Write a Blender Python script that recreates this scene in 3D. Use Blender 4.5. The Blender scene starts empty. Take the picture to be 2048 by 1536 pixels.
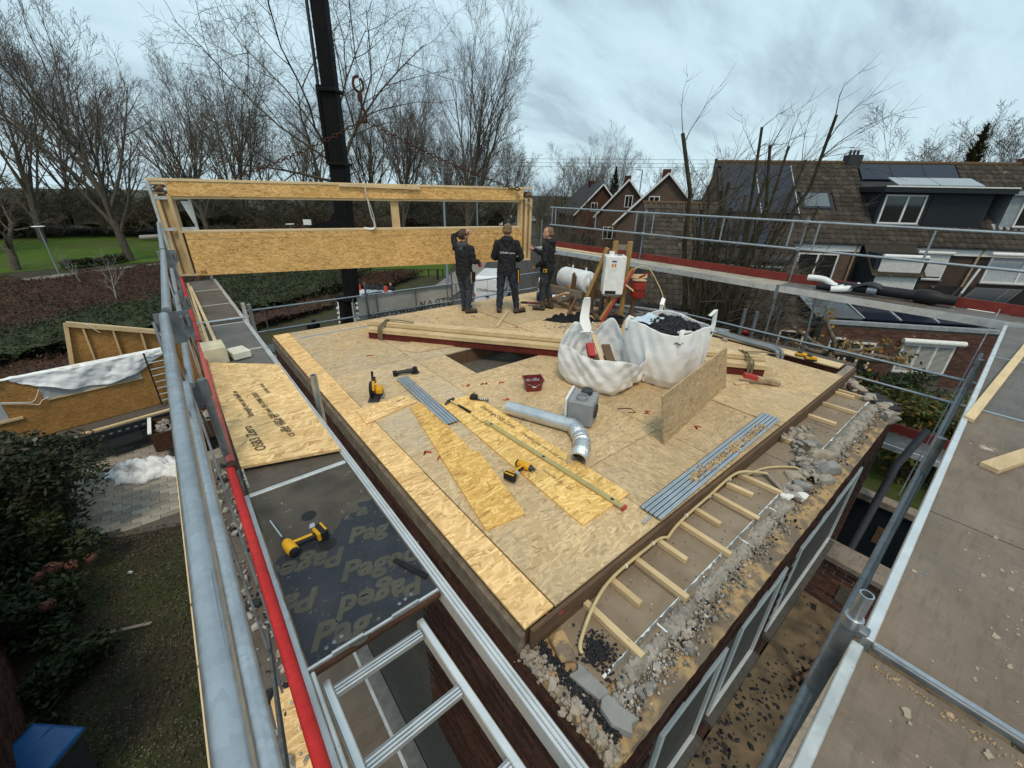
import bpy, bmesh, math, random
import numpy as np
from mathutils import Vector, Matrix, Euler
R = math.radians
random.seed(7); np.random.seed(7)
S = bpy.context.scene
COL = S.collection

# ---------------------------------------------------------------- camera
# world frame: +Y runs along the left walkway, +X along the near walkway, roof deck at z = 5.6 m
cam = bpy.data.cameras.new('camera'); co = bpy.data.objects.new('camera', cam); COL.objects.link(co)
yaw, pitch, roll = R(39.62), R(25.245), R(1.189)
fw = Vector((math.sin(yaw)*math.cos(pitch), math.cos(yaw)*math.cos(pitch), -math.sin(pitch)))
rt0 = Vector((math.cos(yaw), -math.sin(yaw), 0)); up0 = rt0.cross(fw)
rt = rt0*math.cos(roll) + up0*math.sin(roll); up = up0*math.cos(roll) - rt0*math.sin(roll)
M = Matrix((rt, up, -fw)).transposed().to_4x4(); M.translation = (0, 0, 8.0)
co.matrix_world = M
cam.sensor_width = 36; cam.lens = 14.317; cam.clip_start = 0.05; cam.clip_end = 3000
S.camera = co

# ---------------------------------------------------------------- sky, sun, exposure
SUN_EL, SUN_AZ = 60, 217       # veiled sun, high behind the viewer
W = bpy.data.worlds.new('World'); S.world = W; W.use_nodes = True
nt = W.node_tree; N = nt.nodes; L = nt.links; N.clear()
out = N.new('ShaderNodeOutputWorld'); bg = N.new('ShaderNodeBackground')
sky = N.new('ShaderNodeTexSky'); sky.sky_type = 'NISHITA'; sky.sun_disc = False
sky.sun_elevation = R(SUN_EL); sky.sun_rotation = R(SUN_AZ); sky.air_density = 1.2; sky.dust_density = 2.0
tc = N.new('ShaderNodeTexCoord'); sp = N.new('ShaderNodeSeparateXYZ'); L.new(tc.outputs['Generated'], sp.inputs[0])
def wm(op, a, b=None):
    n = N.new('ShaderNodeMath'); n.operation = op
    for i, v in enumerate((a, b)):
        if v is None: continue
        if hasattr(v, 'is_linked'): L.new(v, n.inputs[i])
        else: n.inputs[i].default_value = v
    return n.outputs[0]
zc = wm('ADD', wm('MAXIMUM', sp.outputs[2], 0.0), 0.34)
cmb = N.new('ShaderNodeCombineXYZ')
L.new(wm('DIVIDE', sp.outputs[0], zc), cmb.inputs[0]); L.new(wm('DIVIDE', sp.outputs[1], zc), cmb.inputs[1])
def cloud(scale, det, rough, rz, sx, sy, off):
    mp = N.new('ShaderNodeMapping'); mp.inputs['Rotation'].default_value = (0, 0, R(rz)); mp.inputs['Scale'].default_value = (sx, sy, 1)
    mp.inputs['Location'].default_value = off
    L.new(cmb.outputs[0], mp.inputs[0]); n = N.new('ShaderNodeTexNoise'); n.inputs['Scale'].default_value = scale
    n.inputs['Detail'].default_value = det; n.inputs['Roughness'].default_value = rough; n.inputs['Distortion'].default_value = 0.35
    L.new(mp.outputs[0], n.inputs['Vector']); return n.outputs['Fac']
c1 = cloud(0.9, 6, 0.55, -38, 1.0, 2.0, (3.1, 1.7, 0)); c2 = cloud(2.4, 7, 0.6, -30, 1.0, 2.8, (0.4, 5.2, 0))
cf = wm('ADD', wm('MULTIPLY', c1, 0.65), wm('MULTIPLY', c2, 0.35))
rp = N.new('ShaderNodeValToRGB'); rp.color_ramp.elements[0].position = 0.40; rp.color_ramp.elements[1].position = 0.62
rp.color_ramp.elements[0].color = (0.330, 0.435, 0.500, 1); rp.color_ramp.elements[1].color = (0.525, 0.680, 0.745, 1)
e = rp.color_ramp.elements.new(0.50); e.color = (0.445, 0.590, 0.655, 1)
L.new(cf, rp.inputs[0])
mx = N.new('ShaderNodeMix'); mx.data_type = 'RGBA'; mx.blend_type = 'ADD'; mx.inputs[0].default_value = 1.0
sk = N.new('ShaderNodeMix'); sk.data_type = 'RGBA'; sk.blend_type = 'MULTIPLY'; sk.inputs[0].default_value = 1.0
L.new(sky.outputs[0], sk.inputs[6]); sk.inputs[7].default_value = (0.012, 0.012, 0.012, 1)
L.new(rp.outputs[0], mx.inputs[6]); L.new(sk.outputs[2], mx.inputs[7])
L.new(mx.outputs[2], bg.inputs['Color']); bg.inputs['Strength'].default_value = 1.0
L.new(bg.outputs[0], out.inputs[0])
sl = bpy.data.lights.new('sun', 'SUN'); sl.energy = 1.5; sl.angle = R(13); sl.color = (1, 0.84, 0.64)
so = bpy.data.objects.new('sun', sl); COL.objects.link(so)
so.rotation_euler = Euler((R(90-SUN_EL), 0, R(180-SUN_AZ)), 'XYZ')
vs = S.view_settings; vs.view_transform = 'Standard'; vs.look = 'None'; vs.exposure = 0.30; vs.gamma = 1.0; vs.use_curve_mapping = False
S.render.engine = 'CYCLES'

# ---------------------------------------------------------------- mesh helpers
ORG = {}                                    # world origin of every object that parents others
def V(*a): return Vector(a)
class MB:
    """collects shapes in world coordinates; build() links them as ONE mesh object"""
    def __init__(s): s.v = []; s.f = []
    def add(s, vs, fs):
        b = len(s.v); s.v.extend([tuple(p) for p in vs]); s.f.extend([tuple(i+b for i in f) for f in fs]); return s
    def hexa(s, p):                          # 8 points: bottom 4 ccw, top 4 ccw
        return s.add(p, [(3,2,1,0),(4,5,6,7),(0,1,5,4),(1,2,6,5),(2,3,7,6),(3,0,4,7)])
    def box(s, c, size, rot=None):
        hx, hy, hz = size[0]/2, size[1]/2, size[2]/2
        P = [V(-hx,-hy,-hz),V(hx,-hy,-hz),V(hx,hy,-hz),V(-hx,hy,-hz),V(-hx,-hy,hz),V(hx,-hy,hz),V(hx,hy,hz),V(-hx,hy,hz)]
        m = (rot if isinstance(rot, Matrix) else Euler(rot).to_matrix()) if rot is not None else Matrix.Identity(3)
        c = Vector(c); return s.hexa([m @ p + c for p in P])
    def bb(s, x0, x1, y0, y1, z0, z1): return s.box(((x0+x1)/2,(y0+y1)/2,(z0+z1)/2), (x1-x0,y1-y0,z1-z0))
    def beam(s, a, b, w, h, upv=(0,0,1)):    # box from a to b, width w, height h about the axis
        a, b = Vector(a), Vector(b); d = (b-a).normalized(); u = Vector(upv)
        sd = d.cross(u)
        if sd.length < 1e-4: sd = d.cross(Vector((0,1,0)))
        sd.normalize(); u = sd.cross(d)
        sd *= w/2; u *= h/2
        return s.hexa([a-sd-u, b-sd-u, b+sd-u, a+sd-u, a-sd+u, b-sd+u, b+sd+u, a+sd+u])
    def prism(s, pts, z0, z1):               # polygon ccw in xy, extruded
        n = len(pts); vs = [(p[0],p[1],z0) for p in pts] + [(p[0],p[1],z1) for p in pts]
        fs = [tuple(reversed(range(n))), tuple(range(n,2*n))] + [(i,(i+1)%n,n+(i+1)%n,n+i) for i in range(n)]
        return s.add(vs, fs)
    def extr(s, pts, dv):                    # any planar 3-d polygon, extruded by dv
        n = len(pts); dv = Vector(dv); a = [Vector(p) for p in pts]; vs = a + [p+dv for p in a]
        return s.add(vs, [tuple(reversed(range(n))), tuple(range(n,2*n))] + [(i,(i+1)%n,n+(i+1)%n,n+i) for i in range(n)])
    def tube(s, pts, r, n=10, caps=True, flat=None):
        pts = [Vector(p) for p in pts]; m = len(pts)
        rr = r if hasattr(r, '__len__') else [r]*m
        t0 = (pts[1]-pts[0]).normalized(); ref = V(0,0,1) if abs(t0.z) < 0.9 else V(1,0,0)
        u = t0.cross(ref).normalized(); vs = []
        for i, p in enumerate(pts):
            t = (pts[min(i+1,m-1)] - pts[max(i-1,0)])
            if t.length < 1e-9: t = t0
            t.normalize(); u = (u - t*u.dot(t))
            if u.length < 1e-6: u = t.orthogonal()
            u.normalize(); w = t.cross(u)
            for k in range(n):
                a = 2*math.pi*k/n; q = u*math.cos(a)+w*math.sin(a)
                if flat: q = u*math.cos(a)*flat[0]+w*math.sin(a)*flat[1]
                vs.append(p + q*rr[i])
        fs = [(i*n+k, i*n+(k+1)%n, (i+1)*n+(k+1)%n, (i+1)*n+k) for i in range(m-1) for k in range(n)]
        if caps: fs += [tuple(reversed(range(n))), tuple((m-1)*n+k for k in range(n))]
        return s.add(vs, fs)
    def pipe(s, a, b, r, n=14, wall=0.006):  # open hollow tube
        a, b = Vector(a), Vector(b); ri = r-wall
        return s.tube([a, b], r, n, caps=False).tube([b, a], ri, n, caps=False).ring(a, b-a, r, ri, n).ring(b, a-b, r, ri, n)
    def ring(s, c, d, ro, ri, n=14):
        c = Vector(c); d = Vector(d).normalized(); ref = V(0,0,1) if abs(d.z) < 0.9 else V(1,0,0)
        u = d.cross(ref).normalized(); w = d.cross(u); vs = []
        for rad in (ro, ri):
            for k in range(n):
                a = 2*math.pi*k/n; vs.append(c+(u*math.cos(a)+w*math.sin(a))*rad)
        return s.add(vs, [(k,(k+1)%n,n+(k+1)%n,n+k) for k in range(n)])
    def lathe(s, c, prof, n=20, axis=(0,0,1)):  # prof: list of (radius, height along axis)
        c = Vector(c); d = Vector(axis).normalized(); ref = V(0,0,1) if abs(d.z) < 0.9 else V(1,0,0)
        u = d.cross(ref).normalized(); w = d.cross(u); vs = []
        for r, h in prof:
            for k in range(n):
                a = 2*math.pi*k/n; vs.append(c+d*h+(u*math.cos(a)+w*math.sin(a))*r)
        m = len(prof); fs = [(i*n+k, i*n+(k+1)%n, (i+1)*n+(k+1)%n, (i+1)*n+k) for i in range(m-1) for k in range(n)]
        fs += [tuple(reversed(range(n))), tuple((m-1)*n+k for k in range(n))]
        return s.add(vs, fs)
    def ico(s, c, r, seed=0, jit=0.25, sc=(1,1,1), sub=1):
        bm = bmesh.new(); bmesh.ops.create_icosphere(bm, subdivisions=sub, radius=1); rnd = random.Random(seed)
        e = Euler((rnd.uniform(0,6),rnd.uniform(0,6),rnd.uniform(0,6))).to_matrix()
        vs = []
        for v in bm.verts:
            p = v.co*(1+rnd.uniform(-jit,jit)); p = e @ Vector((p.x*sc[0],p.y*sc[1],p.z*sc[2])); vs.append(Vector(c)+p*r)
        fs = [tuple(v.index for v in f.verts) for f in bm.faces]; bm.free()
        return s.add(vs, fs)
    def rock(s, c, size, seed=0, n=22, rot=None):
        """angular broken lump: hull of points thrown in a rounded box"""
        rnd = random.Random(seed); bm = bmesh.new(); e = Euler(rot if rot else (rnd.uniform(-.2,.2),rnd.uniform(-.2,.2),rnd.uniform(0,6))).to_matrix()
        for i in range(n):
            p = V(rnd.uniform(-1,1),rnd.uniform(-1,1),rnd.uniform(-1,1)); k = max(abs(p.x),abs(p.y),abs(p.z)); p = p/k*rnd.uniform(.78,1.0) if k > .3 else p
            bm.verts.new(p)
        bmesh.ops.convex_hull(bm, input=bm.verts[:]); bmesh.ops.delete(bm, geom=[v for v in bm.verts if not v.link_faces], context='VERTS'); bm.verts.index_update()
        vs = [Vector(c)+e@V(v.co.x*size[0]/2,v.co.y*size[1]/2,v.co.z*size[2]/2) for v in bm.verts]; fs = [tuple(v.index for v in f.verts) for f in bm.faces]; bm.free(); return s.add(vs, fs)
    def grid(s, fn, nu, nv):
        vs = [fn(i/nu, j/nv) for j in range(nv+1) for i in range(nu+1)]
        return s.add(vs, [(j*(nu+1)+i, j*(nu+1)+i+1, (j+1)*(nu+1)+i+1, (j+1)*(nu+1)+i) for j in range(nv) for i in range(nu)])
    def build(s, name, m, parent=None, smooth=False, bevel=0, org=None, solid=0, sub=0):
        o0 = Vector(org) if org is not None else (ORG[parent] if parent is not None else V(0,0,0))
        me = bpy.data.meshes.new(name)
        arr = np.array(s.v, dtype=np.float64).reshape(-1,3) - np.array(o0)
        me.from_pydata(arr.tolist(), [], s.f); me.update()
        return link(name, me, m, parent, o0, smooth, bevel, solid, sub)
def link(name, me, m, parent, o0, smooth=False, bevel=0, solid=0, sub=0):
    if isinstance(m, (list, tuple)):
        for q in m: me.materials.append(q)
    elif m is not None: me.materials.append(m)
    if smooth:
        me.polygons.foreach_set('use_smooth', [True]*len(me.polygons))
        try: me.set_sharp_from_angle(angle=R(smooth if smooth is not True else 42))
        except Exception: pass
    o = bpy.data.objects.new(name, me); COL.objects.link(o); ORG[o] = Vector(o0)
    if parent is not None:
        o.parent = parent; o.location = Vector(o0)-ORG[parent]
    else: o.location = o0
    if solid:
        md = o.modifiers.new('thickness', 'SOLIDIFY'); md.thickness = solid; md.offset = 0
    if bevel:
        md = o.modifiers.new('edges', 'BEVEL'); md.width = bevel; md.segments = 1; md.limit_method = 'ANGLE'; md.angle_limit = R(40)
    if sub:
        md = o.modifiers.new('sub', 'SUBSURF'); md.levels = sub; md.render_levels = sub
    return o
def tag(o, label=None, cat=None, group=None, kind=None):
    if label: o['label'] = label
    if cat: o['category'] = cat
    if group: o['group'] = group
    if kind: o['kind'] = kind
    return o
def thing(name, label, cat, loc=(0,0,0), rz=0, group=None):
    o = bpy.data.objects.new(name, None); COL.objects.link(o); o.location = loc; o.rotation_euler = (0,0,rz)
    o.empty_display_size = 0.1; ORG[o] = Vector(loc); return tag(o, label, cat, group)
def local(name, label, cat, group=None):     # a thing modelled about the origin, moved afterwards with put()
    return thing(name, label, cat, (0,0,0), 0, group)
def put(o, loc, rz=0, rx=0, ry=0, sc=1): o.location = loc; o.rotation_euler = (rx, ry, rz); o.scale = (sc,sc,sc); return o
def copy_tree(o, parent=None):
    c = o.copy(); COL.objects.link(c); c.parent = parent; ORG[c] = ORG.get(o, V(0,0,0))
    for ch in list(o.children): copy_tree(ch, c)
    return c
def text_mesh(name, body, size, m, parent, mat4, shear=0, ext=0.0015, align='CENTER', bold=0, flip=False):
    cu = bpy.data.curves.new('lettering', 'FONT'); cu.body = body; cu.size = size; cu.extrude = ext; cu.shear = shear
    cu.align_x = align; cu.align_y = 'CENTER'; cu.offset = bold; cu.resolution_u = 3
    to = bpy.data.objects.new('lettering', cu); COL.objects.link(to)
    dg = bpy.context.evaluated_depsgraph_get(); me = bpy.data.meshes.new_from_object(to.evaluated_get(dg))
    bpy.data.objects.remove(to); bpy.data.curves.remove(cu)
    if flip: me.transform(Matrix.Scale(-1, 4, (1,0,0)))
    me.transform(Matrix.Translation(-ORG[parent]) @ mat4); me.name = name
    return link(name, me, m, parent, ORG[parent])
def frame(o, x, y):                           # 4x4 from origin and two in-plane axes
    x = Vector(x).normalized(); y = Vector(y); y = (y - x*y.dot(x)).normalized(); z = x.cross(y)
    m = Matrix((x, y, z)).transposed().to_4x4(); m.translation = Vector(o); return m
# ---------------------------------------------------------------- materials
class NB:
    def __init__(s, name):
        s.m = bpy.data.materials.new(name); s.m.use_nodes = True; s.t = s.m.node_tree; s.N = s.t.nodes; s.L = s.t.links
        s.b = s.N['Principled BSDF']; s.out = s.N['Material Output']
    def n(s, typ, **kw):
        q = s.N.new('ShaderNode'+typ)
        for k, v in kw.items():
            if k.startswith('i_'): s.set(q.inputs[k[2:].replace('_',' ')], v)
            else: setattr(q, k, v)
        return q
    def set(s, sock, v):
        if hasattr(v, 'is_linked'): s.L.new(v, sock)
        else:
            try: sock.default_value = v
            except Exception: sock.default_value = (*v, 1)
    def coord(s, kind='Object', scale=(1,1,1), rot=(0,0,0), loc=(0,0,0)):
        if kind == 'World': src = s.n('NewGeometry').outputs['Position']
        else: src = s.n('TexCoord').outputs[kind]
        mp = s.n('Mapping'); s.L.new(src, mp.inputs[0]); mp.inputs['Scale'].default_value = scale
        mp.inputs['Rotation'].default_value = rot; mp.inputs['Location'].default_value = loc
        return mp.outputs[0]
    def noise(s, vec, scale, det=4, rough=0.55, dist=0):
        q = s.n('TexNoise'); s.L.new(vec, q.inputs['Vector']); q.inputs['Scale'].default_value = scale
        q.inputs['Detail'].default_value = det; q.inputs['Roughness'].default_value = rough; q.inputs['Distortion'].default_value = dist
        return q.outputs['Fac']
    def vor(s, vec, scale, feature='F1', rnd=1.0):
        q = s.n('TexVoronoi', feature=feature); s.L.new(vec, q.inputs['Vector']); q.inputs['Scale'].default_value = scale
        q.inputs['Randomness'].default_value = rnd; return q
    def ramp(s, fac, stops, interp='LINEAR'):
        q = s.n('ValToRGB'); q.color_ramp.interpolation = interp; el = q.color_ramp.elements
        while len(el) > 1: el.remove(el[-1])
        el[0].position = stops[0][0]; el[0].color = (*stops[0][1], 1) if len(stops[0][1]) == 3 else stops[0][1]
        for p, c in stops[1:]:
            e = el.new(p); e.color = (*c, 1) if len(c) == 3 else c
        s.L.new(fac, q.inputs[0]); return q.outputs[0]
    def mix(s, fac, a, b, mode='MIX'):
        q = s.n('Mix', data_type='RGBA', blend_type=mode)
        s.set(q.inputs[0], fac); s.set(q.inputs[6], a); s.set(q.inputs[7], b); return q.outputs[2]
    def math(s, op, a, b=0.0, c=None):
        q = s.n('Math', operation=op); s.set(q.inputs[0], a); s.set(q.inputs[1], b)
        if c is not None: s.set(q.inputs[2], c)
        return q.outputs[0]
    def step(s, v, lo, hi):
        q = s.n('MapRange'); s.set(q.inputs[0], v); q.inputs[1].default_value = lo; q.inputs[2].default_value = hi; return q.outputs[0]
    def bump(s, h, strength=0.3, dist=0.01):
        q = s.n('Bump'); q.inputs['Strength'].default_value = strength; q.inputs['Distance'].default_value = dist
        s.L.new(h, q.inputs['Height']); s.L.new(q.outputs[0], s.b.inputs['Normal'])
    def fin(s, col, rough=0.7, metal=0.0, spec=None):
        s.set(s.b.inputs['Base Color'], col); s.set(s.b.inputs['Roughness'], rough); s.set(s.b.inputs['Metallic'], metal)
        if spec is None and isinstance(metal, (int,float)) and metal == 0 and not (isinstance(rough, (int,float)) and rough < .45): spec = .2
        if spec is not None: s.b.inputs['Specular IOR Level'].default_value = spec
        return s.m
def grunge(name, a, b, rough=0.7, metal=0, scale=6, coord='Object', speck=None, bump=0.15, bscale=40, island=0, spec=None, lo=.35, hi=.65, det=6):
    q = NB(name); c = q.coord(coord); n1 = q.noise(c, scale, det, 0.6, 0.3); col = q.ramp(n1, [(lo, a), (hi, b)])
    if island:
        ri = q.n('NewGeometry').outputs['Random Per Island']; oi = q.n('ObjectInfo').outputs['Random']
        rn = q.math('FRACT', q.math('ADD', ri, oi)); col = q.mix(1.0, col, q.ramp(rn, [(0, (1-island,)*3), (1, (1+island,)*3)]), 'MULTIPLY')
    if speck:
        n3 = q.noise(c, speck[0], 3, 0.7); col = q.mix(q.step(n3, speck[1], speck[1]+0.05), col, speck[2])
    if bump: q.bump(q.noise(c, bscale, 5, 0.6), bump, 0.01)
    return q.fin(col, q.ramp(n1, [(0.3, (max(0,rough-.1),)*3), (0.7, (min(1,rough+.1),)*3)]), metal, spec)
def osb(name, light, mid, dark, grey=0.0, greycol=(.36,.33,.29), along=0.0, dust=0.0, tilt=None, sc0=1.0):
    """strand board: several layers of stretched cells at differing angles, each strand with a tone of its own"""
    q = NB(name); col = None; h = None
    base = q.coord('Object', loc=(random.random()*9, random.random()*9, random.random()*9))
    if tilt is not None:                       # upright sheets: turn the pattern into the plane of the sheet
        a = q.n('Mapping'); q.L.new(base, a.inputs[0]); a.inputs['Rotation'].default_value = (0, 0, tilt)
        c = q.n('Mapping'); q.L.new(a.outputs[0], c.inputs[0]); c.inputs['Rotation'].default_value = (R(90), 0, 0); base = c.outputs[0]
    wob = q.n('TexNoise'); q.L.new(base, wob.inputs['Vector']); wob.inputs['Scale'].default_value = 9; wob.inputs['Detail'].default_value = 3
    wv = q.n('VectorMath', operation='SCALE'); q.L.new(wob.outputs['Color'], wv.inputs[0]); wv.inputs['Scale'].default_value = .035
    ad = q.n('VectorMath', operation='ADD'); q.L.new(base, ad.inputs[0]); q.L.new(wv.outputs[0], ad.inputs[1]); bw = ad.outputs[0]
    lay = [(8,11,3.4),(72,10,3.8),(-30,12,3.6),(40,9,3.2),(-62,13,4.4),(20,15,4.8),(-8,12,5.5)]
    for i, (ang, sc, st) in enumerate(lay):
        mp = q.n('Mapping'); q.L.new(bw, mp.inputs[0]); mp.inputs['Rotation'].default_value = (0.0, 0.0, R(ang+along)); mp.inputs['Location'].default_value = (i*3.7, i*1.9, i*5.1)
        mp2 = q.n('Mapping'); q.L.new(mp.outputs[0], mp2.inputs[0]); mp2.inputs['Scale'].default_value = (1, st, st)
        v = q.vor(mp2.outputs[0], sc*.80*sc0); rc = q.n('SeparateColor'); q.L.new(v.outputs['Color'], rc.inputs[0])
        md2 = tuple(.45*a+.55*b for a, b in zip(dark, mid))
        tone = q.ramp(rc.outputs[0], [(0.0, md2), (0.07, md2), (0.10, mid), (0.40, mid), (0.62, tuple((a+b)/2 for a, b in zip(light, mid))), (0.85, light), (1.0, tuple(min(1,a*1.08) for a in light))])
        if col is None: col = tone; h = rc.outputs[1]
        else:
            fac = q.step(rc.outputs[2], 0.60, 0.68); col = q.mix(fac, col, tone); h = q.mix(fac, h, rc.outputs[1])
    fine = q.noise(q.coord('Object', scale=(30,30,30)), 6, 3, 0.6)
    col = q.mix(q.math('MULTIPLY', q.step(fine, 0.55, 0.8), 0.14), col, dark)
    big = q.noise(base, 1.3, 4, .6); col = q.mix(1.0, col, q.ramp(big, [(.3,(.86,.86,.86)),(.7,(1.08,1.08,1.08))]), 'MULTIPLY')
    if grey:
        g = q.noise(base, 0.9, 6, 0.65, 0.4); g2 = q.noise(base, 7, 5, 0.65)
        gf = q.math('MULTIPLY', q.step(q.math('ADD', q.math('MULTIPLY', g, 0.7), q.math('MULTIPLY', g2, 0.3)), 0.40, 0.64), grey)
        col = q.mix(gf, col, q.mix(0.45, greycol, col, 'MIX'))
        sp = q.noise(base, 26, 4, 0.7); col = q.mix(q.math('MULTIPLY', q.step(sp, 0.63, 0.72), 0.35*grey), col, (.10,.09,.08))
        st_ = q.noise(base, 2.6, 5, .7, .6); col = q.mix(q.math('MULTIPLY', q.step(st_, .60, .74), .5*grey), col, (.22,.17,.125))
    ob = q.n('ObjectInfo').outputs['Random']; col = q.mix(1.0, col, q.ramp(ob, [(0,(.90,.90,.90)),(1,(1.08,1.08,1.08))]), 'MULTIPLY')
    q.bump(h, 0.25, 0.004)
    return q.fin(col, 0.72, 0, 0.3)
def wood(name, a, b, knots=True, rough=0.7, sc=1.0, axis=0, stain=0.0):
    q = NB(name); s3 = [14*sc]*3; s3[axis] = 1.1*sc
    c = q.coord('Object', scale=tuple(s3)); n1 = q.noise(c, 3.0, 5, 0.6, 1.2); col = q.ramp(n1, [(0.3, a), (0.7, b)])
    c2 = q.coord('Object'); n2 = q.noise(c2, 3, 3); col = q.mix(q.math('MULTIPLY', q.step(n2, 0.45, 0.7), 0.35), col, tuple(x*.62 for x in a))
    if knots:
        s4 = [9]*3; s4[axis] = 3.4; v = q.vor(q.coord('Object', scale=tuple(s4)), 1.0); col = q.mix(q.step(v.outputs['Distance'], 0.10, 0.05), col, (.10,.045,.018))
    if stain:
        n4 = q.noise(c2, 9, 5, .7); col = q.mix(q.math('MULTIPLY', q.step(n4, .5, .66), stain), col, (.06,.05,.042))
    ob = q.n('ObjectInfo').outputs['Random']; col = q.mix(1.0, col, q.ramp(ob, [(0, (.86,.86,.86)), (1, (1.1,1.1,1.1))]), 'MULTIPLY')
    q.bump(n1, 0.15, 0.003); return q.fin(col, rough, 0, 0.3)
def plain(name, col, rough=0.5, metal=0, spec=None, bump=0):
    q = NB(name); c = q.coord('Object'); n1 = q.noise(c, 8, 4); k = q.mix(1.0, col, q.ramp(n1, [(.3,(.86,.86,.86)),(.7,(1.08,1.08,1.08))]), 'MULTIPLY')
    if bump: q.bump(q.noise(c, bump, 4), 0.3, 0.01)
    return q.fin(k, rough, metal, spec)
def leafy(name, cols, trans=0.25, rough=0.55, var=.4):
    q = NB(name); ri = q.n('NewGeometry').outputs['Random Per Island']
    col = q.ramp(ri, [(i/(len(cols)-1), c) for i, c in enumerate(cols)])
    n1 = q.noise(q.coord('Object'), 0.8, 3); col = q.mix(1.0, col, q.ramp(n1, [(.3,(1-var,)*3),(.7,(1+var*.6,)*3)]), 'MULTIPLY')
    q.b.inputs['Transmission Weight'].default_value = 0
    m = q.fin(col, rough, 0, 0.3)
    tr = q.n('BsdfTranslucent'); q.L.new(col, tr.inputs[0]); ms = q.n('MixShader'); ms.inputs[0].default_value = trans
    q.L.new(q.b.outputs[0], ms.inputs[1]); q.L.new(tr.outputs[0], ms.inputs[2]); q.L.new(ms.outputs[0], q.out.inputs[0]); return m
def glassy(name, col, rough=0.05): return NB(name).fin(col, rough, 0, 0.9)

m_osb_new  = osb('osb_fresh', (.84,.55,.185), (.62,.355,.095), (.24,.11,.03))
m_osb_pale = osb('osb_pale', (.86,.60,.295), (.66,.42,.18), (.32,.165,.06))
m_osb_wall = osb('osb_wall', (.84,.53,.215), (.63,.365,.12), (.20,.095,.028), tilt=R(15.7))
m_osb_roof = [osb('osb_roof_%s' % k, (.66,.48,.265), (.50,.35,.18), (.22,.135,.06), g, gc, al) for k, g, gc, al in
              (('a',.72,(.40,.345,.26),0), ('b',.55,(.43,.36,.26),90), ('c',.95,(.43,.405,.355),0), ('d',.80,(.385,.325,.24),90))]
m_osb_edge = osb('osb_edge_strip', (.90,.61,.29), (.70,.44,.18), (.32,.17,.06), .10)
m_osb_dark = osb('osb_dark_panel', (.46,.255,.085), (.345,.175,.05), (.15,.062,.018), tilt=R(-9))  # darker strand tones, used on the lorry panels and the notch
m_pine   = wood('pine', (.58,.42,.225), (.70,.545,.33))
m_pine_y = wood('pine_lengthways', (.58,.42,.225), (.70,.545,.33), axis=1)
m_pine_z = wood('pine_upright', (.55,.37,.18), (.67,.49,.27), axis=2)
m_plank  = wood('weathered_plank', (.34,.24,.14), (.46,.34,.21), stain=.6)
m_oldw   = wood('old_brown_timber', (.10,.055,.03), (.165,.095,.05), axis=2, rough=.8, stain=.4)
m_oldx   = wood('old_brown_rail', (.10,.06,.036), (.17,.105,.06), axis=0, rough=.8, stain=.4)
m_greyw  = wood('grey_timber', (.20,.165,.13), (.29,.245,.20), axis=0, stain=.4)
m_orangew= wood('treated_post', (.34,.20,.065), (.45,.28,.10), axis=2, stain=.25)
m_steelbeam = grunge('oxide_red_steel', (.085,.014,.010), (.135,.026,.018), .6, 0, 5, bump=.1, speck=(30,.68,(.05,.02,.015)))
m_galv   = grunge('galvanised', (.36,.39,.42), (.50,.53,.56), .38, .8, 14, bump=.02, bscale=90, speck=(30,.72,(.66,.67,.66)), det=8)
m_galvd  = grunge('galvanised_dull', (.15,.16,.17), (.25,.265,.28), .5, .55, 14, bump=.08, speck=(24,.70,(.5,.5,.48)))
m_alu    = grunge('aluminium', (.50,.50,.48), (.68,.68,.66), .38, .6, 9, bump=.05, speck=(28,.66,(.33,.29,.24)))
m_aluclean = grunge('aluminium_clean', (.62,.63,.63), (.74,.75,.75), .34, .6, 7, bump=.03)
def tube_mat(name, a, b, metal, rough, splash, dirt):
    """scaffold tube: spangle, long scratches, splashes of mortar, dirt"""
    q = NB(name); c = q.coord('Object'); v = q.vor(c, 55); rc = q.n('SeparateColor'); q.L.new(v.outputs['Color'], rc.inputs[0])
    n1 = q.noise(c, 5, 6, .65); col = q.mix(q.math('MULTIPLY', rc.outputs[0], .45), q.ramp(n1, [(.35,a),(.65,b)]), tuple(x*.78 for x in a))
    sc_ = q.noise(q.coord('Object', scale=(120,2.2,120)), 1.0, 3, .6); col = q.mix(q.math('MULTIPLY', q.step(sc_, .62, .70), .55), col, dirt)
    sp = q.noise(c, 17, 5, .75); col = q.mix(q.step(sp, .69, .72), col, splash); d2 = q.noise(c, 2.1, 6, .7, .5); col = q.mix(q.math('MULTIPLY', q.step(d2, .52, .72), .35), col, dirt)
    r_ = q.math('ADD', q.math('MULTIPLY', rc.outputs[1], .14), rough); q.bump(q.noise(c, 70, 4, .6), .04, .004)
    return q.fin(col, r_, metal)
m_galv = tube_mat('galvanised_tube', (.37,.40,.43), (.50,.53,.56), .8, .30, (.55,.53,.49), (.20,.19,.18))
m_redtube = tube_mat('red_painted_tube', (.44,.020,.020), (.55,.034,.030), 0.0, .42, (.55,.30,.25), (.22,.03,.025))
m_redfade= grunge('faded_red_tube', (.40,.075,.065), (.47,.10,.085), .6, 0, 12, bump=.05, speck=(40,.66,(.55,.28,.24)))
m_toe    = grunge('red_toe_board', (.17,.026,.020), (.225,.040,.030), .6, 0, 7, bump=.05, speck=(16,.68,(.15,.05,.03)))
m_deck   = grunge('phenolic_deck', (.105,.082,.062), (.165,.135,.105), .75, 0, 3.5, speck=(13,.70,(.30,.245,.18)), bump=.2, bscale=60)
m_deckg  = grunge('phenolic_deck_grey', (.125,.118,.108), (.175,.165,.15), .7, 0, 2.2, speck=(11,.72,(.27,.22,.16)), bump=.2, bscale=60)
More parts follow.
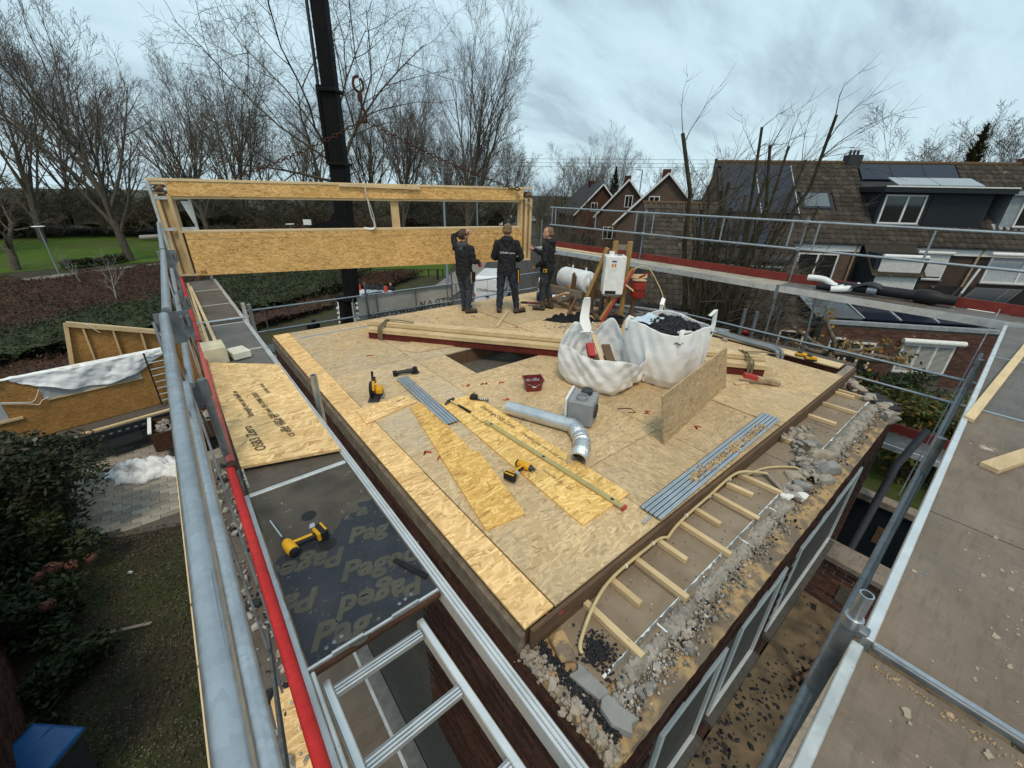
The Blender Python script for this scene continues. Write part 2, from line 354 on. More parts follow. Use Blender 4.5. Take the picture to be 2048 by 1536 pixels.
def deck_mat(name, a, b, spl):
    """worn phenolic board: fine wire mesh relief, boot scuffs along the run, plaster splashes, damp patches"""
    q = NB(name); c = q.coord('Object'); n1 = q.noise(c, 2.2, 7, .68, .3); col = q.ramp(n1, [(.36,a),(.64,b)])
    gr_ = q.noise(q.coord('Object', scale=(3.5,26,10), rot=(0,0,R(38))), 1.6, 6, .7); col = q.mix(q.math('MULTIPLY', q.step(gr_, .50, .68), .42), col, tuple(x*.55 for x in a))
    g3 = q.noise(q.coord('Object', scale=(30,4,10), rot=(0,0,R(20))), 1.5, 5, .7); col = q.mix(q.math('MULTIPLY', q.step(g3, .56, .70), .35), col, tuple(min(1,x*1.45) for x in b))
    d = q.noise(c, .9, 5, .6, .4); col = q.mix(q.math('MULTIPLY', q.step(d, .52, .70), .35), col, (.10,.094,.088))
    v = q.vor(c, 3.1); n2 = q.noise(c, 16, 5, .75); m_ = q.math('MULTIPLY', q.step(v.outputs['Distance'], .20, .10), q.step(n2, .48, .56)); sel = q.n('SeparateColor'); q.L.new(v.outputs['Color'], sel.inputs[0]); m_ = q.math('MULTIPLY', m_, q.step(sel.outputs[0], .45, .47)); col = q.mix(m_, col, spl)
    n3 = q.noise(c, 34, 4, .7); col = q.mix(q.step(n3, .715, .735), col, spl)
    ck = q.n('TexWave'); ck.wave_type = 'BANDS'; ck.inputs['Scale'].default_value = 60; q.L.new(c, ck.inputs['Vector']); q.bump(q.math('ADD', q.math('MULTIPLY', ck.outputs['Fac'], .25), q.noise(c, 50, 5, .7)), .30, .003)
    return q.fin(col, q.ramp(d, [(.4,(.8,.8,.8)),(.7,(.5,.5,.5))]), 0, .3)
m_deckr = deck_mat('muddy_deck', (.150,.114,.084), (.215,.168,.128), (.52,.44,.33))
m_deckg = deck_mat('grey_deck', (.105,.100,.094), (.155,.148,.138), (.34,.28,.20))
m_deck = deck_mat('brown_deck', (.085,.068,.053), (.135,.110,.087), (.30,.24,.17))
m_paged  = grunge('black_film_plywood', (.019,.023,.031), (.036,.040,.047), .5, 0, 6, speck=(36,.64,(.12,.10,.075)), bump=.05)
m_pagedtx= grunge('worn_film_print', (.062,.060,.045), (.085,.08,.06), .5, 0, 8, bump=0)
m_hatch  = grunge('muddy_hatch', (.055,.047,.038), (.098,.086,.070), .8, 0, 5, speck=(22,.66,(.24,.19,.13)), bump=.2)
m_mortar = grunge('old_mortar', (.27,.225,.175), (.41,.35,.285), .95, 0, 14, bump=.5, bscale=60)
m_mortard= grunge('dark_mortar', (.085,.072,.06), (.12,.105,.09), .95, 0, 14, bump=.4, bscale=60)
m_brickd = grunge('dark_brick', (.048,.021,.015), (.078,.033,.023), .9, 0, 22, island=.4, bump=.4, bscale=70)
m_brickr = grunge('red_brick', (.078,.038,.028), (.128,.060,.044), .9, 0, 20, island=.35, bump=.4, bscale=60)
m_brickh = grunge('house_brick', (.078,.054,.041), (.112,.078,.060), .9, 0, 3, island=.35, bump=.2)
m_conc   = grunge('broken_concrete', (.24,.22,.19), (.40,.37,.33), .95, 0, 9, speck=(20,.64,(.10,.09,.08)), bump=.8, bscale=30)
m_concg  = grunge('grey_mortar_bed', (.17,.168,.158), (.26,.255,.24), .95, 0, 6, bump=.5, bscale=40)
m_gully  = grunge('dusty_gully_board', (.215,.165,.115), (.29,.232,.17), .9, 0, 3.0, speck=(26,.66,(.42,.32,.19)), bump=.15, bscale=90)
m_sand   = grunge('sawdust_ledge', (.20,.155,.112), (.47,.315,.155), .95, 0, 5.5, speck=(14,.60,(.15,.125,.10)), bump=.5, bscale=50, lo=.45, hi=.57)
m_tar    = grunge('tar_granules', (.012,.013,.016), (.05,.052,.058), .8, 0, 60, bump=.9, bscale=160)
m_pebble = grunge('pebble', (.20,.185,.16), (.42,.395,.36), .85, 0, 9, island=.55, bump=.2)
m_stone  = grunge('grey_stone_slab', (.20,.205,.20), (.30,.30,.285), .85, 0, 5, bump=.5, bscale=25)
m_whitep = grunge('white_paint', (.66,.65,.61), (.76,.75,.72), .5, 0, 5, bump=.03, speck=(18,.70,(.40,.38,.33)))
m_enamel = plain('white_enamel', (.76,.77,.76), .3)
m_dustwh = grunge('dusty_white_tank', (.60,.63,.66), (.74,.77,.79), .45, 0, 5, bump=.02, speck=(9,.70,(.42,.40,.36)))
m_redtank= grunge('red_enamel', (.21,.018,.015), (.28,.03,.025), .42, 0, 6, bump=.03, speck=(14,.68,(.30,.19,.15)))
m_black  = plain('black_plastic', (.018,.018,.020), .5)
m_dark   = plain('dark_grey_plastic', (.045,.047,.052), .5)
m_greyp  = plain('grey_plastic', (.27,.285,.30), .45)
m_yellow = grunge('yellow_tool_shell', (.60,.30,.012), (.70,.37,.02), .45, 0, 12, bump=.03, speck=(30,.69,(.10,.07,.03)))
m_steel  = plain('bright_steel', (.55,.56,.57), .3, .9)
m_zinc   = grunge('zinc_profile', (.38,.43,.47), (.47,.52,.56), .35, .6, 5, bump=.02)
m_foil   = NB('crinkled_foil'); _c = m_foil.coord('Object'); m_foil.bump(m_foil.noise(_c, 38, 4, .6), .9, .012); m_foil = m_foil.fin((.72,.73,.74), .25, .9)
m_duct   = grunge('spiral_duct', (.52,.54,.56), (.64,.66,.68), .3, .75, 4, bump=.05)
m_bag    = leafy('woven_bag', [(.92,.91,.89),(.94,.935,.92)], .12, .6, .06)
m_bag.node_tree.nodes['Principled BSDF'].inputs['Roughness'].default_value = .6
m_film   = leafy('white_film', [(.86,.88,.89),(.90,.91,.92)], .12, .35, .04)
def creases(m, st):
    """soft hanging folds and fine crinkle of woven or film sheet"""
    t_ = m.node_tree; N_ = t_.nodes; L_ = t_.links; tc_ = N_.new('ShaderNodeTexCoord'); prev = None
    for sc3, ns, w_ in (((5,5,1.1),1.0,1.0),((3,3,9),1.0,.5),((16,16,16),1.0,.25)):
        mp = N_.new('ShaderNodeMapping'); mp.inputs['Scale'].default_value = sc3; mp.inputs['Rotation'].default_value = (.2,.15,.4); L_.new(tc_.outputs['Object'], mp.inputs[0])
        v_ = N_.new('ShaderNodeTexNoise'); v_.noise_type = 'RIDGED_MULTIFRACTAL'; v_.inputs['Scale'].default_value = ns; v_.inputs['Detail'].default_value = 3; L_.new(mp.outputs[0], v_.inputs['Vector']); b_ = N_.new('ShaderNodeBump'); b_.inputs['Strength'].default_value = st*w_; b_.inputs['Distance'].default_value = .03; L_.new(v_.outputs['Fac'], b_.inputs['Height'])
        if prev: L_.new(prev.outputs[0], b_.inputs['Normal'])
        prev = b_
    for n_ in N_:
        if n_.type in ('BSDF_PRINCIPLED','BSDF_TRANSLUCENT'): L_.new(prev.outputs[0], n_.inputs['Normal'])
creases(m_bag, .35); creases(m_film, .45)
m_pvc    = plain('cream_conduit', (.56,.44,.24), .45)
m_greycon= plain('grey_conduit', (.20,.225,.25), .45)
m_fbarrier = plain('strap_webbing', (.15,.12,.075), .85)
m_redpl  = plain('red_plastic', (.18,.02,.022), .4)
m_redmk  = plain('red_marker', (.42,.055,.05), .8)
m_bluemk = plain('blue_chalk', (.16,.30,.44), .9)
m_ink    = plain('black_print', (.10,.075,.05), .8)
m_bluebin= plain('blue_lid', (.006,.085,.27), .4)
m_cloth  = grunge('black_cloth', (.010,.010,.012), (.022,.022,.025), .95, 0, 20, bump=.5, bscale=50)
m_jean   = grunge('navy_work_trousers', (.018,.022,.034), (.04,.046,.062), .9, 0, 12, bump=.3, bscale=90)
m_jacket = grunge('black_softshell', (.012,.012,.014), (.027,.027,.031), .8, 0, 14, bump=.4, bscale=18)
m_hood   = grunge('grey_hood', (.05,.055,.062), (.08,.085,.095), .95, 0, 14, bump=.4, bscale=30)
m_boot   = grunge('worn_boot', (.05,.04,.03), (.10,.082,.062), .85, 0, 18, bump=.3)
m_skin   = grunge('skin', (.46,.245,.17), (.55,.31,.23), .5, 0, 9, bump=.05)
m_hair   = grunge('short_brown_hair', (.06,.035,.02), (.115,.07,.042), .8, 0, 40, bump=.6, bscale=120)
m_hairl  = grunge('sandy_hair', (.15,.095,.052), (.22,.145,.085), .8, 0, 40, bump=.6, bscale=120)
m_bark   = grunge('bark', (.065,.055,.042), (.125,.107,.082), .95, 0, 5, bump=.6, bscale=14)
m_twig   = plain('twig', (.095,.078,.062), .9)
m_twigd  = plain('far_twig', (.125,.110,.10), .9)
m_barkg  = grunge('mossy_bark', (.034,.028,.018), (.070,.060,.034), .95, 0, 4, bump=.6, bscale=18, speck=(5,.60,(.06,.075,.02)))
m_birch  = plain('pale_bark', (.30,.285,.26), .8)
m_hedgeg = leafy('evergreen_leaf', [(.018,.026,.009),(.032,.046,.015),(.050,.064,.024),(.045,.035,.02)])
m_hedgeb = leafy('dead_beech_leaf', [(.040,.020,.012),(.075,.036,.021),(.115,.060,.036)])
m_shrub  = leafy('shrub_leaf', [(.010,.020,.009),(.022,.035,.014),(.045,.058,.026),(.07,.055,.03)])
m_shrubd = leafy('garden_leaf', [(.014,.026,.009),(.028,.045,.014),(.05,.065,.02)])
m_autumn = leafy('autumn_leaf', [(.30,.14,.02),(.42,.20,.03),(.16,.16,.03)])
m_hydr   = leafy('hydrangea_head', [(.13,.05,.035),(.19,.08,.055),(.10,.05,.035)])
m_grass  = leafy('grass_blade', [(.035,.085,.012),(.05,.11,.018),(.075,.12,.03)])
m_twinecol = plain('white_strap', (.70,.69,.64), .8)
m_glass  = glassy('dark_glass', (.012,.014,.016), .04)
m_glassb = glassy('sky_glass', (.10,.12,.135), .06)
m_blind  = plain('roller_shutter', (.60,.60,.57), .6)
m_curtain= plain('curtain', (.42,.44,.46), .9)
m_frame  = plain('white_window_frame', (.72,.71,.68), .45)
m_anth   = plain('anthracite_cladding', (.022,.026,.031), .45)
m_solar  = NB('solar_glass').fin((.010,.013,.026), .12, 0, .6)
m_tile   = grunge('roof_tile', (.038,.032,.026), (.070,.058,.046), .9, 0, 5, island=.35, bump=.3, bscale=30, speck=(3.0,.66,(.22,.17,.10)))
m_tileg  = grunge('dark_roof_tile', (.030,.031,.034), (.052,.053,.056), .85, 0, 5, island=.3, bump=.2)
m_zincroof = grunge('lead_flashing', (.25,.27,.29), (.36,.38,.40), .5, .3, 5, bump=.2)
m_bitumen= grunge('flat_roof_felt', (.028,.029,.031), (.055,.056,.058), .85, 0, 3, bump=.3)
m_orange = plain('lichen_ridge', (.11,.07,.038), .9)
m_asph   = grunge('asphalt', (.045,.045,.046), (.075,.074,.073), .9, 0, 2, 'World', bump=.3)
m_pave   = grunge('concrete_paver', (.24,.215,.18), (.34,.305,.255), .9, 0, 4, island=.25, bump=.3)
m_walk   = grunge('brick_pavement', (.17,.155,.135), (.23,.21,.185), .9, 0, 3, 'World', bump=.3)
m_white  = plain('white_vehicle_paint', (.74,.75,.75), .22, 0, .6)
m_vanblk = plain('black_rubber', (.015,.015,.016), .7)
m_craneblk = grunge('crane_black', (.004,.004,.005), (.010,.009,.008), .65, 0, 5, bump=.03, spec=.12)
m_banner = grunge('dusty_banner', (.42,.40,.36), (.56,.545,.51), .8, 0, 1.8, bump=.05)
m_bannertx = plain('banner_print', (.11,.11,.105), .8)
m_rust   = grunge('rusty_steel', (.045,.022,.014), (.085,.042,.026), .9, 0, 9, bump=.4)
m_soil = None
def ground_mat():
    q = NB('garden_ground'); c = q.coord('World'); n1 = q.noise(c, .6, 6, .65, .4); n2 = q.noise(c, 7, 6, .75)
    col = q.mix(q.step(n1, .44, .58), (.045,.036,.024), (.036,.046,.014)); col = q.mix(q.math('MULTIPLY', q.step(n2, .50, .66), .8), col, (.022,.019,.012))
    v = q.vor(c, 26); sl_ = q.n('SeparateColor'); q.L.new(v.outputs['Color'], sl_.inputs[0]); n3 = q.noise(c, 1.1, 5, .6)
    sel = q.math('MULTIPLY', q.step(v.outputs['Distance'], .40, .25), q.math('MULTIPLY', q.step(sl_.outputs[0], .55, .6), q.step(n3, .42, .58))); col = q.mix(sel, col, q.ramp(sl_.outputs[1], [(0,(.10,.09,.065)),(1,(.25,.225,.17))]))
    q.bump(q.noise(c, 22, 5, .7), .6, .03); return q.fin(col, .95)
m_soil = ground_mat()
def lawn_mat():
    q = NB('park_lawn'); c = q.coord('World'); n1 = q.noise(c, .35, 5, .6); col = q.ramp(n1, [(.35,(.042,.080,.005)),(.65,(.066,.125,.008))])
    n2 = q.noise(c, 8, 4, .7); col = q.mix(q.math('MULTIPLY', q.step(n2,.5,.7), .35), col, (.03,.05,.012))
    n3 = q.noise(c, .08, 3); col = q.mix(q.math('MULTIPLY', q.step(n3,.48,.62), .6), col, (.060,.065,.022)); n4 = q.noise(c, 1.6, 6, .75); col = q.mix(q.math('MULTIPLY', q.step(n4,.52,.66), .5), col, (.075,.062,.03))
    q.bump(n2, .5, .05); return q.fin(col, .95)
m_lawn = lawn_mat()
# ---------------------------------------------------------------- the ground and its surfaces
def sheet(name, pts, z, m, th=0.0):
    b = MB()
    if th: b.prism(pts, z-th, z)
    else: b.add([(p[0],p[1],z) for p in pts], [tuple(range(len(pts)))])
    return tag(b.build(name, m), kind='structure')
sheet('ground', [(-900,-900),(900,-900),(900,900),(-900,900)], 0.0, m_soil)
sheet('lawn', [(-60,60.5),(-12,62),(2,63.5),(13,44.8),(21.5,37.2),(27,44),(38,62),(30,84),(5,92),(-22,128),(-60,125)], 0.02, m_lawn)
sheet('park_footpath', [(-60,50),(-11.5,53),(-4,57.5),(3,60),(3,62.5),(-4,60.5),(-11.5,57),(-60,55)], 0.024, m_walk)
sheet('road', [(6,22.4),(18,29.5),(26,37),(60,76),(100,126),(106,123),(65,71.5),(33,34),(24,24),(14,15.5)], 0.02, m_asph)
sheet('pavement', [(-14,19.4),(6,23.6),(16.6,31.8),(24.5,39.5),(58,79),(60,76),(26,37),(18,29.5),(6,22.4),(-14,18.2)], 0.12, m_walk, 0.12)
sheet('roadside_pavement', [(-14,19.4),(1.6,13.6),(1.6,10.2),(10,10.2),(14,15.5),(6,22.4),(-14,18.2)], 0.012, m_walk)
for i in range(7):
    a = V(22+i*5.4, 30.5+i*5.9); sheet('road_marking', [(a.x,a.y),(a.x+.10,a.y-.09),(a.x+1.6,a.y+1.65),(a.x+1.5,a.y+1.74)], 0.026, m_whitep)

# ---------------------------------------------------------------- bricks
def brick_mesh(l, h, d):
    b = MB(); b.box((0,0,0), (l, d, h)); me = bpy.data.meshes.new('brick'); me.from_pydata(b.v, [], b.f); me.update(); return me
def brick_field(parent, o, u, n, w, h, m, n_ind=300, L=.21, H=.052, J=.012, D=.04, keep=None, near=(0,0,8)):
    """courses of bricks on a wall face; o lower corner, u along, n outward; largest in view as pieces, the rest joined"""
    o = Vector(o); u = Vector(u).normalized(); n = Vector(n).normalized(); z = V(0,0,1); cells = []
    rot = Matrix((u, n, z)).transposed()
    rows = int(h/(H+J))
    for r in range(rows):
        x = -(L/2 if r % 2 else 0)
        while x < w:
            a, c = max(x, 0), min(x+L, w)
            if c-a > .04:
                p = o + u*((a+c)/2) + z*(r*(H+J)+H/2+J)
                if keep is None or keep(p): cells.append((p, c-a))
            x += L+J
    nv = Vector(near); cells.sort(key=lambda q: (q[0]-nv).length)
    rest = MB(); me = brick_mesh(L, H, D); me.materials.append(m); cnt = 0
    for p, l in cells:
        off = n*random.uniform(-.004,.006) - n*(D/2-.008)
        if cnt < n_ind and l > L*.9:
            b = bpy.data.objects.new('brick', me); COL.objects.link(b); b.parent = parent
            b.matrix_local = Matrix.Translation(p+off-ORG[parent]) @ (rot @ Euler((random.uniform(-.01,.01),0,random.uniform(-.012,.012))).to_matrix()).to_4x4()
            cnt += 1
        else: rest.box(p+off, (l, D, H), rot)
    if rest.v: tag(rest.build('brickwork', m, parent), kind='stuff')

# ---------------------------------------------------------------- house with the opened roof
RZ = 5.6
house = thing('brick_house', 'brick house with its flat roof stripped back to strand board decking', 'house', (1.08,0.43,0))
MB().bb(1.095,7.6,.445,8.12,0,5.36).build('wall', m_mortard, house)
brick_field(house, (1.095,8.1,2.2), (0,-1,0), (-1,0,0), 7.65, 3.15, m_brickd, 300, keep=lambda p: p.z > 4.55 or p.y < 2.6)
brick_field(house, (1.1,.445,3.0), (1,0,0), (0,-1,0), 6.4, 2.34, m_brickd, 150, keep=lambda p: not any(a-.10 < p.x < b+.10 and 3.65 < p.z < 5.0 for a, b in ((1.62,2.5),(2.74,3.66),(4.0,6.1))))
for k, (a, c) in enumerate(((1.62,2.5),(2.74,3.66),(4.0,6.1))):
    wdw = MB().bb(a,c,.42,.50,3.72,3.80).bb(a,c,.42,.50,4.90,4.96).bb(a,a+.05,.42,.50,3.80,4.90).bb(c-.05,c,.42,.50,3.80,4.90).build('window', m_whitep, house, bevel=.004)
    MB().bb(a+.05,c-.05,.452,.46,3.80,4.90).build('pane', m_glass, wdw); MB().bb(a-.04,c+.04,.36,.44,3.66,3.715).build('sill', m_mortard, wdw)
# deck boards
BTH = .018
def board(name, x0, x1, y0, y1, m, z=RZ, par=house): return MB().bb(x0+.004,x1-.004,y0+.004,y1-.004,z-BTH,z).build(name, m, par)
board('edge_board', 1.105,1.355,1.165,2.9, m_osb_edge); board('edge_board', 1.105,1.36,2.9,5.34, m_osb_edge); board('edge_board', 1.105,1.365,5.34,8.06, m_osb_edge)
cols = [1.36,2.58,3.80,5.005]
lay = {0:[(1.16,3.2,0),(3.2,5.62,2),(5.62,8.05,2)], 1:[(1.16,2.0,3),(2.0,4.515,0),(5.43,8.05,2)], 2:[(1.16,3.3,0),(3.3,4.515,1),(5.43,6.9,1),(6.9,8.05,1)]}
for c, segs in lay.items():
    for y0, y1, t in segs: board('roof_board', cols[c], cols[c+1], y0, y1, m_osb_roof[t])
board('roof_board', 2.58,3.07,4.515,5.43, m_osb_roof[0]); board('roof_board', 4.40,5.005,4.515,5.43, m_osb_roof[1])
for x0, x1, y0, y1, t in ((5.03,6.25,1.16,3.6,1),(5.03,6.25,3.6,6.04,1),(5.03,6.25,6.04,8.05,3),(6.25,7.40,1.16,2.25,3),(6.25,7.6,2.25,4.7,3),(6.25,7.5,4.7,7.1,1),(6.25,7.6,7.1,8.05,1)): board('roof_board', x0, x1, y0, y1, m_osb_roof[t], RZ-.002*(t==1))
# substrate and opening
MB().bb(1.12,3.05,1.2,8.03,5.36,5.579).bb(4.42,7.38,1.2,8.03,5.36,5.578).bb(3.05,4.42,1.2,4.49,5.36,5.579).bb(3.05,4.42,5.45,8.03,5.36,5.579).build('roof_joists', m_oldx, house)
MB().bb(3.051,3.07,4.5,5.44,5.05,5.575).bb(3.07,4.40,5.44,5.46,5.32,5.576).bb(4.402,4.42,4.5,5.44,5.05,5.576).build('opening_lining', m_oldw, house)
MB().bb(3.071,4.401,5.442,5.452,4.7,5.315).bb(3.071,4.401,4.5,5.44,5.0,5.02).build('shaft_plaster', grunge('grey_plaster', (.34,.345,.34), (.46,.465,.46), .9, 0, 4, speck=(9,.66,(.2,.2,.19))), house)
# near side: fascia beam, gully with battens, broken outer wall head
MB().bb(1.14,7.98,1.128,1.158,5.40,5.585).build('fascia_beam', m_oldx, house, bevel=.003)
MB().bb(7.40,7.98,1.16,1.26,5.42,5.60).build('fascia_beam_end', m_greyw, house, bevel=.004)
MB().bb(1.30,7.35,.70,1.128,5.37,5.41).build('gully_board', m_gully, house)
for x in (2.18,3.4,4.62,5.84): MB().bb(x,x+.006,.71,1.127,5.4105,5.413).build('board_joint', m_mortard, house)
MB().bb(1.36,7.25,.735,.752,5.4135,5.424).build('white_edge_trim', m_enamel, house)
for x in (1.9,2.5,3.1,3.7): MB().bb(x,x+.012,.66,.735,5.4135,5.42).build('trim_clip', m_enamel, house)
for i, (x, y0, dx) in enumerate(((1.63,.66,0),(1.92,.88,0),(2.22,.70,0),(2.52,.88,0),(2.85,.69,0),(3.11,.90,0),(3.44,.72,0),(3.70,.89,.03),(3.95,.73,.03),(5.05,.83,.04),(5.95,.82,.02),(6.51,.74,.03),(7.18,.76,.02),(7.06,.9,.02))):
    MB().beam((x,1.125,5.438),(x+dx,y0,5.436),.046,.046).build('batten', m_pine_y, house, bevel=.002)
# knocked-off wall head: mortar lumps, gravel, sawdust ledge
def rough_strip(name, y0, y1, z0, z1, x0, x1, m, amp, nx=120, ny=5, seed=1, sk=0):
    rnd = random.Random(seed); b = MB(); g = [[rnd.uniform(-1,1) for _ in range(ny+1)] for _ in range(nx+1)]
    def fn(u, v):
        i, j = round(u*nx), round(v*ny); e = 0 if j in (0, ny) else 1
        return (x0+(x1-x0)*u, y0+(y1-y0)*v + g[i][j]*amp*.5, z0+(z1-z0)*(math.sin(v*math.pi)**.6)*(.75+.25*math.sin(u*37+seed)) + g[i][(j*3)%(ny+1)]*amp*e)
    return b.grid(fn, nx, ny).build(name, m, house, smooth=25)
MB().bb(1.09,6.95,.432,.705,5.34,5.372).build('wall_head', m_sand, house)
rough_strip('sawdust_ledge', .425,.57,5.373,5.384,1.15,6.8, m_sand, .006, 90, 4, 3)
rough_strip('mortar_ridge', .60,.735,5.372,5.445,1.42,4.0, m_conc, .017, 170, 8, 5)
rough_strip('mortar_ridge', .585,.745,5.372,5.46,4.5,7.0, m_conc, .020, 150, 8, 8)
lipr = [random.uniform(-1,1) for _ in range(181)]
MB().grid(lambda u, v: (1.42+u*5.5, .728+v*.012+.004*lipr[round(u*180)], 5.412+v*(.022+.012*lipr[(round(u*180)*7)%181])), 180, 1).build('plaster_lip', m_concg, house, solid=.006)
gr = MB(); rnd = random.Random(4)
for i in range(1100):
    x = 1.3+abs(rnd.gauss(0,1))*1.0 if i < 820 else rnd.uniform(3,6.8); y = rnd.gauss(.585,.045)
    if x > 6.8: continue
    gr.ico((x, y, 5.385+rnd.uniform(0,.028)), rnd.uniform(.005,.015), i, .25, (1,.8,.7))
tag(gr.build('wall_gravel', m_pebble, house, smooth=60), kind='stuff')
gr = MB()
for i in range(240): gr.ico((rnd.uniform(1.3,6.9), rnd.gauss(.60,.06), 5.375+rnd.uniform(0,.03)), rnd.uniform(.005,.018), 900+i, .35, (1,.8,.6))
tag(gr.build('tar_crumbs', m_tar, house, smooth=60), kind='stuff')
for i in range(60):
    x = rnd.choice([rnd.uniform(1.2,2.4), rnd.uniform(3.8,6.8)]); MB().rock((x, rnd.uniform(.5,.72), 5.405), (rnd.uniform(.03,.08),rnd.uniform(.03,.06),rnd.uniform(.02,.05)), 40+i).build('mortar_lump', rnd.choice([m_conc,m_concg,m_mortar]), house, bevel=.003)
# left wall head near the corner: mortar bed, slabs, tar strip
def lump_slab(x0,x1,y0,y1,z0,z1,seed,m,name='wall_slab',rz=0):
    r2 = random.Random(seed); b = MB(); cx, cy = (x0+x1)/2,(y0+y1)/2
    pts = [(x0,y0),((x0+x1)/2,y0+r2.uniform(-.03,.02)),(x1,y0),(x1+r2.uniform(-.02,.02),cy),(x1,y1),(cx,y1+r2.uniform(-.02,.03)),(x0,y1),(x0+r2.uniform(-.02,.01),cy)]
    pts = [(p[0]+r2.uniform(-.012,.012), p[1]+r2.uniform(-.012,.012)) for p in pts]
    c, s_ = math.cos(rz), math.sin(rz); pts = [(cx+(p[0]-cx)*c-(p[1]-cy)*s_, cy+(p[0]-cx)*s_+(p[1]-cy)*c) for p in pts]
    if name in ('mortar_block',):
        b.rock((cx,cy,(z0+z1)/2), (x1-x0+.01, y1-y0+.012, z1-z0+.01), seed, 60, (r2.uniform(-.06,.06),r2.uniform(-.06,.06),rz)); return b.build(name, m, house, bevel=.004)
    b.prism(pts, z0, z1+r2.uniform(-.008,.008)); return b.build(name, m, house, bevel=.004)
MB().bb(1.082,1.33,.432,1.17,5.345,5.40).build('corner_mortar', m_sand, house)
MB().bb(1.082,1.13,1.17,8.1,5.345,5.545).build('wall_mortar_bed', grunge('brown_mortar', (.13,.10,.072), (.24,.19,.14), .95, 0, 9, bump=.8, bscale=30), house, bevel=.014)
y = .46
for i in range(110): q = abs(rnd.gauss(0,.022))+.016; MB().rock((rnd.gauss(1.118,.026), .46+i*.0063+rnd.uniform(-.02,.02), 5.408+rnd.uniform(-.012,.014)), (q*rnd.uniform(.7,1.3),q*rnd.uniform(.7,1.3),q*rnd.uniform(.4,.8)), 600+i, 16).build('mortar_lump', (m_mortar,m_sand,m_conc,m_conc)[i%4], house)
gr = MB()
for i in range(900):
    u = rnd.random(); gr.ico((rnd.gauss(1.12,.035) if u < .5 else rnd.uniform(1.3,6.9), rnd.uniform(.45,1.16) if u < .5 else rnd.gauss(.62,.06), 5.40+rnd.uniform(0,.03)), abs(rnd.gauss(0,.006))+.003, 7000+i, .4)
tag(gr.build('mortar_dust', m_mortar, house), kind='stuff')
for i, (a, c) in enumerate(((.47,.66),(.67,.88))): lump_slab(1.22,1.315,a,c,5.40,5.455,70+i,m_stone,'stone_slab',.12)
lump_slab(1.24,1.34,.92,1.12,5.40,5.47,80,m_sand,'mortar_block',-.3)
gr = MB()
for i in range(420): gr.ico((rnd.gauss(1.19,.02), rnd.uniform(.5,1.12), 5.405+rnd.uniform(0,.022)), rnd.uniform(.006,.014), 2000+i, .3)
for i in range(500):
    a = rnd.uniform(0,6.28); q = abs(rnd.gauss(0,.055)); gr.ico((1.45+math.cos(a)*q*1.1, .86+math.sin(a)*q*1.5, 5.415+rnd.uniform(0,.02)), rnd.uniform(.004,.012), 3000+i, .3)
tag(gr.build('tar_granules', m_tar, house), kind='stuff')
MB().beam((1.28,1.16,5.50),(1.40,1.13,5.56),.02,.02).beam((1.29,1.15,5.46),(1.30,1.17,5.57),.016,.016).build('red_bracket', m_redmk, house)
gr = MB()
for i in range(260): gr.ico((rnd.uniform(1.5,7.2), rnd.uniform(.77,1.1), 5.4135), rnd.uniform(.003,.011), 5000+i, .3, (1,1,.6))
tag(gr.build('gully_grit', m_concg, house), kind='stuff')
# masonry stub crossing the gully
for i, (x, y, sx, sy, sz, z) in enumerate(((5.36,1.07,.26,.12,.12,5.46),(5.30,.95,.24,.13,.11,5.46),(5.16,.84,.28,.14,.12,5.47),(5.2,1.03,.2,.16,.07,5.43),(4.98,.71,.30,.17,.14,5.47),(4.82,.58,.34,.2,.17,5.45),(4.60,.70,.2,.16,.1,5.43),(4.42,.76,.24,.18,.09,5.43),(4.30,.66,.2,.14,.12,5.43),(4.62,.53,.22,.12,.12,5.42))):
    b = MB(); r2 = random.Random(i); e = Euler((r2.uniform(-.15,.15),r2.uniform(-.15,.15),-.75+r2.uniform(-.3,.3))).to_matrix(); b.rock((x,y,z-.01),(sx*.8,sy*.8,sz*.85),200+i,34,(r2.uniform(-.12,.12),r2.uniform(-.12,.12),-.75+r2.uniform(-.3,.3))); b.build('masonry_chunk', (m_conc,m_mortar,m_stone)[i%3], house, bevel=.006)
for i in range(70):
    q = rnd.random(); w_ = abs(rnd.gauss(0,.03))+.02; MB().rock((5.40-q*.95+rnd.gauss(0,.07), 1.10-q*.45+rnd.gauss(0,.06), 5.43+rnd.uniform(-.01,.06)), (w_*1.4,w_,w_*.8), 8000+i, 16).build('mortar_lump', (m_conc,m_mortar,m_concg)[i%3], house)
for i in range(6): MB().rock((4.05+rnd.uniform(-.1,.25),.66+rnd.uniform(-.06,.1),5.42), (.13,.10,.07), 300+i).build('plaster_lump', m_whitep if i < 2 else m_conc, house, bevel=.003)
# far right end of the gully: broken brick return
for i, (x, y, s_) in enumerate(((7.75,1.10,.3),(7.55,.95,.32),(7.30,.75,.32),(7.05,.55,.3),(6.85,.45,.26),(7.6,1.2,.22),(7.18,.52,.26))):
    MB().rock((x,y,5.40), (s_*.8,.17,.15), 500+i, 34, (.1,-.1,.75)).build('masonry_chunk', m_mortar if i%2 else m_conc, house, bevel=.006)
lump_slab(6.98,7.5,.52,.74,5.42,5.46,91,m_bitumen,'felt_scrap',.75)
for i in range(60): q = rnd.random(); w_ = abs(rnd.gauss(0,.03))+.018; MB().rock((6.8+q*.95+rnd.gauss(0,.05), .45+q*.68+rnd.gauss(0,.06), 5.42+rnd.uniform(-.03,.06)), (w_*1.5,w_,w_*.8), 9000+i, 16).build('mortar_lump', (m_conc,m_mortar,m_brickr)[i%3], house)
MB().bb(6.9,7.6,.46,1.12,3.0,5.36).build('return_wall', m_mortard, house)
brick_field(house, (6.55,.447,4.4), (1,0,0), (0,-1,0), 1.0, .96, m_brickr, 40)
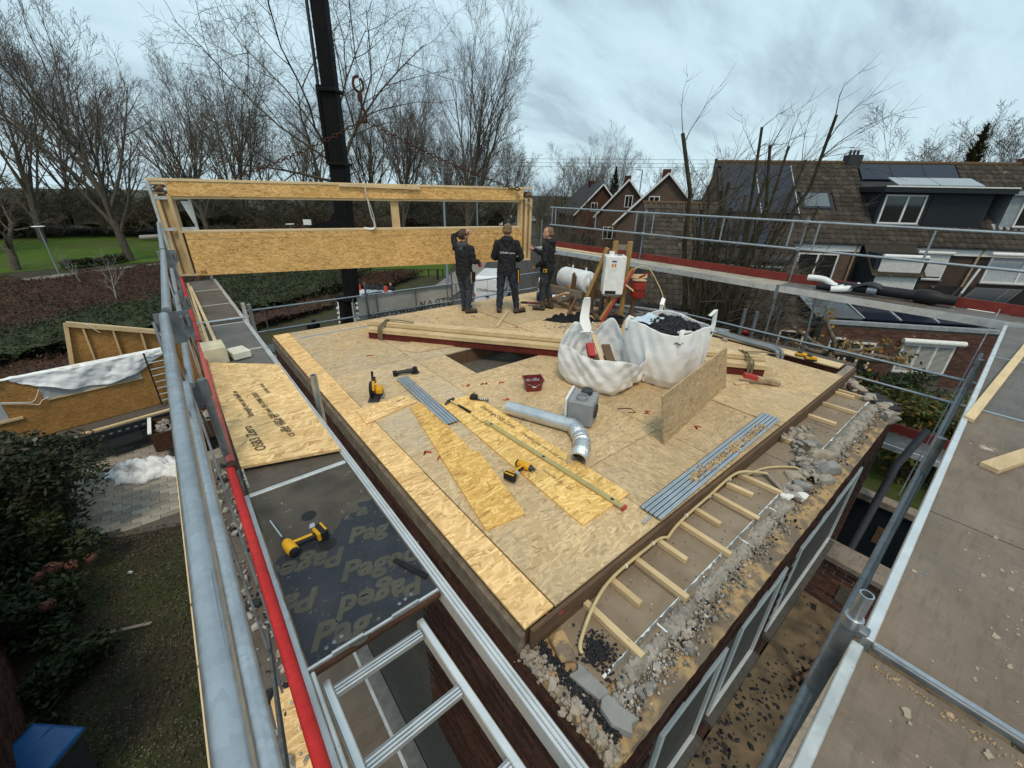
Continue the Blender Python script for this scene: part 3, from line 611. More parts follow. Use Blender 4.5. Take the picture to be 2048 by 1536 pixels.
# pit on the right: exposed brick and joists, plank along the right edge
MB().bb(7.41,8.16,1.27,8.1,5.0,5.22).build('pit_floor', m_mortard, house)
brick_field(house, (8.15,4.0,5.22), (0,-1,0), (-1,0,0), 2.7, .34, m_brickd, 40)
MB().bb(8.16,8.36,1.2,8.1,0,5.54).build('party_wall', m_mortard, house)
for y in (2.30,3.35,4.4,5.6,6.7): MB().bb(7.42,8.15,y,y+.07,5.36,5.56).build('trimmer_joist', m_greyw, house, bevel=.003)
MB().bb(7.72,7.98,1.30,4.9,5.585,5.607).build('edge_plank', m_pine_y, house, bevel=.002)
# marks and prints on the deck
for k, (x, y) in enumerate(((2.95,4.15),(2.72,4.25),(2.9,3.6),(1.75,3.35),(1.52,3.18),(1.60,3.02),(4.7,7.0),(4.95,5.9),(3.6,3.2),(4.05,2.3),(4.2,1.75),(3.15,4.05),(2.1,6.1))):
    MB().grid(lambda u, v: (x+(u-.5)*.09+.02*math.sin(v*9+k), y+(v-.5)*.025+.03*math.sin(u*7+k), RZ+.0022), 4, 2).build('red_paint_mark', m_redmk, house)
MB().bb(1.45,3.3,7.62,7.66,RZ+.001,RZ+.0016).build('chalk_line', m_bluemk, house)
# ---------------------------------------------------------------- scaffolding
DZ = 6.4
TR = .0218
sc = thing('scaffold', 'galvanised scaffold walkway with red tube along the left wall', 'scaffold', (-.1,1.2,0))
def tube(par, a, b, r=TR, m=m_galv, name='guard_rail', n=16): return MB().tube([a, b], r, n).build(name, m, par, smooth=True)
tube(sc, (-.092,.05,7.385), (-.090,2.70,7.39)); tube(sc, (-.075,2.76,7.40), (-.02,5.45,7.40)); tube(sc, (-.02,5.5,7.41), (.03,9.6,7.41))
tube(sc, (-.108,.2,6.86), (-.11,3.05,6.88)); tube(sc, (-.09,3.0,6.88), (-.03,5.7,6.89)); tube(sc, (-.03,5.7,6.89), (.03,9.6,6.9))
tube(sc, (-.03,.3,6.455), (-.031,2.62,6.46), .0225, m_redtube, 'red_tube'); tube(sc, (-.02,2.62,6.465), (.03,5.35,6.465), .0225, m_redfade, 'red_tube'); tube(sc, (.03,5.35,6.465), (.10,9.6,6.465), .0225, m_redtube, 'red_tube')
for y in (2.62,5.35): MB().lathe((-.02 if y < 3 else .03,y-.03,6.463), [(.027,0),(.03,.01),(.03,.05),(.027,.06)], 14, (0,1,0)).build('tube_collar', m_rust, sc, smooth=True)
def guard_plate(y, x, z):
    b = MB(); b.extr([(x-.05,y,z-.05),(x+.10,y,z-.05),(x+.10,y,z-.16),(x+.05,y,z-.22),(x-.02,y,z-.22),(x-.05,y,z-.14)], (0,.006,0)); b.box((x+.06,y-.02,z-.1),(.012,.04,.05)); b.box((x+.085,y-.02,z-.1),(.012,.04,.05))
    b.build('guard_plate', m_galvd, sc)
for y, x, z in ((2.73,-.085,7.45),(5.45,-.02,7.46),(3.05,-.10,6.93),(5.7,-.03,6.94)): guard_plate(y, x, z)
# diagonal channel frames of the guard sides
for a, b in (((-.14,2.72,7.36),(-.135,2.0,5.2)),((-.13,2.8,7.3),(-.12,4.9,5.6)),((-.10,3.05,6.8),(-.09,2.3,5.2)),((-.05,5.45,7.3),(-.05,4.6,5.6)),((-.05,5.5,7.3),(-.03,7.4,5.6)),((-.13,.9,6.3),(-.13,2.65,5.0))):
    MB().beam(a, b, .012, .07).build('brace_channel', m_galvd, sc)
for y in (2.75,5.48,8.1): tube(sc, (-.06+.012*y,y,0), (-.06+.012*y,y,7.0), TR, m_galvd, 'post')
tube(sc, (.06,9.62,5.6), (.06,9.62,8.05), .026, m_alu, 'post'); tube(sc, (.55,9.62,5.6), (.55,9.62,8.05), .026, m_alu, 'post')
for z in (7.8,7.3): MB().beam((.06,9.62,z),(.55,9.62,z),.03,.05).build('end_rung', m_alu, sc)
MB().extr([(.42,9.6,7.75),(.53,9.6,7.75),(.53,9.6,7.35)], (0,.02,0)).build('gusset', m_alu, sc)
# decks: ladder hatch, boards and aluminium edges
def strip(par, x0,x1,y0,y1,z0,z1,m=m_alu,name='deck_edge'): return MB().bb(x0,x1,y0,y1,z0,z1).build(name, m, par, bevel=.004)
strip(sc, -.028,.012,.2,2.36,6.33,6.405,m_alu); strip(sc, .560,.572,.2,9.6,6.32,6.412,m_aluclean); strip(sc, .575,.59,.2,9.6,6.32,6.409,m_aluclean); strip(sc, .593,.606,.2,9.6,6.32,6.404,m_aluclean)
strip(sc, .014,.03,.2,1.14,6.34,6.40,m_alu)
MB().bb(.018,.555,1.165,2.05,6.378,6.398).build('hatch_panel', m_paged, sc, bevel=.002)
MB().grid(lambda u, v: (.019+u*.535, 1.74+.16*u+.025*math.sin(u*9)+.012*math.sin(u*31)+v*(2.32-1.74-.16*u-.025*math.sin(u*9)-.012*math.sin(u*31)), 6.3988), 60, 8).build('mud_film', m_hatch, sc)
MB().bb(.018,.555,2.05,2.325,6.378,6.3978).build('hatch_panel', m_hatch, sc)
MB().bb(.012,.556,2.33,2.362,6.36,6.406).build('deck_cross_edge', m_alu, sc, bevel=.003)
MB().bb(.012,.556,1.134,1.150,6.366,6.390).build('deck_cross_edge', m_rust, sc, bevel=.003)
MB().bb(.012,.556,1.152,1.163,6.36,6.399).build('hinge_edge', m_alu, sc)
for x in (.16,.40): MB().tube([(x-.06,1.156,6.405),(x+.06,1.156,6.405)], .008, 8).build('hinge', m_steel, sc, smooth=True)
for x, y in ((.12,1.20),(.15,1.205),(.09,1.195),(.42,1.2),(.45,1.205),(.39,1.195)): MB().lathe((x,y,6.3985), [(.008,0),(.008,.002),(.004,.003)], 10).build('screw_washer', m_galvd, sc, smooth=True)
for x, y, r in ((.235,1.98,.038),(.255,1.72,.042)): MB().lathe((x,y,6.3984),[(r,0),(r,.0012)],20).build('hand_hole', m_black, sc)
MB().beam((.47,1.42,6.404),(.545,1.24,6.404),.022,.010).build('strap', m_cloth, sc)
for i, (x, y, t, rot, s_) in enumerate(((.135,1.655,'Paged',180,.15),(.455,1.675,'Pag',0,.14),(.43,1.455,'Paged',0,.15),(.07,1.47,'Pa',180,.15),(.36,1.285,'Paged',180,.15),(.17,1.235,'Pag',0,.16),(.46,1.86,'Pa',0,.13),(.28,1.83,'Pa',180,.12))):
    text_mesh('print', t, s_, m_pagedtx, sc, Matrix.Translation((x-.02*(rot==0),y,6.3982)) @ Matrix.Rotation(R(rot-16), 4, 'Z'), shear=.25, ext=.0004, bold=.005)
for i, (a, c, m) in enumerate(((2.365,3.6,m_deck),(3.605,5.02,m_deckg),(5.025,6.22,m_deckg),(6.225,7.42,m_deck),(7.425,8.6,m_deck),(8.605,9.6,m_deckg))):
    MB().bb(.03,.558,a,c-.005,6.37,6.394).build('deck_board', m, sc)
for y in (3.6,5.02,6.22,7.42,8.6): MB().bb(.03,.558,y-.006,y+.006,6.3945,6.3985).build('deck_seam', m_whitep, sc)
tube(sc, (-.06,6.3,6.43), (.64,6.3,6.43), .018, m_galv, 'cross_tube'); tube(sc, (.61,6.3,6.25), (.61,6.3,6.62), .024, m_alu, 'cross_tube')
# toe planks lying on the walkway
for a, b, w, m in (((.05,4.75,6.42),(.09,8.8,6.42),.07,m_plank),((.10,4.95,6.42),(.16,9.2,6.42),.032,m_pine_y),((.175,5.35,6.425),(.18,8.9,6.425),.034,m_pine_y)):
    p = MB().beam(a, b, w, .035).build('loose_plank', m, bevel=.003)
    tag(p, ['brown weathered plank on the left walkway beside the red tube','thin long batten next to the brown plank on the walkway','shorter pale batten nearest the walkway boards'][int(w*1000)%5 if False else (0 if m is m_plank else (1 if w < .033 else 2))], 'plank')
# lower lift seen through the hatch
low = thing('scaffold_lift', 'lower scaffold deck seen through the open hatch', 'scaffold', (.25,.8,4.4))
MB().bb(-.02,.36,-.4,4.5,4.36,4.40).build('deck_board', m_deck, low); MB().bb(.362,.385,-.4,4.5,4.33,4.41).build('deck_edge', m_alu, low)
MB().bb(-.06,-.022,-.4,4.5,4.33,4.41).build('deck_edge', m_alu, low)
sheet('plinth_path', [(.45,-1),(1.08,-1),(1.08,9),(.45,9)], .05, m_concg, .05)
# loose ladder standing in the hatch
ld = thing('ladder', 'aluminium ladder frame lying level in the open hatch', 'ladder', (.25,.9,6.3))
for x0, x1 in ((.052,.085),(.442,.478)): MB().beam((x0,1.125,6.30),(x1,-.1,6.285), .030, .07).build('rail', m_aluclean, ld, bevel=.004)
for i, y in enumerate((1.075,.79,.50,.21)):
    x0, x1 = .068+.03*(1.1-y), .425+.03*(1.1-y); MB().beam((x0,y,6.312),(x1,y,6.312), .040, .030).build('rung', m_aluclean, ld, bevel=.003)
    for k in range(3): MB().beam((x0,y-.013+k*.013,6.3285),(x1,y-.013+k*.013,6.3285),.004,.003).build('rung_groove', m_galvd, ld)
# strand board sheet bridging the walkway
sh = thing('osb_sheet', 'big printed strand board sheet lying across the left walkway', 'board', (.3,3.5,6.44))
MB().hexa([(.02,2.62,6.425),(.565,2.46,6.418),(.575,4.28,6.418),(.03,4.72,6.425),(.02,2.62,6.443),(.565,2.46,6.436),(.575,4.28,6.436),(.03,4.72,6.443)]).build('sheet', m_osb_pale, sh)
def otxt(par, s, x, y, z, size, rz, m=m_ink, bold=.0006): return text_mesh('print', s, size, m, par, Matrix.Translation((x,y,z)) @ Matrix.Rotation(R(rz),4,'Z'), shear=.2, ext=.0003, bold=bold)
otxt(sh, 'Strength you can build on', .165,3.55,6.4445,.055,94); otxt(sh, 'OSB3 Zero', .145,2.93,6.4445,.085,94,bold=.001)
otxt(sh, '18 x 1197 x 2397 mm  EN 13986 OSB/3', .30,3.3,6.4432,.05,94); otxt(sh, 'CE 0502  18mm  E1', .345,3.0,6.4428,.05,94,bold=.0005); otxt(sh, 'EN 300 - 18 mm', .36,3.75,6.4426,.035,94)
blk = thing('insulation_block', 'cream foam offcut behind the printed sheet on the walkway', 'insulation', (.2,4.75,6.4))
MB().extr([(.03,4.72,6.40),(.03,4.95,6.40),(.03,5.15,6.52),(.03,4.72,6.56)], (.19,0,0)).build('foam_wedge', plain('cream_foam', (.66,.58,.40), .9), blk, bevel=.004); MB().box((.32,4.84,6.44),(.16,.22,.07),(0,0,.2)).build('foam_scrap', plain('pale_foam', (.70,.66,.54), .9), blk, bevel=.004)
MB().pipe((.68,3.35,5.2),(.675,3.36,6.62),.026).build('post_spigot', m_galv, sc, smooth=True)

# near right walkway
sr = thing('scaffold', 'muddy scaffold platform filling the lower right corner', 'scaffold', (3,-.6,0))
strip(sr, .4,1.735,-.112,-.072,6.32,6.41,m_alu); strip(sr, 1.775,9.0,-.130,-.092,6.34,6.42,m_aluclean)
for x0, x1, m in ((.4,1.73,m_deckr),(1.79,3.0,m_deckr),(3.005,5.0,m_deckr),(5.02,7.0,m_deckg),(7.02,9.0,m_deckg)): MB().bb(x0,x1-.004,-.74,-.131 if x0 > 1.7 else -.113,6.372,6.402 if x0 > 1.7 else 6.396).build('deck_board', m, sr)
for x in (5.01,7.01): MB().bb(x-.02,x+.012,-.74,-.131,6.38,6.41).build('deck_seam', m_galv, sr)
MB().bb(1.742,1.772,-.9,-.13,6.395,6.428).build('cross_tube', m_galvd, sr, bevel=.006)
MB().bb(1.748,1.768,-.9,-.13,6.429,6.431).build('rail_top', m_galv, sr)
MB().bb(.4,9,-.80,-.745,6.33,6.42).build('deck_edge', m_alu, sr)
sp_ = MB(); r3 = random.Random(44)
for i in range(95):
    x, y = (r3.gauss(2.35,.35), r3.gauss(-.52,.10)) if i < 60 else (r3.uniform(.5,8.8), r3.uniform(-.72,-.15))
    if not (-.73 < y < -.14) or abs(x-1.757) < .05: continue
    r_ = abs(r3.gauss(0,.005))+.0016; n_ = 9; pts = [(x+math.cos(6.283*k/n_)*r_*r3.uniform(.5,1.5)*1.5, y+math.sin(6.283*k/n_)*r_*r3.uniform(.5,1.4)) for k in range(n_)]; sp_.prism(pts, 6.395, 6.4045)
tag(sp_.build('plaster_splashes', grunge('plaster_splash', (.27,.22,.16), (.40,.34,.26), .95, 0, 30), sr), kind='stuff')
sp_ = MB()
for i in range(260): x, y = r3.uniform(1.80,1.95)+r3.random()**3*.4, r3.uniform(-.75,-.14); sp_.ico((1.70-abs(r3.gauss(0,.022)), y, 6.398), abs(r3.gauss(0,.003))+.001, i, .3, (1,1,.4))
tag(sp_.build('sawdust_line', plain('deck_sawdust', (.42,.30,.18), .95), sr), kind='stuff')
for x in (.9,2.4,4.0,6.0):
    for y in (-.2,-.68): MB().lathe((x,y,6.4022 if x > 1.7 else 6.3962), [(.009,0),(.009,.0015)], 8).build('rivet', m_galvd, sr)
tube(sr, (1.79,-.048,0), (1.79,-.048,6.46), .0285, m_galvd, 'post'); MB().pipe((1.79,-.048,6.46),(1.79,-.048,6.60),.024,18,.005).lathe((1.79,-.048,6.42),[(.034,0),(.034,.05),(.029,.055)],18).build('spigot', m_galv, sr, smooth=True)
MB().box((1.80,-.085,6.41),(.05,.05,.04)).build('coupler', m_galvd, sr, bevel=.006)
for x in (4.4,7.2): tube(sr, (x,-.05,0), (x,-.05,6.3), .0285, m_galvd, 'post')
tube(sr, (.3,-.035,5.95),(9.0,-.03,5.95), .026, m_galvd, 'ledger')
MB().beam((9.0,.02,6.58),(6.4,.02,4.6),.012,.12).build('brace_channel', m_galvd, sr)
for k in range(4): MB().lathe((8.6-k*.55,.012,6.275-k*.419),[(.012,0),(.012,.016)],10,(0,1,0)).build('bolt_hole', m_black, sr)
p = tag(MB().hexa([(4.62,-.16,6.405),(4.66,-.10,6.405),(8.0,-.32,6.405),(7.96,-.385,6.405),(4.62,-.16,6.44),(4.66,-.10,6.44),(8.0,-.32,6.44),(7.96,-.385,6.44)]).build('timber_plank', m_pine, bevel=.003), 'long pale plank lying along the far half of the muddy platform', 'plank')
p = tag(MB().beam((3.83,-.30,6.42),(4.4,-.50,6.42),.095,.035).build('timber_offcut', m_pine, bevel=.003), 'short plank end at the right edge of the muddy platform', 'plank')
# far right walkway with red toe board
sf = thing('scaffold', 'scaffold walkway with red toe board and double guard rails behind the roof', 'scaffold', (9.35,4,0))
XR = 9.64
def arail(ys, z, m=m_galv, x=XR):
    for a, b in zip(ys, ys[1:]): tube(sf, (x,a+.02,z), (x,b-.02,z), TR, m)
YS = (-3.0,-.55,2.92,6.5,9.95)
arail(YS, 7.59); arail(YS, 7.09)
for y in (2.92,6.5,-.55): tube(sf, (XR+.02,y,0), (XR+.02,y,7.68), TR, m_galvd, 'post'); 
for y in (2.92,6.5):
    for z in (7.59,7.09): MB().box((XR,y,z),(.07,.09,.06)).build('coupler', m_galv, sf, bevel=.01)
for y in (9.85,9.7,8.1,6.75,6.25,4.5,3.15,2.7,1.1,-.3): tube(sf, (XR,y,7.09), (XR,y,7.59), .017, m_galv, 'guard_upright')
MB().bb(XR+.03,XR+.06,-3,2.9,6.46,6.61).build('toe_board', m_toe, sf); MB().bb(XR+.03,XR+.06,2.95,6.45,6.46,6.61).build('toe_board', m_toe, sf); MB().bb(XR+.03,XR+.06,6.55,9.95,6.46,6.61).build('toe_board', m_toe, sf)
for a, c, m in ((-3,-.6,m_deckg),(-.58,2.9,m_deckg),(2.92,6.48,grunge('sandy_deck',(.28,.25,.20),(.38,.345,.285),.85,0,3,bump=.2)),(6.5,9.95,grunge('pale_deck',(.33,.31,.27),(.43,.41,.37),.8,0,3))): MB().bb(9.075,XR+.03,a,c,6.41,6.45).build('deck_board', m, sf)
MB().bb(9.055,9.073,-3,9.95,6.34,6.456).build('deck_edge', m_aluclean, sf)
for y in (2.90,): MB().bb(9.05,9.07,y-.03,y+.03,6.2,6.47).build('deck_claw', m_galvd, sf)
tube(sf, (9.1,2.9,0), (9.1,2.9,6.35), TR, m_galvd, 'post'); tube(sf, (9.1,6.5,0), (9.1,6.5,6.35), TR, m_galvd, 'post'); tube(sf, (9.1,-.5,0), (9.1,-.5,6.35), TR, m_galvd, 'post')
tube(sf, (9.08,-3,5.49), (9.08,5.2,5.49)); tube(sf, (9.08,-3,5.10), (9.08,2.6,5.10))
tube(sf, (9.5,2.2,4.2), (9.5,2.35,6.4), .02, m_galv, 'brace'); tube(sf, (9.12,2.5,3.8), (9.12,2.5,5.5), .024, m_galvd, 'post')
for y in (3.42,3.18): tube(sf, (9.2,y,4.2), (9.2,y,5.85), .036, m_galvd, 'post')
MB().bb(9.1,9.7,-2.6,1.2,4.02,4.06).build('deck_board', m_deckg, sf); MB().bb(9.08,9.1,-2.6,1.2,3.97,4.07).build('deck_edge', m_aluclean, sf); MB().bb(9.7,9.73,-2.6,1.2,4.07,4.24).build('toe_board', m_toe, sf)
MB().bb(9.3,9.56,7.0,9.6,6.452,6.475).build('scaffold_plank', m_pine_y, sf); MB().bb(9.15,9.2,6.7,8.4,6.452,6.46).build('white_trim', m_enamel, sf)
# back guard rail, one lift lower, with the banner
sb = thing('scaffold', 'lower back scaffold rail with a banner seen from behind', 'scaffold', (4,10.26,0))
for z in (5.57,5.07):
    for a, b in ((.95,3.62),(3.68,6.15),(6.2,9.6)): tube(sb, (a,10.26,z), (b,10.26,z), .02, m_galv)
for x in (1.35,3.3,3.9,5.0,6.0,6.3,8.2,9.4): tube(sb, (x,10.26,5.07), (x,10.26,5.57), .014, m_galvd, 'guard_upright')
for x in (3.65,6.17,9.62): tube(sb, (x,10.28,0), (x,10.28,5.9 if x < 9 else 7.2), .024, m_galvd, 'post')
MB().bb(1.06,1.12,10.2,10.26,4.6,5.72).build('end_post', m_alu, sb, bevel=.004)
def ban(u, v): return (3.42+u*2.75, 10.30+.015*math.sin(u*14)*math.sin(v*3), 4.55+v*.98+.012*math.sin(u*9))
MB().grid(ban, 30, 8).build('banner', m_banner, sb, smooth=True)
text_mesh('banner_print', 'STRAK', .36, m_bannertx, sb, frame((5.62,10.285,5.06),(1,0,0),(0,0,1)), ext=.0005, flip=True)
text_mesh('banner_print', 'bouwgroep', .33, m_bannertx, sb, frame((4.45,10.283,5.05),(1,0,0),(0,0,1)), ext=.0005, flip=True)
MB().bb(1.0,9.7,10.3,10.9,4.5,4.55).build('deck_board', m_deckg, sb)
# ---------------------------------------------------------------- things lying on the roof deck
T = RZ
def poly_board(name, label, cat, pts, z0, z1, m, prints=()):
    t = thing(name, label, cat, (pts[0][0],pts[0][1],z0)); MB().prism(pts[::-1] if sum((b[0]-a[0])*(b[1]+a[1]) for a, b in zip(pts, pts[1:]+pts[:1])) > 0 else pts, z0, z1).build('board', m, t)
    for s_, x, y, sz, rz, bo in prints: otxt(t, s_, x, y, z1+.0008, sz, rz, m_ink, bo)
    return t
poly_board('board_offcut', 'small rectangular strand board offcut under the guide rail end', 'board', [(1.254,4.064),(1.959,4.209),(1.883,4.472),(1.273,4.44)], T+.002, T+.022, m_osb_pale, [('zero',1.80,4.36,.07,8,.001)])
poly_board('notched_board', 'long notched golden strand board beside the walkway edge', 'board', [(1.381,1.949),(1.739,1.897),(1.945,2.84),(1.896,2.896),(2.033,4.153),(1.826,4.146)], T+.001, T+.019, m_osb_new)
poly_board('printed_board', 'wide strand board strip with black printed slogan, spirit level on it', 'board', [(2.017,1.518),(2.624,1.519),(2.622,3.969),(2.148,3.983)], T+.001, T+.019, osb('osb_print_strip', (.88,.60,.23), (.68,.42,.13), (.26,.13,.04)),
    [('SterlingOSB Zero',2.52,3.30,.088,-90,.001),('Strength you can build on',2.52,2.55,.062,-90,.0003),('0502  OSB/3  EN 13986  18mm',2.30,3.4,.035,-90,.0),('WESOSB 1251 / 331',2.25,2.05,.045,-90,.0),('18 mm',2.14,2.3,.035,-90,.0)])
poly_board('board_offcut', 'thin strand board pieces under the strapped steel beam', 'board', [(2.55,6.1),(2.75,5.75),(3.55,5.65),(3.3,6.5)], T+.001, T+.019, m_osb_roof[0])
def guide_rail(label, x0, y0, x1, y1, w, n, mm=m_zinc):
    t = thing('guide_rail', label, 'guide rail', (x0,y0,T+.02)); a, b = V(x0,y0,0), V(x1,y1,0); d = (b-a).normalized(); s_ = V(-d.y,d.x,0)
    for i in range(n):
        c = (i-(n-1)/2)*(w/n); MB().beam(a+s_*c+V(0,0,T+.026), b+s_*c+V(0,0,T+.026), w/n*.80, .012).build('profile', mm, t, bevel=.002)
        MB().beam(a+s_*(c+w/n*.5)+V(0,0,T+.022), b+s_*(c+w/n*.5)+V(0,0,T+.022), w/n*.2, .008).build('groove', m_black, t)
        MB().beam(a+s_*(c+w/n*.12)+V(0,0,T+.0345), b+s_*(c+w/n*.12)+V(0,0,T+.0345), .010, .005).build('rib', mm, t)
    return t
guide_rail('short pair of aluminium saw guide rails across the board offcuts', 2.11,4.97,2.02,3.49,.165,4)
t = guide_rail('long grey guide rails along the near roof edge', 2.55,1.255,5.14,1.31,.20,5); MB().beam((2.42,1.235,T+.012),(2.6,1.25,T+.012),.02,.006).build('connector', m_steel, t)
gb = MB(); r3 = random.Random(12)
for i in range(520):
    q = r3.random(); gb.ico((3.2+q*1.6, 1.27+r3.gauss(0,.022), T+.0365), abs(r3.gauss(0,.007))+.002, i, .3, (1.8,1,.25))
tag(tag(gb.build('sawdust', plain('sawdust', (.55,.38,.20), .95)), 'pale sawdust scattered on the long guide rails', 'sawdust'), kind='stuff')
# spirit level
t = thing('spirit_level', 'olive yellow spirit level lying on the printed board', 'level', (2.331,3.284,T+.02)); a, b = V(2.331,3.284,T+.032), V(2.424,1.437,T+.032)
MB().beam(a, b, .05, .024).build('body', plain('olive_level', (.40,.33,.13), .4), t, bevel=.003); d = (b-a).normalized()
for q in (.06,.5,.94): MB().lathe(a+(b-a)*q+V(0,0,.0122), [(.016,0),(.016,.003),(.010,.003)], 14).build('vial', m_dark, t, smooth=True)
MB().beam(b, b+d*.022, .054, .028).build('end_cap', m_redmk, t)
# claw hammer
t = thing('claw_hammer', 'claw hammer with a dark grip beside the guide rail end', 'hammer', (2.29,3.8,T+.02))
MB().tube([(2.27,3.92,T+.045),(2.29,3.78,T+.04)], [.011,.012], 10).build('handle', m_pine, t, smooth=True); MB().tube([(2.29,3.78,T+.04),(2.305,3.64,T+.035),(2.315,3.56,T+.033)], [.014,.017,.016], 10, flat=(1,.75)).build('grip', m_black, t, smooth=True)
MB().beam((2.23,3.93,T+.045),(2.31,3.95,T+.045),.026,.03).tube([(2.23,3.93,T+.045),(2.20,3.92,T+.03),(2.175,3.90,T+.012)], [.012,.012,.004], 8, flat=(1.6,.8)).tube([(2.31,3.95,T+.045),(2.335,3.957,T+.045)], .015, 12).build('head', m_dark, t, smooth=True)
# power tools, modelled about their own base and turned into place
def battery(par, c, s_=1, rot=None):
    c = Vector(c); m3 = Euler(rot).to_matrix() if rot else Matrix.Identity(3)
    MB().box(c, (.075*s_,.115*s_,.03*s_), m3).build('battery_shell', m_yellow, par, bevel=.006); MB().box(c-m3@V(0,0,.022*s_), (.078*s_,.118*s_,.024*s_), m3).build('battery_base', m_black, par, bevel=.005); MB().box(c+m3@V(0,.02*s_,.018*s_),(.06*s_,.05*s_,.012*s_), m3).build('battery_latch', m_black, par, bevel=.003)
def impact_driver(label, loc, rz, k=1.0):
    t = local('impact_driver', label, 'power tool')     # lying on its side: motor along +X, grip along -Y
    MB().lathe((-.07,0,.035), [(.026,0),(.034,.012),(.034,.07),(.030,.10),(.022,.125),(.014,.14)], 18, (1,0,0)).build('motor_housing', m_yellow, t, smooth=True)
    MB().lathe((.035,0,.035), [(.026,0),(.026,.02),(.016,.035),(.010,.05),(.010,.06)], 16, (1,0,0)).build('chuck', m_dark, t, smooth=True); MB().tube([(.09,0,.035),(.135,0,.035)], .004, 8).build('bit', m_steel, t, smooth=True)
    MB().lathe((-.085,0,.035), [(.022,0),(.030,.006),(.030,.018)], 16, (1,0,0)).build('rear_cap', m_black, t, smooth=True)
    MB().tube([(-.015,-.02,.035),(-.025,-.08,.034),(-.035,-.14,.034)], [.023,.019,.022], 12, flat=(1,.9)).build('grip', m_black, t, smooth=True)
    MB().box((-.012,-.045,.035),(.018,.03,.018)).build('trigger', m_black, t, bevel=.004); MB().tube([(-.008,-.025,.055),(-.02,-.08,.054),(-.03,-.13,.053)], .008, 8, flat=(1.4,.5)).build('grip_insert', m_yellow, t, smooth=True)
    MB().box((-.035,-.155,.036),(.085,.022,.06)).build('battery_mount', m_yellow, t, bevel=.006); MB().box((-.033,-.187,.036),(.105,.042,.064)).build('battery', m_black, t, bevel=.007); MB().box((-.033,-.20,.069),(.08,.012,.004)).build('battery_label', m_yellow, t)
    MB().extr([(-.0,-.13,.072),(.035,-.15,.072),(.03,-.175,.072),(-.005,-.165,.072)], (0,0,.004)).build('belt_hook', m_steel, t)
    return put(t, loc, rz, sc=k)
impact_driver('yellow impact driver with a long bit on the black hatch panel', (.10,1.79,6.40), R(100), .80)
impact_driver('yellow impact driver lying on the printed strand board', (2.12,2.34,T+.02), R(-70), 1.15)
t = [o for o in COL.objects if o.name == 'impact_driver'][0]; MB().tube([(.09,0,.035),(.27,.0,.06)], .005, 8).build('long_bit', m_steel, t, smooth=True)
def circ_saw():
    t = local('circular_saw', 'yellow cordless circular saw resting on its base plate', 'power tool')
    MB().box((0,0,.006),(.14,.30,.008)).build('base_plate', m_dark, t, bevel=.002)
    for k in range(5): MB().box((-.05+k*.025,-.05,.0105),(.006,.15,.002)).build('plate_slot', m_black, t)
    MB().lathe((-.055,.03,.10), [(.098,0),(.105,.008),(.105,.03),(.09,.036)], 26, (1,0,0)).build('blade_guard', m_black, t, smooth=True)
    MB().lathe((-.015,.03,.105), [(.05,0),(.052,.05),(.045,.10),(.03,.115)], 18, (1,0,0)).build('motor', m_yellow, t, smooth=True)
    MB().tube([(.0,-.05,.12),(0,-.02,.20),(0,.05,.235),(0,.11,.215),(0,.14,.15)], [.02,.02,.022,.02,.02], 12, flat=(1,.85)).build('handle', m_yellow, t, smooth=True)
    MB().tube([(0,.0,.225),(0,.05,.242),(0,.10,.225)], .019, 10).build('grip', m_black, t, smooth=True); MB().box((.075,-.05,.13),(.075,.115,.07)).build('battery', m_yellow, t, bevel=.008); MB().box((.075,-.05,.085),(.078,.118,.03)).build('battery_base', m_black, t, bevel=.005)
    MB().tube([(-.03,.13,.16),(-.03,.15,.25),(-.03,.16,.29)], [.016,.014,.017], 10).build('front_knob', m_black, t, smooth=True); return t
put(circ_saw(), (1.60,4.66,T), R(-30))
t = local('angle_grinder', 'dark cordless grinder standing at the far end of the short guide rails', 'power tool')
MB().tube([(-.15,0,.04),(-.08,0,.05),(.02,0,.05),(.08,0,.05)], [.03,.026,.032,.03], 12).build('body', m_dark, t, smooth=True); MB().lathe((.11,0,.02), [(.035,0),(.04,.02),(.034,.07),(.02,.08)], 14).build('gear_head', m_black, t, smooth=True); MB().lathe((.11,0,.012), [(.062,0),(.062,.006)], 22).build('guard', m_dark, t); MB().box((-.17,0,.04),(.06,.08,.065)).build('battery', m_black, t, bevel=.008)
put(t, (2.25,5.08,T), R(-15))
t = local('utility_tool', 'small black tool with a striped blade handle near the hammer', 'tool'); MB().box((0,0,.03),(.10,.07,.055)).build('body', m_black, t, bevel=.012); MB().tube([(.03,.0,.06),(0,.03,.075),(-.03,.0,.06)], .008, 8).build('bail', m_dark, t, smooth=True); MB().box((.12,-.02,.012),(.15,.035,.012)).build('blade_handle', m_dark, t, bevel=.003)
for k in range(4): MB().box((.09+k*.025,-.02,.0185),(.008,.034,.002)).build('stripe', m_whitep, t)
put(t, (2.55,3.83,T+.02), R(-48))
for i, (x, y) in enumerate(((7.80,1.86),(7.74,1.70))):
    t = local('battery_pack', ['yellow battery pack on the edge plank, the farther of two','yellow battery pack on the edge plank, the nearer of two'][i], 'battery', 'spare battery packs'); battery(t, (0,0,.035), 1.35); put(t, (x,y,T+.008), R(20+i*8))
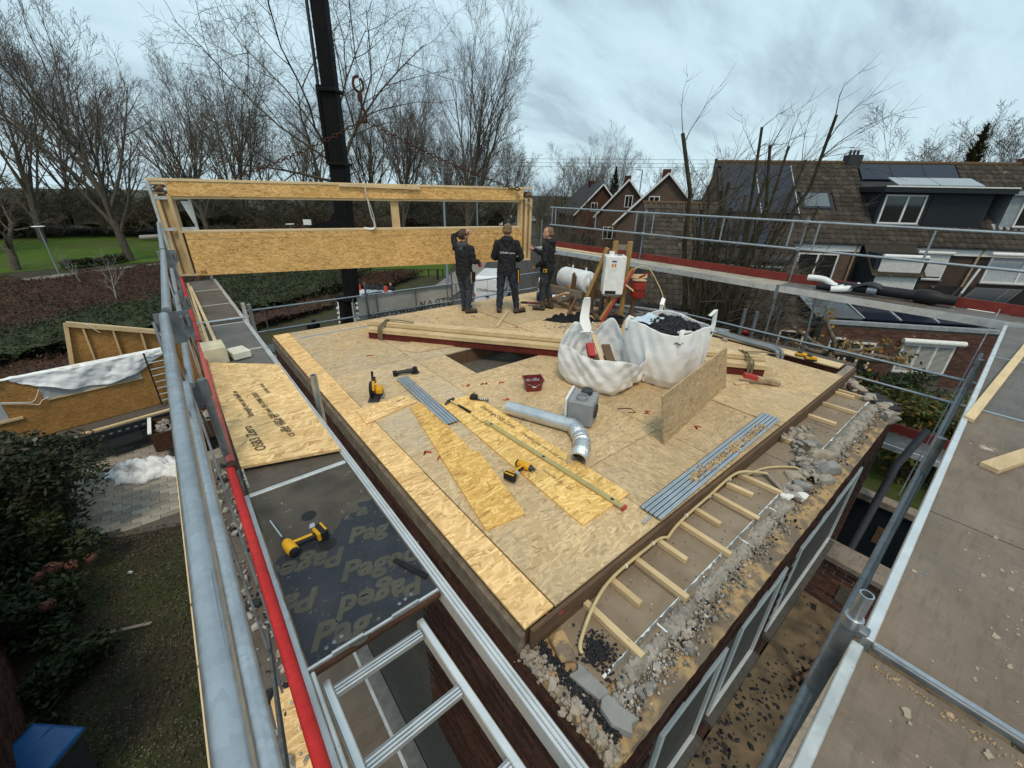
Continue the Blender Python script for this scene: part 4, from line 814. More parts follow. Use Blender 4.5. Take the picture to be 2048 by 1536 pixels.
# red crate of screws
t = local('screw_tub', 'dark red plastic tub of screws with a wire handle', 'tub')
MB().hexa([(-.09,-.065,.0),(.09,-.065,0),(.09,.065,0),(-.09,.065,0),(-.115,-.085,.16),(.115,-.085,.16),(.115,.085,.16),(-.115,.085,.16)]).build('tub', m_redpl, t); o = t.children[0]; me = o.data
bm = bmesh.new(); bm.from_mesh(me); bm.faces.ensure_lookup_table(); bmesh.ops.delete(bm, geom=[bm.faces[1]], context='FACES_ONLY'); bm.to_mesh(me); bm.free(); md = o.modifiers.new('wall','SOLIDIFY'); md.thickness = .006
MB().bb(-.125,.125,-.095,-.085,.145,.165).bb(-.125,.125,.085,.095,.145,.165).bb(-.125,-.115,-.085,.085,.145,.165).bb(.115,.125,-.085,.085,.145,.165).build('rim', m_redpl, t)
b = MB(); r3 = random.Random(3)
for i in range(150):
    x, y = r3.uniform(-.085,.085), r3.uniform(-.06,.06); a = r3.uniform(0,6.28); b.tube([(x,y,.10+r3.uniform(0,.025)),(x+.025*math.cos(a),y+.025*math.sin(a),.105+r3.uniform(0,.03))], .0035, 5)
tag(b.build('screws', m_steel, t), kind='stuff'); MB().tube([(-.12,0,.15),(-.08,-.10,.12),(.0,-.13,.10),(.08,-.10,.12),(.12,0,.15)], .003, 6).build('handle', m_steel, t, smooth=True); MB().box((.0,-.079,.07),(.05,.002,.02),(.15,0,0)).build('label_strip', m_whitep, t)
put(t, (3.36,3.62,T), R(-28), sc=1.05)
# ventilation duct: spiral tube and foil hose
t = thing('spiral_duct', 'galvanised spiral ventilation pipe lying on the deck', 'duct', (2.8,3,T)); a, b = V(2.68,3.31,T+.083), V(2.96,2.62,T+.083); d = (b-a)
MB().pipe(a, b, .08, 28, .004).build('pipe', m_duct, t, smooth=True)
for k in range(6): MB().lathe(a+d*(.08+k*.155), [(.080,0),(.0822,.003),(.080,.006)], 28, d).build('seam', m_duct, t, smooth=True)
MB().tube([b, b+V(.03,-.07,0), b+V(.015,-.13,0)], [.082,.085,.08], 20).build('elbow', m_duct, t, smooth=True)
t = thing('foil_hose', 'crinkled silver foil hose ending on the deck by the grey fan box', 'duct', (2.8,2.4,T)); pts = []; rr = []
for k in range(40):
    q = k/39; p = V(2.975,2.50,T+.085).lerp(V(2.54,2.07,T+.07), q) + V(.06*math.sin(q*3.1), -.03*math.sin(q*3.1), 0); pts.append(p); rr.append((.082 if q < .86 else .082-.02*(q-.86)/.14+.5*max(0,q-.93))*(1+.10*(k%2)+random.uniform(-.05,.05)))
MB().tube(pts, rr, 18, caps=False).build('hose', m_foil, t, smooth=60, solid=.003)
# fan box
t = local('ventilation_unit', 'grey and white ventilation fan box with round ports', 'fan unit')
MB().box((0,0,.19),(.32,.34,.34)).build('housing', m_greyp, t, bevel=.02); MB().box((-.175,0,.20),(.03,.36,.36)).build('white_panel', m_whitep, t, bevel=.006)
for x, y in ((.02,.08),(.0,-.08)): MB().lathe((x,y,.36), [(.07,0),(.07,.05),(.062,.05),(.060,.01)], 22).build('port_collar', m_greyp if y < 0 else m_dark, t, smooth=True)
MB().lathe((.16,-.02,.19), [(.09,0),(.09,.02),(.078,.02),(.07,.005)], 24, (1,0,0)).build('side_port', m_dark, t, smooth=True); MB().lathe((.165,-.02,.19), [(.074,0),(.06,.012),(.02,.014)], 20, (1,0,0)).build('fan_wheel', m_black, t, smooth=True)
MB().lathe((.02,.08,.405), [(.062,0),(.03,.004)], 20).build('port_cap', m_dark, t)
MB().tube([(-.17,-.1,.3),(-.25,-.2,.25),(-.1,-.28,.02),(.05,-.3,.01),(.12,-.24,.01)], .004, 6).build('cable', m_greyp, t, smooth=True)
put(t, (3.27,2.66,T), R(-62), rx=R(4), sc=.92)
tag(MB().tube([(3.83,2.58,T+.005),(3.97,2.48,T+.005),(3.93,2.38,T+.005),(3.86,2.44,T+.005)], .005, 6).build('bent_wire', m_black), 'bent black wire lying in front of the leaning sheet', 'wire')
# strapped beams
bm_t = thing('steel_beam', 'oxide red steel beam lying diagonally across the roof', 'beam', (4.5,4.5,T)); A0, B0 = V(2.62,7.08,0), V(6.56,2.05,0); dd = (B0-A0).normalized(); ss = V(dd.y,-dd.x,0)
def along(q, off, z): return A0 + dd*q - ss*off + V(0,0,z)
LEN = (B0-A0).length
b = MB()
for z, w, h in ((T+.008,.15,.012),(T+.080,.010,.135),(T+.152,.15,.012)): b.beam(along(0,.0,z), along(LEN,.0,z), w, h)
b.build('section', m_steelbeam, bm_t); MB().beam(along(0,-.19,T+.06), along(LEN,-.19,T+.06), .15, .11).build('second_section', m_steelbeam, bm_t)
for i, (off, z, w, h, q0, q1) in enumerate(((.0,T+.177,.17,.034,-.08,LEN+.06),(-.02,T+.212,.21,.034,-.10,LEN+.02),(-.20,T+.135,.17,.034,-.05,LEN),(-.20,T+.170,.17,.034,-.02,LEN+.03),(.01,T+.243,.19,.026,-.06,LEN-.02))):
    p = MB().beam(along(q0,off,z), along(q1,off,z), w, h).build('scaffold_plank', wood('plank_%d' % i, (.50,.36,.185), (.64,.49,.29), axis=0, sc=.5), bevel=.003)
    tag(p, ['pale plank directly on the red steel beam','wide plank second from the top of the strapped stack','lower plank at the back of the strapped stack','upper plank at the back of the strapped stack','topmost plank of the strapped stack'][i], 'plank', 'planks strapped on the steel beam')
def strap(q, name='lashing_strap', lab=''):
    b = MB(); e = .115; P = [along(q,e,T+.01), along(q,e,T+.15), along(q,e,T+.262), along(q+.03,0,T+.268), along(q+.05,-.28,T+.235), along(q+.05,-.31,T+.19), along(q+.05,-.31,T+.01)]
    for off in (0,.045): b.tube([p+dd*off for p in P], .019, 6, flat=(1,.35))
    r3 = random.Random(int(q*10)); b.tube([along(q,e,T+.02), along(q+.15,e+.08,T+.012), along(q+.35,e+.05,T+.01), along(q+.5,e+.2,T+.012)], .012, 6, flat=(1,.4)); b.tube([P[3]+V(0,0,.012), P[3]+dd*.25+V(0,0,.03), P[3]+dd*.55-ss*-.02+V(0,0,.02)], .016, 6, flat=(1.3,.5))
    tag(b.build(name, m_fbarrier, smooth=True), lab, 'strap')
strap(.18, lab='brown lashing strap round the far end of the beam stack'); strap(4.0, lab='brown lashing strap round the beam stack beside the empty bag'); strap(LEN-.28, lab='brown lashing strap round the near end of the beam stack')
t = thing('timber_offcut', 'short red ended timber block leaning by the beam end', 'timber', (6.05,1.85,T)); MB().beam((5.93,1.98,T+.11),(6.22,1.62,T+.03),.09,.055,(0,0,1)).build('block', m_plank, t, bevel=.004); MB().beam((5.918,1.995,T+.113),(6.03,1.855,T+.083),.094,.059).build('red_paint', m_redmk, t)
tag(MB().beam((5.75,2.02,T+.012),(5.95,1.93,T+.012),.05,.02).build('wood_scrap', m_pine), 'small wood scrap at the foot of the leaning sheet', 'timber')
tag(MB().beam((4.64,6.10,T+.02),(5.47,6.82,T+.02),.045,.035).build('timber_batten', m_pine, bevel=.002), 'single pale batten lying by the middle worker boots', 'timber')
tag(MB().tube([(5.5,4.25,T+.015),(5.8,4.0,T+.02),(6.0,3.9,T+.02)], [.02,.028,.02], 8, flat=(1.5,.6)).build('wood_scrap', m_oldx), 'dark wood sliver beside the black bucket', 'timber')
# leaning sheet
t = thing('osb_sheet', 'strand board sheet standing on edge against the full bag', 'board', (4.6,1.9,T)); a, b = V(3.59,1.77,T), V(5.6,2.07,T); h = V(-.09,.08,.575); n = V(-.03,.03*.0+.016,0)
MB().hexa([a, b, b+V(-.004,.018,0), a+V(-.004,.018,0), a+h, b+h, b+h+V(-.004,.018,0), a+h+V(-.004,.018,0)]).build('sheet', osb('osb_leaning', (.58,.41,.22), (.43,.29,.145), (.17,.10,.045), .5, (.38,.33,.27), tilt=R(-8.5)), t); ob = t.children[0]
# big bags
def crumple(o, st, ns):
    for k, (a, b) in enumerate(((st, ns), (st*.22, ns*.35))):
        tx = bpy.data.textures.new('crumple', 'CLOUDS'); tx.noise_scale = b; tx.noise_depth = 1
        md = o.modifiers.new('crumple', 'DISPLACE'); md.texture = tx; md.texture_coords = 'LOCAL'; md.strength = a; md.mid_level = .5
        try: o.modifiers.move(len(o.modifiers)-1, k)
        except Exception: pass
def bag_mesh(cx, cy, w, h, seed, topfn, bulge=.06, wr=.02, nth=150, nv=44, rot=0.0):
    rnd = np.random.RandomState(seed); ph = rnd.rand(24)*6.28; V_ = []; F_ = []
    for j in range(nv+1):
        v = j/nv
        for i in range(nth):
            th = 2*math.pi*i/nth; c, s_ = math.cos(th), math.sin(th); k = 1/((abs(c)**4+abs(s_)**4)**.25)
            r = w/2*k*(.90+bulge*math.sin(v*2.7)+.10*min(1,v*6))
            wrk = sum(math.sin(th*(3+q*2.3)+v*(4+q*1.7)*(1 if q % 2 else -1)+ph[q]) for q in range(8))/8 + .6*math.sin(th*17+v*9+ph[9])*math.sin(v*7+ph[10])
            hh = topfn(th)
            r2 = r+wr*wrk; x = r2*c; y = r2*s_
            V_.append((cx+x*math.cos(rot)-y*math.sin(rot), cy+x*math.sin(rot)+y*math.cos(rot), T+.004+hh[0]*v + .03*wr/.02*math.sin(th*5+ph[12])*v*(1-v)))
            if hh[1]:
                q = V_[-1]; f = hh[1]*max(0,v-.45)**1.3; V_[-1] = (q[0]+c*f, q[1]+s_*f, q[2])
    for j in range(nv):
        for i in range(nth): F_.append((j*nth+i, j*nth+(i+1)%nth, (j+1)*nth+(i+1)%nth, (j+1)*nth+i))
    return MB().add(V_, F_)
t = thing('bulk_bag', 'tall white woven bulk bag filled with black granules', 'bulk bag', (5.2,2.86,T))
bag_mesh(5.2,2.86,.90,.80,3,lambda th: (.80+.03*math.sin(th*3),0), .07, .010).build('bag', m_bag, t, smooth=70, solid=.004); crumple(t.children[-1], .022, .24)
def fill(u, v):
    x, y = (u-.5)*.9, (v-.5)*.9; r = (abs(x)**4+abs(y)**4)**.25/.45; n_ = math.sin(x*23+1)*math.sin(y*19)*.02+math.sin(x*51)*math.sin(y*47+2)*.012; return (5.2+x*.97, 2.86+y*.97, T+.68+.16*max(0,1-r**2)+n_+random.uniform(-.012,.012))
MB().grid(fill, 44, 44).build('granules', m_tar, t, smooth=70)
b = MB()
for i in range(520):
    x, y = random.uniform(-.40,.40), random.uniform(-.40,.40); p = fill(x/.9+.5, y/.9+.5); b.ico((p[0],p[1],p[2]+.005), random.uniform(.010,.03), i, .35)
tag(b.build('loose_granules', m_tar, t, smooth=40), kind='stuff')
for k, (sx, sy) in enumerate(((-1,-1),(1,-1),(1,1),(-1,1))):
    x, y = 5.2+sx*.40, 2.86+sy*.40
    P = [(x,y,T+.55),(x+sx*.015,y+sy*.015,T+.8),(x+sx*.0+.02,y,T+1.0 if k in (1,2) else T+.86),(x-sx*.06,y-sy*.03,T+.92 if k in (1,2) else T+.84)]
    MB().tube(P, .03, 8, flat=(1,.18)).build('lifting_loop', m_bag, t, smooth=True)
for x, y in ((5.2,2.40),(4.745,2.86)): MB().tube([(x,y,T+.03),(x-.01,y-.045,T+.25),(x-.015,y-.055,T+.5),(x-.005,y-.03,T+.74)], .035, 8, flat=(1,.14)).build('webbing', m_bag, t, smooth=True)
MB().grid(lambda u, v: (4.86+u*.34, 2.96+v*.30-u*.05, T+.80+.05*u+.015*math.sin(u*9+v*5)), 10, 8).build('foil_scrap', plain('pale_blue_film', (.50,.60,.68), .35), t, smooth=True)
MB().box((4.98,2.50,T+.79),(.26,.06,.02),(0,.1,-.1)).build('foam_scrap', m_whitep, t)
t = thing('bulk_bag', 'half collapsed white bulk bag holding wood debris', 'bulk bag', (4.45,3.35,T))
def top1(th):
    d = math.degrees(th) % 360; g = lambda c, w: math.exp(-(((d-c+180) % 360-180)/w)**2)
    return (.44+.26*g(100,45)+.26*g(20,22)+.12*g(200,25)+.06*math.sin(th*5), .16*g(255,50)+.14*g(175,25)-.08*g(60,40))
bag_mesh(4.36,3.29,.94,.6,9,top1, .10, .018, rot=.15).build('bag', m_bag, t, smooth=70, solid=.004); crumple(t.children[-1], .055, .24)
MB().grid(lambda u, v: (4.06+u*.8, 2.95+v*.8, T+.16+.07*math.sin(u*7)*math.sin(v*6+1)), 20, 20).build('debris', m_mortard, t, smooth=True)
MB().tube([(4.50,3.75,T+.55),(4.56,3.86,T+.75),(4.60,3.88,T+.95),(4.58,3.86,T+1.03)], [.10,.07,.06,.05], 10, flat=(1,.2)).build('lifting_loop', m_bag, t, smooth=True)
MB().tube([(3.92,3.55,T+.02),(3.98,3.5,T+.08),(4.1,3.42,T+.2)], .04, 8, flat=(1.2,.3)).build('bag_flap', m_bag, t, smooth=True)
MB().beam((4.18,3.05,T+.20),(4.42,3.55,T+.58),.06,.02).build('wood_strip', m_pine, t); MB().beam((4.20,3.35,T+.36),(4.30,3.50,T+.48),.10,.07).build('red_block', m_redmk, t); MB().beam((4.35,3.1,T+.25),(4.6,3.45,T+.42),.12,.03).build('brown_board', m_oldx, t)
MB().tube([(4.35,3.45,T+.4),(4.42,3.60,T+.62),(4.47,3.62,T+.70),(4.42,3.58,T+.76)], .006, 6).build('wire', m_steel, t, smooth=True)
# bucket
t = local('bucket', 'black builder bucket beside the boiler stand', 'bucket'); MB().lathe((0,0,0), [(.115,0),(.155,.28),(.165,.285),(.165,.30),(.150,.30),(.148,.28),(.11,.03),(.0,.03)], 26).build('pail', m_black, t, smooth=True); MB().lathe((0,0,.06), [(.0,0),(.117,0),(.0,.01)], 18).build('dregs', m_mortard, t); MB().tube([(-.155,0,.27),(-.12,-.14,.2),(0,-.19,.17),(.12,-.14,.2),(.155,0,.27)], .004, 6).build('bail', m_steel, t, smooth=True); MB().box((.06,-.135,.11),(.07,.004,.03),(.1,0,.35)).build('label_patch', m_whitep, t)
put(t, (6.28,4.55,T), R(-40))
# black cloth heap
t = MB().grid(lambda u, v: (6.17+(u-.5)*.75-(v-.5)*.2, 5.55+(v-.5)*.4-(u-.5)*.45, T+.004+.12*max(0,math.sin(u*math.pi))**.5*max(0,math.sin(v*math.pi))**.5*(1+.55*math.sin(u*17+v*7)*math.sin(v*11+u*5)+.3*math.sin(u*31-v*23))), 60, 40).build('black_coat', m_cloth, smooth=True)
tag(t, 'black coat heaped on the deck before the boiler stand', 'coat')
b = MB(); r3 = random.Random(8)
for i in range(170): b.ico((5.9+r3.gauss(0,.25), 5.15+r3.gauss(0,.25), T+.006), r3.uniform(.006,.03), i, .35, (1,.7,.4))
tag(tag(b.build('debris_crumbs', m_conc), 'pale plaster crumbs strewn in front of the black coat', 'debris'), kind='stuff')
b = MB()
for i in range(700): b.ico((r3.uniform(1.4,7.3), r3.uniform(1.2,8.0), T+.0035), r3.uniform(.002,.007), i, .3, (1,1,.5))
tag(tag(b.build('deck_grit', m_mortar), 'fine grit sprinkled over the strand board deck', 'grit'), kind='stuff')
# cream cable along the fascia
def spline(P, n=8):
    P = [Vector(p) for p in P]; o = []
    for i in range(len(P)-1):
        p0, p1, p2, p3 = P[max(i-1,0)], P[i], P[i+1], P[min(i+2,len(P)-1)]
        for k in range(n):
            q = k/n; o.append(.5*((2*p1)+(p2-p0)*q+(2*p0-5*p1+4*p2-p3)*q*q+(3*p1-p0-3*p2+p3)*q**3))
    return o+[P[-1]]
t = thing('conduit', 'cream flexible conduit clipped along the fascia and drooping into the gully', 'conduit', (2.4,1.1,5.45))
MB().tube(spline([(1.36,.91,5.43),(1.40,.96,5.45),(1.62,1.05,5.50),(1.90,1.112,5.50),(2.36,1.115,5.50),(2.52,1.115,5.48),(2.62,1.10,5.44)]), .0125, 10).build('conduit_run', m_pvc, t, smooth=True)
MB().tube(spline([(2.60,1.10,5.43),(2.74,1.112,5.47),(2.94,1.113,5.50),(3.25,1.113,5.51),(3.8,1.112,5.52),(4.02,1.02,5.50),(4.15,.93,5.47)]), .0125, 10).build('conduit_run', m_pvc, t, smooth=True)
MB().tube(spline([(3.95,1.08,5.43),(4.3,1.0,5.43),(4.55,.80,5.44),(4.45,.70,5.43)]), .011, 8).build('conduit_run', m_pvc, t, smooth=True)
for x in (2.05,2.4,2.9,3.3,3.7): MB().lathe((x,1.113,5.5), [(.0165,0),(.0165,.012)], 12, (1,0,0)).build('clip', m_whitep, t)
tag(MB().beam((4.2,.98,5.45),(4.02,.72,5.44),.035,.02).build('wood_scrap', m_greyw), 'grey broken stick across the gully by the rubble', 'timber')
# grey bent conduits over the right pit
t = thing('conduit_pair', 'two grey bent conduits crossing the edge plank', 'conduit', (7.5,2.6,T))
for k in (0,.10): MB().tube(spline([(8.05+k,4.9,T+.06),(7.75+k,3.6,T+.07),(7.62+k,2.7,T+.07),(7.60+k,2.25-k*.3,T+.07),(7.54+k,2.12-k*.3,T+.0),(7.50+k,2.08-k*.3,T-.3)]), .028, 10).build('conduit_run', m_greycon, t, smooth=True); MB().tube([(7.72+k,3.40-k,T+.07),(7.69+k,3.25-k,T+.07)], .032, 10).build('coupling', m_steel, t, smooth=True)
for i, (p, q) in enumerate((((8.0,3.2,T+.02),(7.5,3.0,T+.02)),((7.55,4.4,T+.04),(8.1,3.9,T+.04)),((6.9,4.35,T+.05),(7.9,3.75,T+.05)))): tag(MB().beam(p, q, .09, .05).build('timber_offcut', m_oldx if i else m_greyw, bevel=.003), ['grey offcut under the bent conduits','brown timber laid across the right pit','brown timber between bucket and conduits'][i], 'timber')
# black flue pipes and white bends on the far walkway
t = thing('flue_pipes', 'black flue pipe with white plastic bends on the far walkway', 'flue pipe', (9.4,1.5,6.45)); Z6 = 6.45
MB().tube([(9.42,2.05,Z6+.11),(9.46,1.3,Z6+.12),(9.5,.85,Z6+.12)], [.075,.085,.085], 18).build('flue', m_black, t, smooth=True); MB().lathe((9.48,1.0,Z6+.12), [(.085,0),(.11,.03),(.115,.2),(.10,.28),(.075,.34),(.072,.5)], 20, (.04,-1,0)).build('flue_terminal', m_black, t, smooth=True)
MB().lathe((9.43,1.62,Z6+.115), [(.082,0),(.084,.14)], 18, (.04,-1,0)).build('collar_band', m_zinc, t, smooth=True); MB().lathe((9.33,2.35,Z6+.06), [(.055,0),(.055,.3),(.06,.31),(.06,.34)], 16, (.1,-1,0)).build('black_stub', m_black, t, smooth=True)
MB().tube(spline([(9.40,2.55,Z6+.18),(9.42,2.3,Z6+.18),(9.40,2.1,Z6+.1),(9.38,1.95,Z6+.1)]), .055, 14).tube(spline([(9.22,2.1,Z6+.06),(9.28,1.95,Z6+.08),(9.40,1.85,Z6+.1),(9.47,1.75,Z6+.16)]), .055, 14).build('white_bends', m_enamel, t, smooth=True)
MB().grid(lambda u, v: (9.3+v*.25, 1.9-u*.5, Z6+.05+.15*math.sin(u*2.5)+.04*math.sin(v*9)), 10, 6).build('black_flashing', m_dark, t, smooth=True, solid=.004)
tag(MB().bb(9.1,9.4,.8,1.6,Z6+.001,Z6+.012).build('rubber_mat', m_deck), 'dark mat under the flue pipes', 'mat')
# ---------------------------------------------------------------- boiler stand, tank stand
t = thing('boiler_stand', 'braced brown timber stand carrying the white boiler', 'stand', (7.0,5.2,T))
for p, h in (((7.01,5.31),7.16),((7.18,5.09),7.16)): MB().beam((p[0],p[1],T),(p[0],p[1],h),.085,.075,(0,1,0)).build('post', m_orangew, t, bevel=.004)
MB().beam((7.03,5.33,7.04),(7.20,5.11,7.04),.02,.10).build('cross_board', m_greyw, t)
MB().beam((6.90,5.42,7.02),(6.78,5.86,5.62),.06,.075).build('brace', m_orangew, t, bevel=.004); MB().beam((7.18,4.93,6.66),(6.66,5.20,5.62),.06,.075).build('brace', m_orangew, t, bevel=.004)
MB().beam((7.16,4.90,6.63),(6.645,5.165,5.60),.012,.05).build('red_edge', m_redmk, t)
for a, b in (((6.60,5.26,5.63),(7.38,4.86,5.63)),((6.72,5.88,5.63),(7.5,5.48,5.63)),((6.70,5.9,5.68),(7.2,5.1,5.68)),((6.62,5.22,5.63),(6.9,5.6,5.63)),((7.22,5.0,5.63),(7.6,4.85,5.63))): MB().beam(a, b, .075, .06).build('base_rail', m_oldx, t, bevel=.004)
for p in ((6.88,5.66),(7.3,4.92),(7.02,5.5)): MB().beam((p[0],p[1],T),(p[0],p[1],6.3),.07,.07,(0,1,0)).build('short_post', m_oldw, t, bevel=.004)
MB().beam((7.22,4.85,6.2),(7.05,4.98,6.35),.06,.03).build('cleat', m_pine, t); MB().beam((7.15,5.02,6.50),(7.48,4.80,6.50),.05,.07).build('vessel_arm', m_pine, t)
t = local('gas_boiler', 'white wall boiler mounted on the timber stand', 'boiler')
MB().bb(-.20,.20,-.17,.17,.0,.74).build('casing', m_enamel, t, bevel=.015); MB().bb(-.155,.06,-.174,-.168,.012,.075).build('control_strip', m_black, t); MB().bb(-.17,.17,-.10,.16,-.05,.0).build('lower_tray', m_greyp, t)
MB().lathe((-.07,.02,.74), [(.055,0),(.055,.07),(.045,.07),(.043,.01)], 18).build('flue_stub', m_enamel, t, smooth=True); MB().lathe((.09,.03,.741), [(.055,0),(.055,.004)], 18).build('flue_opening', m_black, t)
MB().bb(-.075,.01,-.175,-.1702,.63,.66).build('blue_sticker', plain('blue_print', (.02,.10,.30), .5), t); MB().bb(-.085,.02,-.1735,-.1702,.46,.62).build('info_label', m_whitep, t)
for k in (0,1): MB().bb(-.075+k*.05,-.045+k*.05,-.176,-.1736,.54,.60).build('orange_mark', plain('orange_print_%d' % k, (.55,.20,.03), .5), t)
for k in range(5): MB().tube([(-.13+k*.06,.05,-.04),(-.13+k*.06,.05+.02*(k%2),-.3)], .011, 8).build('pipe_tail', plain('copper_%d' % k, (.35,.15,.07), .35, .8) if k%2 else m_black, t, smooth=True)
put(t, (6.86,5.17,6.17), R(-43))
t = local('expansion_vessel', 'red expansion vessel hanging beside the boiler', 'vessel')
MB().lathe((0,0,-.19), [(.02,0),(.09,.015),(.145,.05),(.155,.09),(.155,.185),(.165,.188),(.165,.198),(.155,.20),(.155,.30),(.14,.345),(.08,.375),(.03,.385)], 28).build('tank', m_redtank, t, smooth=True)
MB().lathe((0,0,-.002), [(.160,0),(.168,.005),(.168,.016),(.160,.02)], 28).build('seam_band', m_rust, t, smooth=True); MB().tube([(0,0,.19),(0,0,.24),(.06,0,.27),(.20,.0,.31)], .022, 10).build('valve', m_redtank, t, smooth=True); MB().lathe((0,0,.188), [(.145,.0),(.09,.028),(.03,.036)], 24).build('dust_cap', m_plank, t, smooth=True)
put(t, (7.33,4.86,6.24), R(-20))
tag(MB().tube(spline([(7.22,4.98,6.62),(7.35,4.87,6.70),(7.5,4.75,6.62),(7.75,4.55,6.15),(7.85,4.45,5.72)]), .012, 8).build('pipe_loop', m_pvc, smooth=True), 'cream plastic pipe arching down beside the red vessel', 'pipe')
t = thing('tank_stand', 'low brown timber cradle under the white tank', 'stand', (7.1,6.5,T))
for p, h in (((6.94,7.08),6.42),((6.88,6.22),6.35),((7.5,7.0),6.2),((7.45,6.1),6.2)): MB().beam((p[0],p[1],T),(p[0],p[1],h),.085,.07,(0,1,0)).build('post', m_oldw, t, bevel=.004)
MB().beam((6.78,7.30,5.98),(6.82,5.92,5.98),.045,.16).build('front_board', m_greyw, t, bevel=.004); MB().beam((7.52,7.2,5.95),(7.48,5.95,5.95),.045,.14).build('rear_board', m_oldx, t)
for y in (7.05,6.15): MB().beam((6.75,y,5.90),(7.6,y-.05,5.90),.07,.07).build('bearer', m_oldx, t, bevel=.004)
for y in (7.12,6.32): MB().beam((6.80,y,6.10),(6.96,y-.02,6.10),.07,.07).build('stop_block', m_orangew, t)
MB().extr([(6.86,6.20,6.35),(6.86,6.28,6.35),(6.86,6.24,6.42)], (.05,0,0)).build('post_tip', m_oldw, t); MB().beam((6.74,5.98,5.92),(6.42,5.90,5.62),.05,.07).build('brace', m_oldx, t); MB().beam((6.80,7.2,5.75),(6.80,6.0,5.62),.04,.08).build('low_rail', m_oldx, t)
MB().beam((6.60,6.98,5.64),(6.62,6.15,6.02),.03,.12,(-1,0,.2)).build('leaning_board', m_pine, t)
t = thing('water_tank', 'white horizontal cylinder tank on the timber cradle', 'water tank', (7.3,6.5,6.2)); a, b = V(7.30,6.98,6.16), V(7.27,6.10,6.16); L_ = (b-a).length
MB().lathe(a, [(.05,-.02),(.18,0),(.235,.03),(.255,.08),(.255,L_-.06),(.245,L_-.02),(.22,L_),(.05,L_+.005)], 36, b-a).build('shell', m_dustwh, t, smooth=True)
MB().lathe(b, [(.13,0),(.135,.03),(.115,.075),(.06,.09),(.02,.095)], 24, b-a).build('end_cap', m_dustwh, t, smooth=True); MB().tube(spline([b+V(-.02,-.03,.15),b+V(-.12,-.14,.05),b+V(-.1,-.12,-.2),b+V(-.02,-.05,-.24)]), .012, 8).build('lead', m_greyp, t, smooth=True)
for q in (.3,.78): MB().box(a+(b-a)*q+V(.06,0,.28),(.03,.02,.07)).build('bracket', m_enamel, t)
tag(MB().tube([(6.95,6.95,5.72),(7.3,6.7,5.72)], .075, 16).build('steel_tube', m_duct, smooth=True), 'shiny tube end under the tank cradle', 'pipe')
b = MB(); r3 = random.Random(5)
for i in range(16):
    p = V(r3.uniform(6.9,7.6), r3.uniform(4.9,6.9), T+.03); b.tube(spline([p, p+V(r3.uniform(-.2,.2),r3.uniform(-.2,.2),r3.uniform(0,.2)), p+V(r3.uniform(-.3,.3),r3.uniform(-.3,.3),r3.uniform(0,.3)), p+V(r3.uniform(-.4,.4),r3.uniform(-.4,.4),.02)]), .009, 6)
tag(tag(b.build('pipe_tangle', m_greyp, smooth=True), 'tangle of grey pipes and wires below boiler and tank', 'pipes'), kind='stuff')
for i, (p, q) in enumerate((((7.6,5.6,T-.02),(8.1,3.2,T+.02)),((7.7,5.9,T+.06),(8.3,4.2,T+.1)))): tag(MB().tube([p, q], .045, 12).build('drain_pipe', m_galvd, smooth=True), ['grey pipe lying along the right pit','grey pipe behind the boiler stand'][i], 'pipe')
# tool bags and small tools by the right worker
t = thing('tool_case', 'blue tool case under a white bag behind the right worker', 'tool case', (7.0,7.25,T)); MB().box((6.98,7.22,T+.08),(.42,.3,.16),(0,0,-.7)).build('case', plain('navy_case', (.02,.045,.12), .5), t, bevel=.015); MB().box((6.83,7.10,T+.07),(.12,.006,.05),(0,0,-.7)).build('label_patch', m_whitep, t)
tag(MB().ico((7.10,7.42,T+.24),.26,5,.16,(1.1,.8,.5),3).build('plastic_bag', m_film, smooth=70), 'white plastic bag on the blue tool case', 'bag')
t = thing('sealant_gun', 'red and black sealant gun on the deck', 'tool', (6.45,7.08,T)); MB().tube([(6.33,7.18,T+.035),(6.52,6.98,T+.035)], .026, 12).build('barrel', m_redpl, t, smooth=True); MB().tube([(6.24,7.28,T+.03),(6.34,7.17,T+.035)], [.02,.03], 10).build('handle', m_black, t, smooth=True); MB().tube([(6.52,6.98,T+.035),(6.60,6.90,T+.035)], [.018,.006], 8).build('nozzle', m_dark, t, smooth=True)
t = thing('pliers', 'steel pliers beside the sealant gun', 'tool', (6.3,6.95,T)); MB().beam((6.25,7.02,T+.012),(6.36,6.90,T+.012),.025,.012).build('handles', plain('blue_grip', (.05,.15,.3), .5), t); MB().beam((6.36,6.90,T+.012),(6.41,6.85,T+.012),.03,.014).build('jaws', m_steel, t)
tag(MB().box((6.13,7.05,T+.025),(.13,.08,.045),(0,0,-.6)).build('timber_block', m_pine, bevel=.003), 'small timber block next to the pliers', 'timber')

# ---------------------------------------------------------------- hanging prefabricated wall panel
PL, PR = V(.05,9.63,0), V(6.88,7.71,0); pe = (PR-PL).normalized(); pn = V(pe.y,-pe.x,0); PLEN = (PR-PL).length
pan = thing('wall_panel', 'prefabricated strand board wall panel with window opening hanging from the crane', 'wall panel', (PL.x,PL.y,6.5))
def pb(s0, s1, z0, z1, d0, d1): # box in panel frame; depth measured backwards from the front face
    m3 = Matrix((pe, -pn, V(0,0,1))).transposed(); c = PL + pe*((s0+s1)/2) - pn*((d0+d1)/2) + V(0,0,(z0+z1)/2); return MB().box(c, (s1-s0, d1-d0, z1-z0), m3)
def osbv(name, *c):
    """upright sheets need the strand pattern in the wall plane"""
    m = osb(name, *c); return m
pb(.30,PLEN-.235,6.50,7.235,0,.018).build('lower_sheet', m_osb_wall, pan); pb(.24,PLEN-.235,7.83,8.055,0,.018).build('upper_sheet', m_osb_wall, pan)
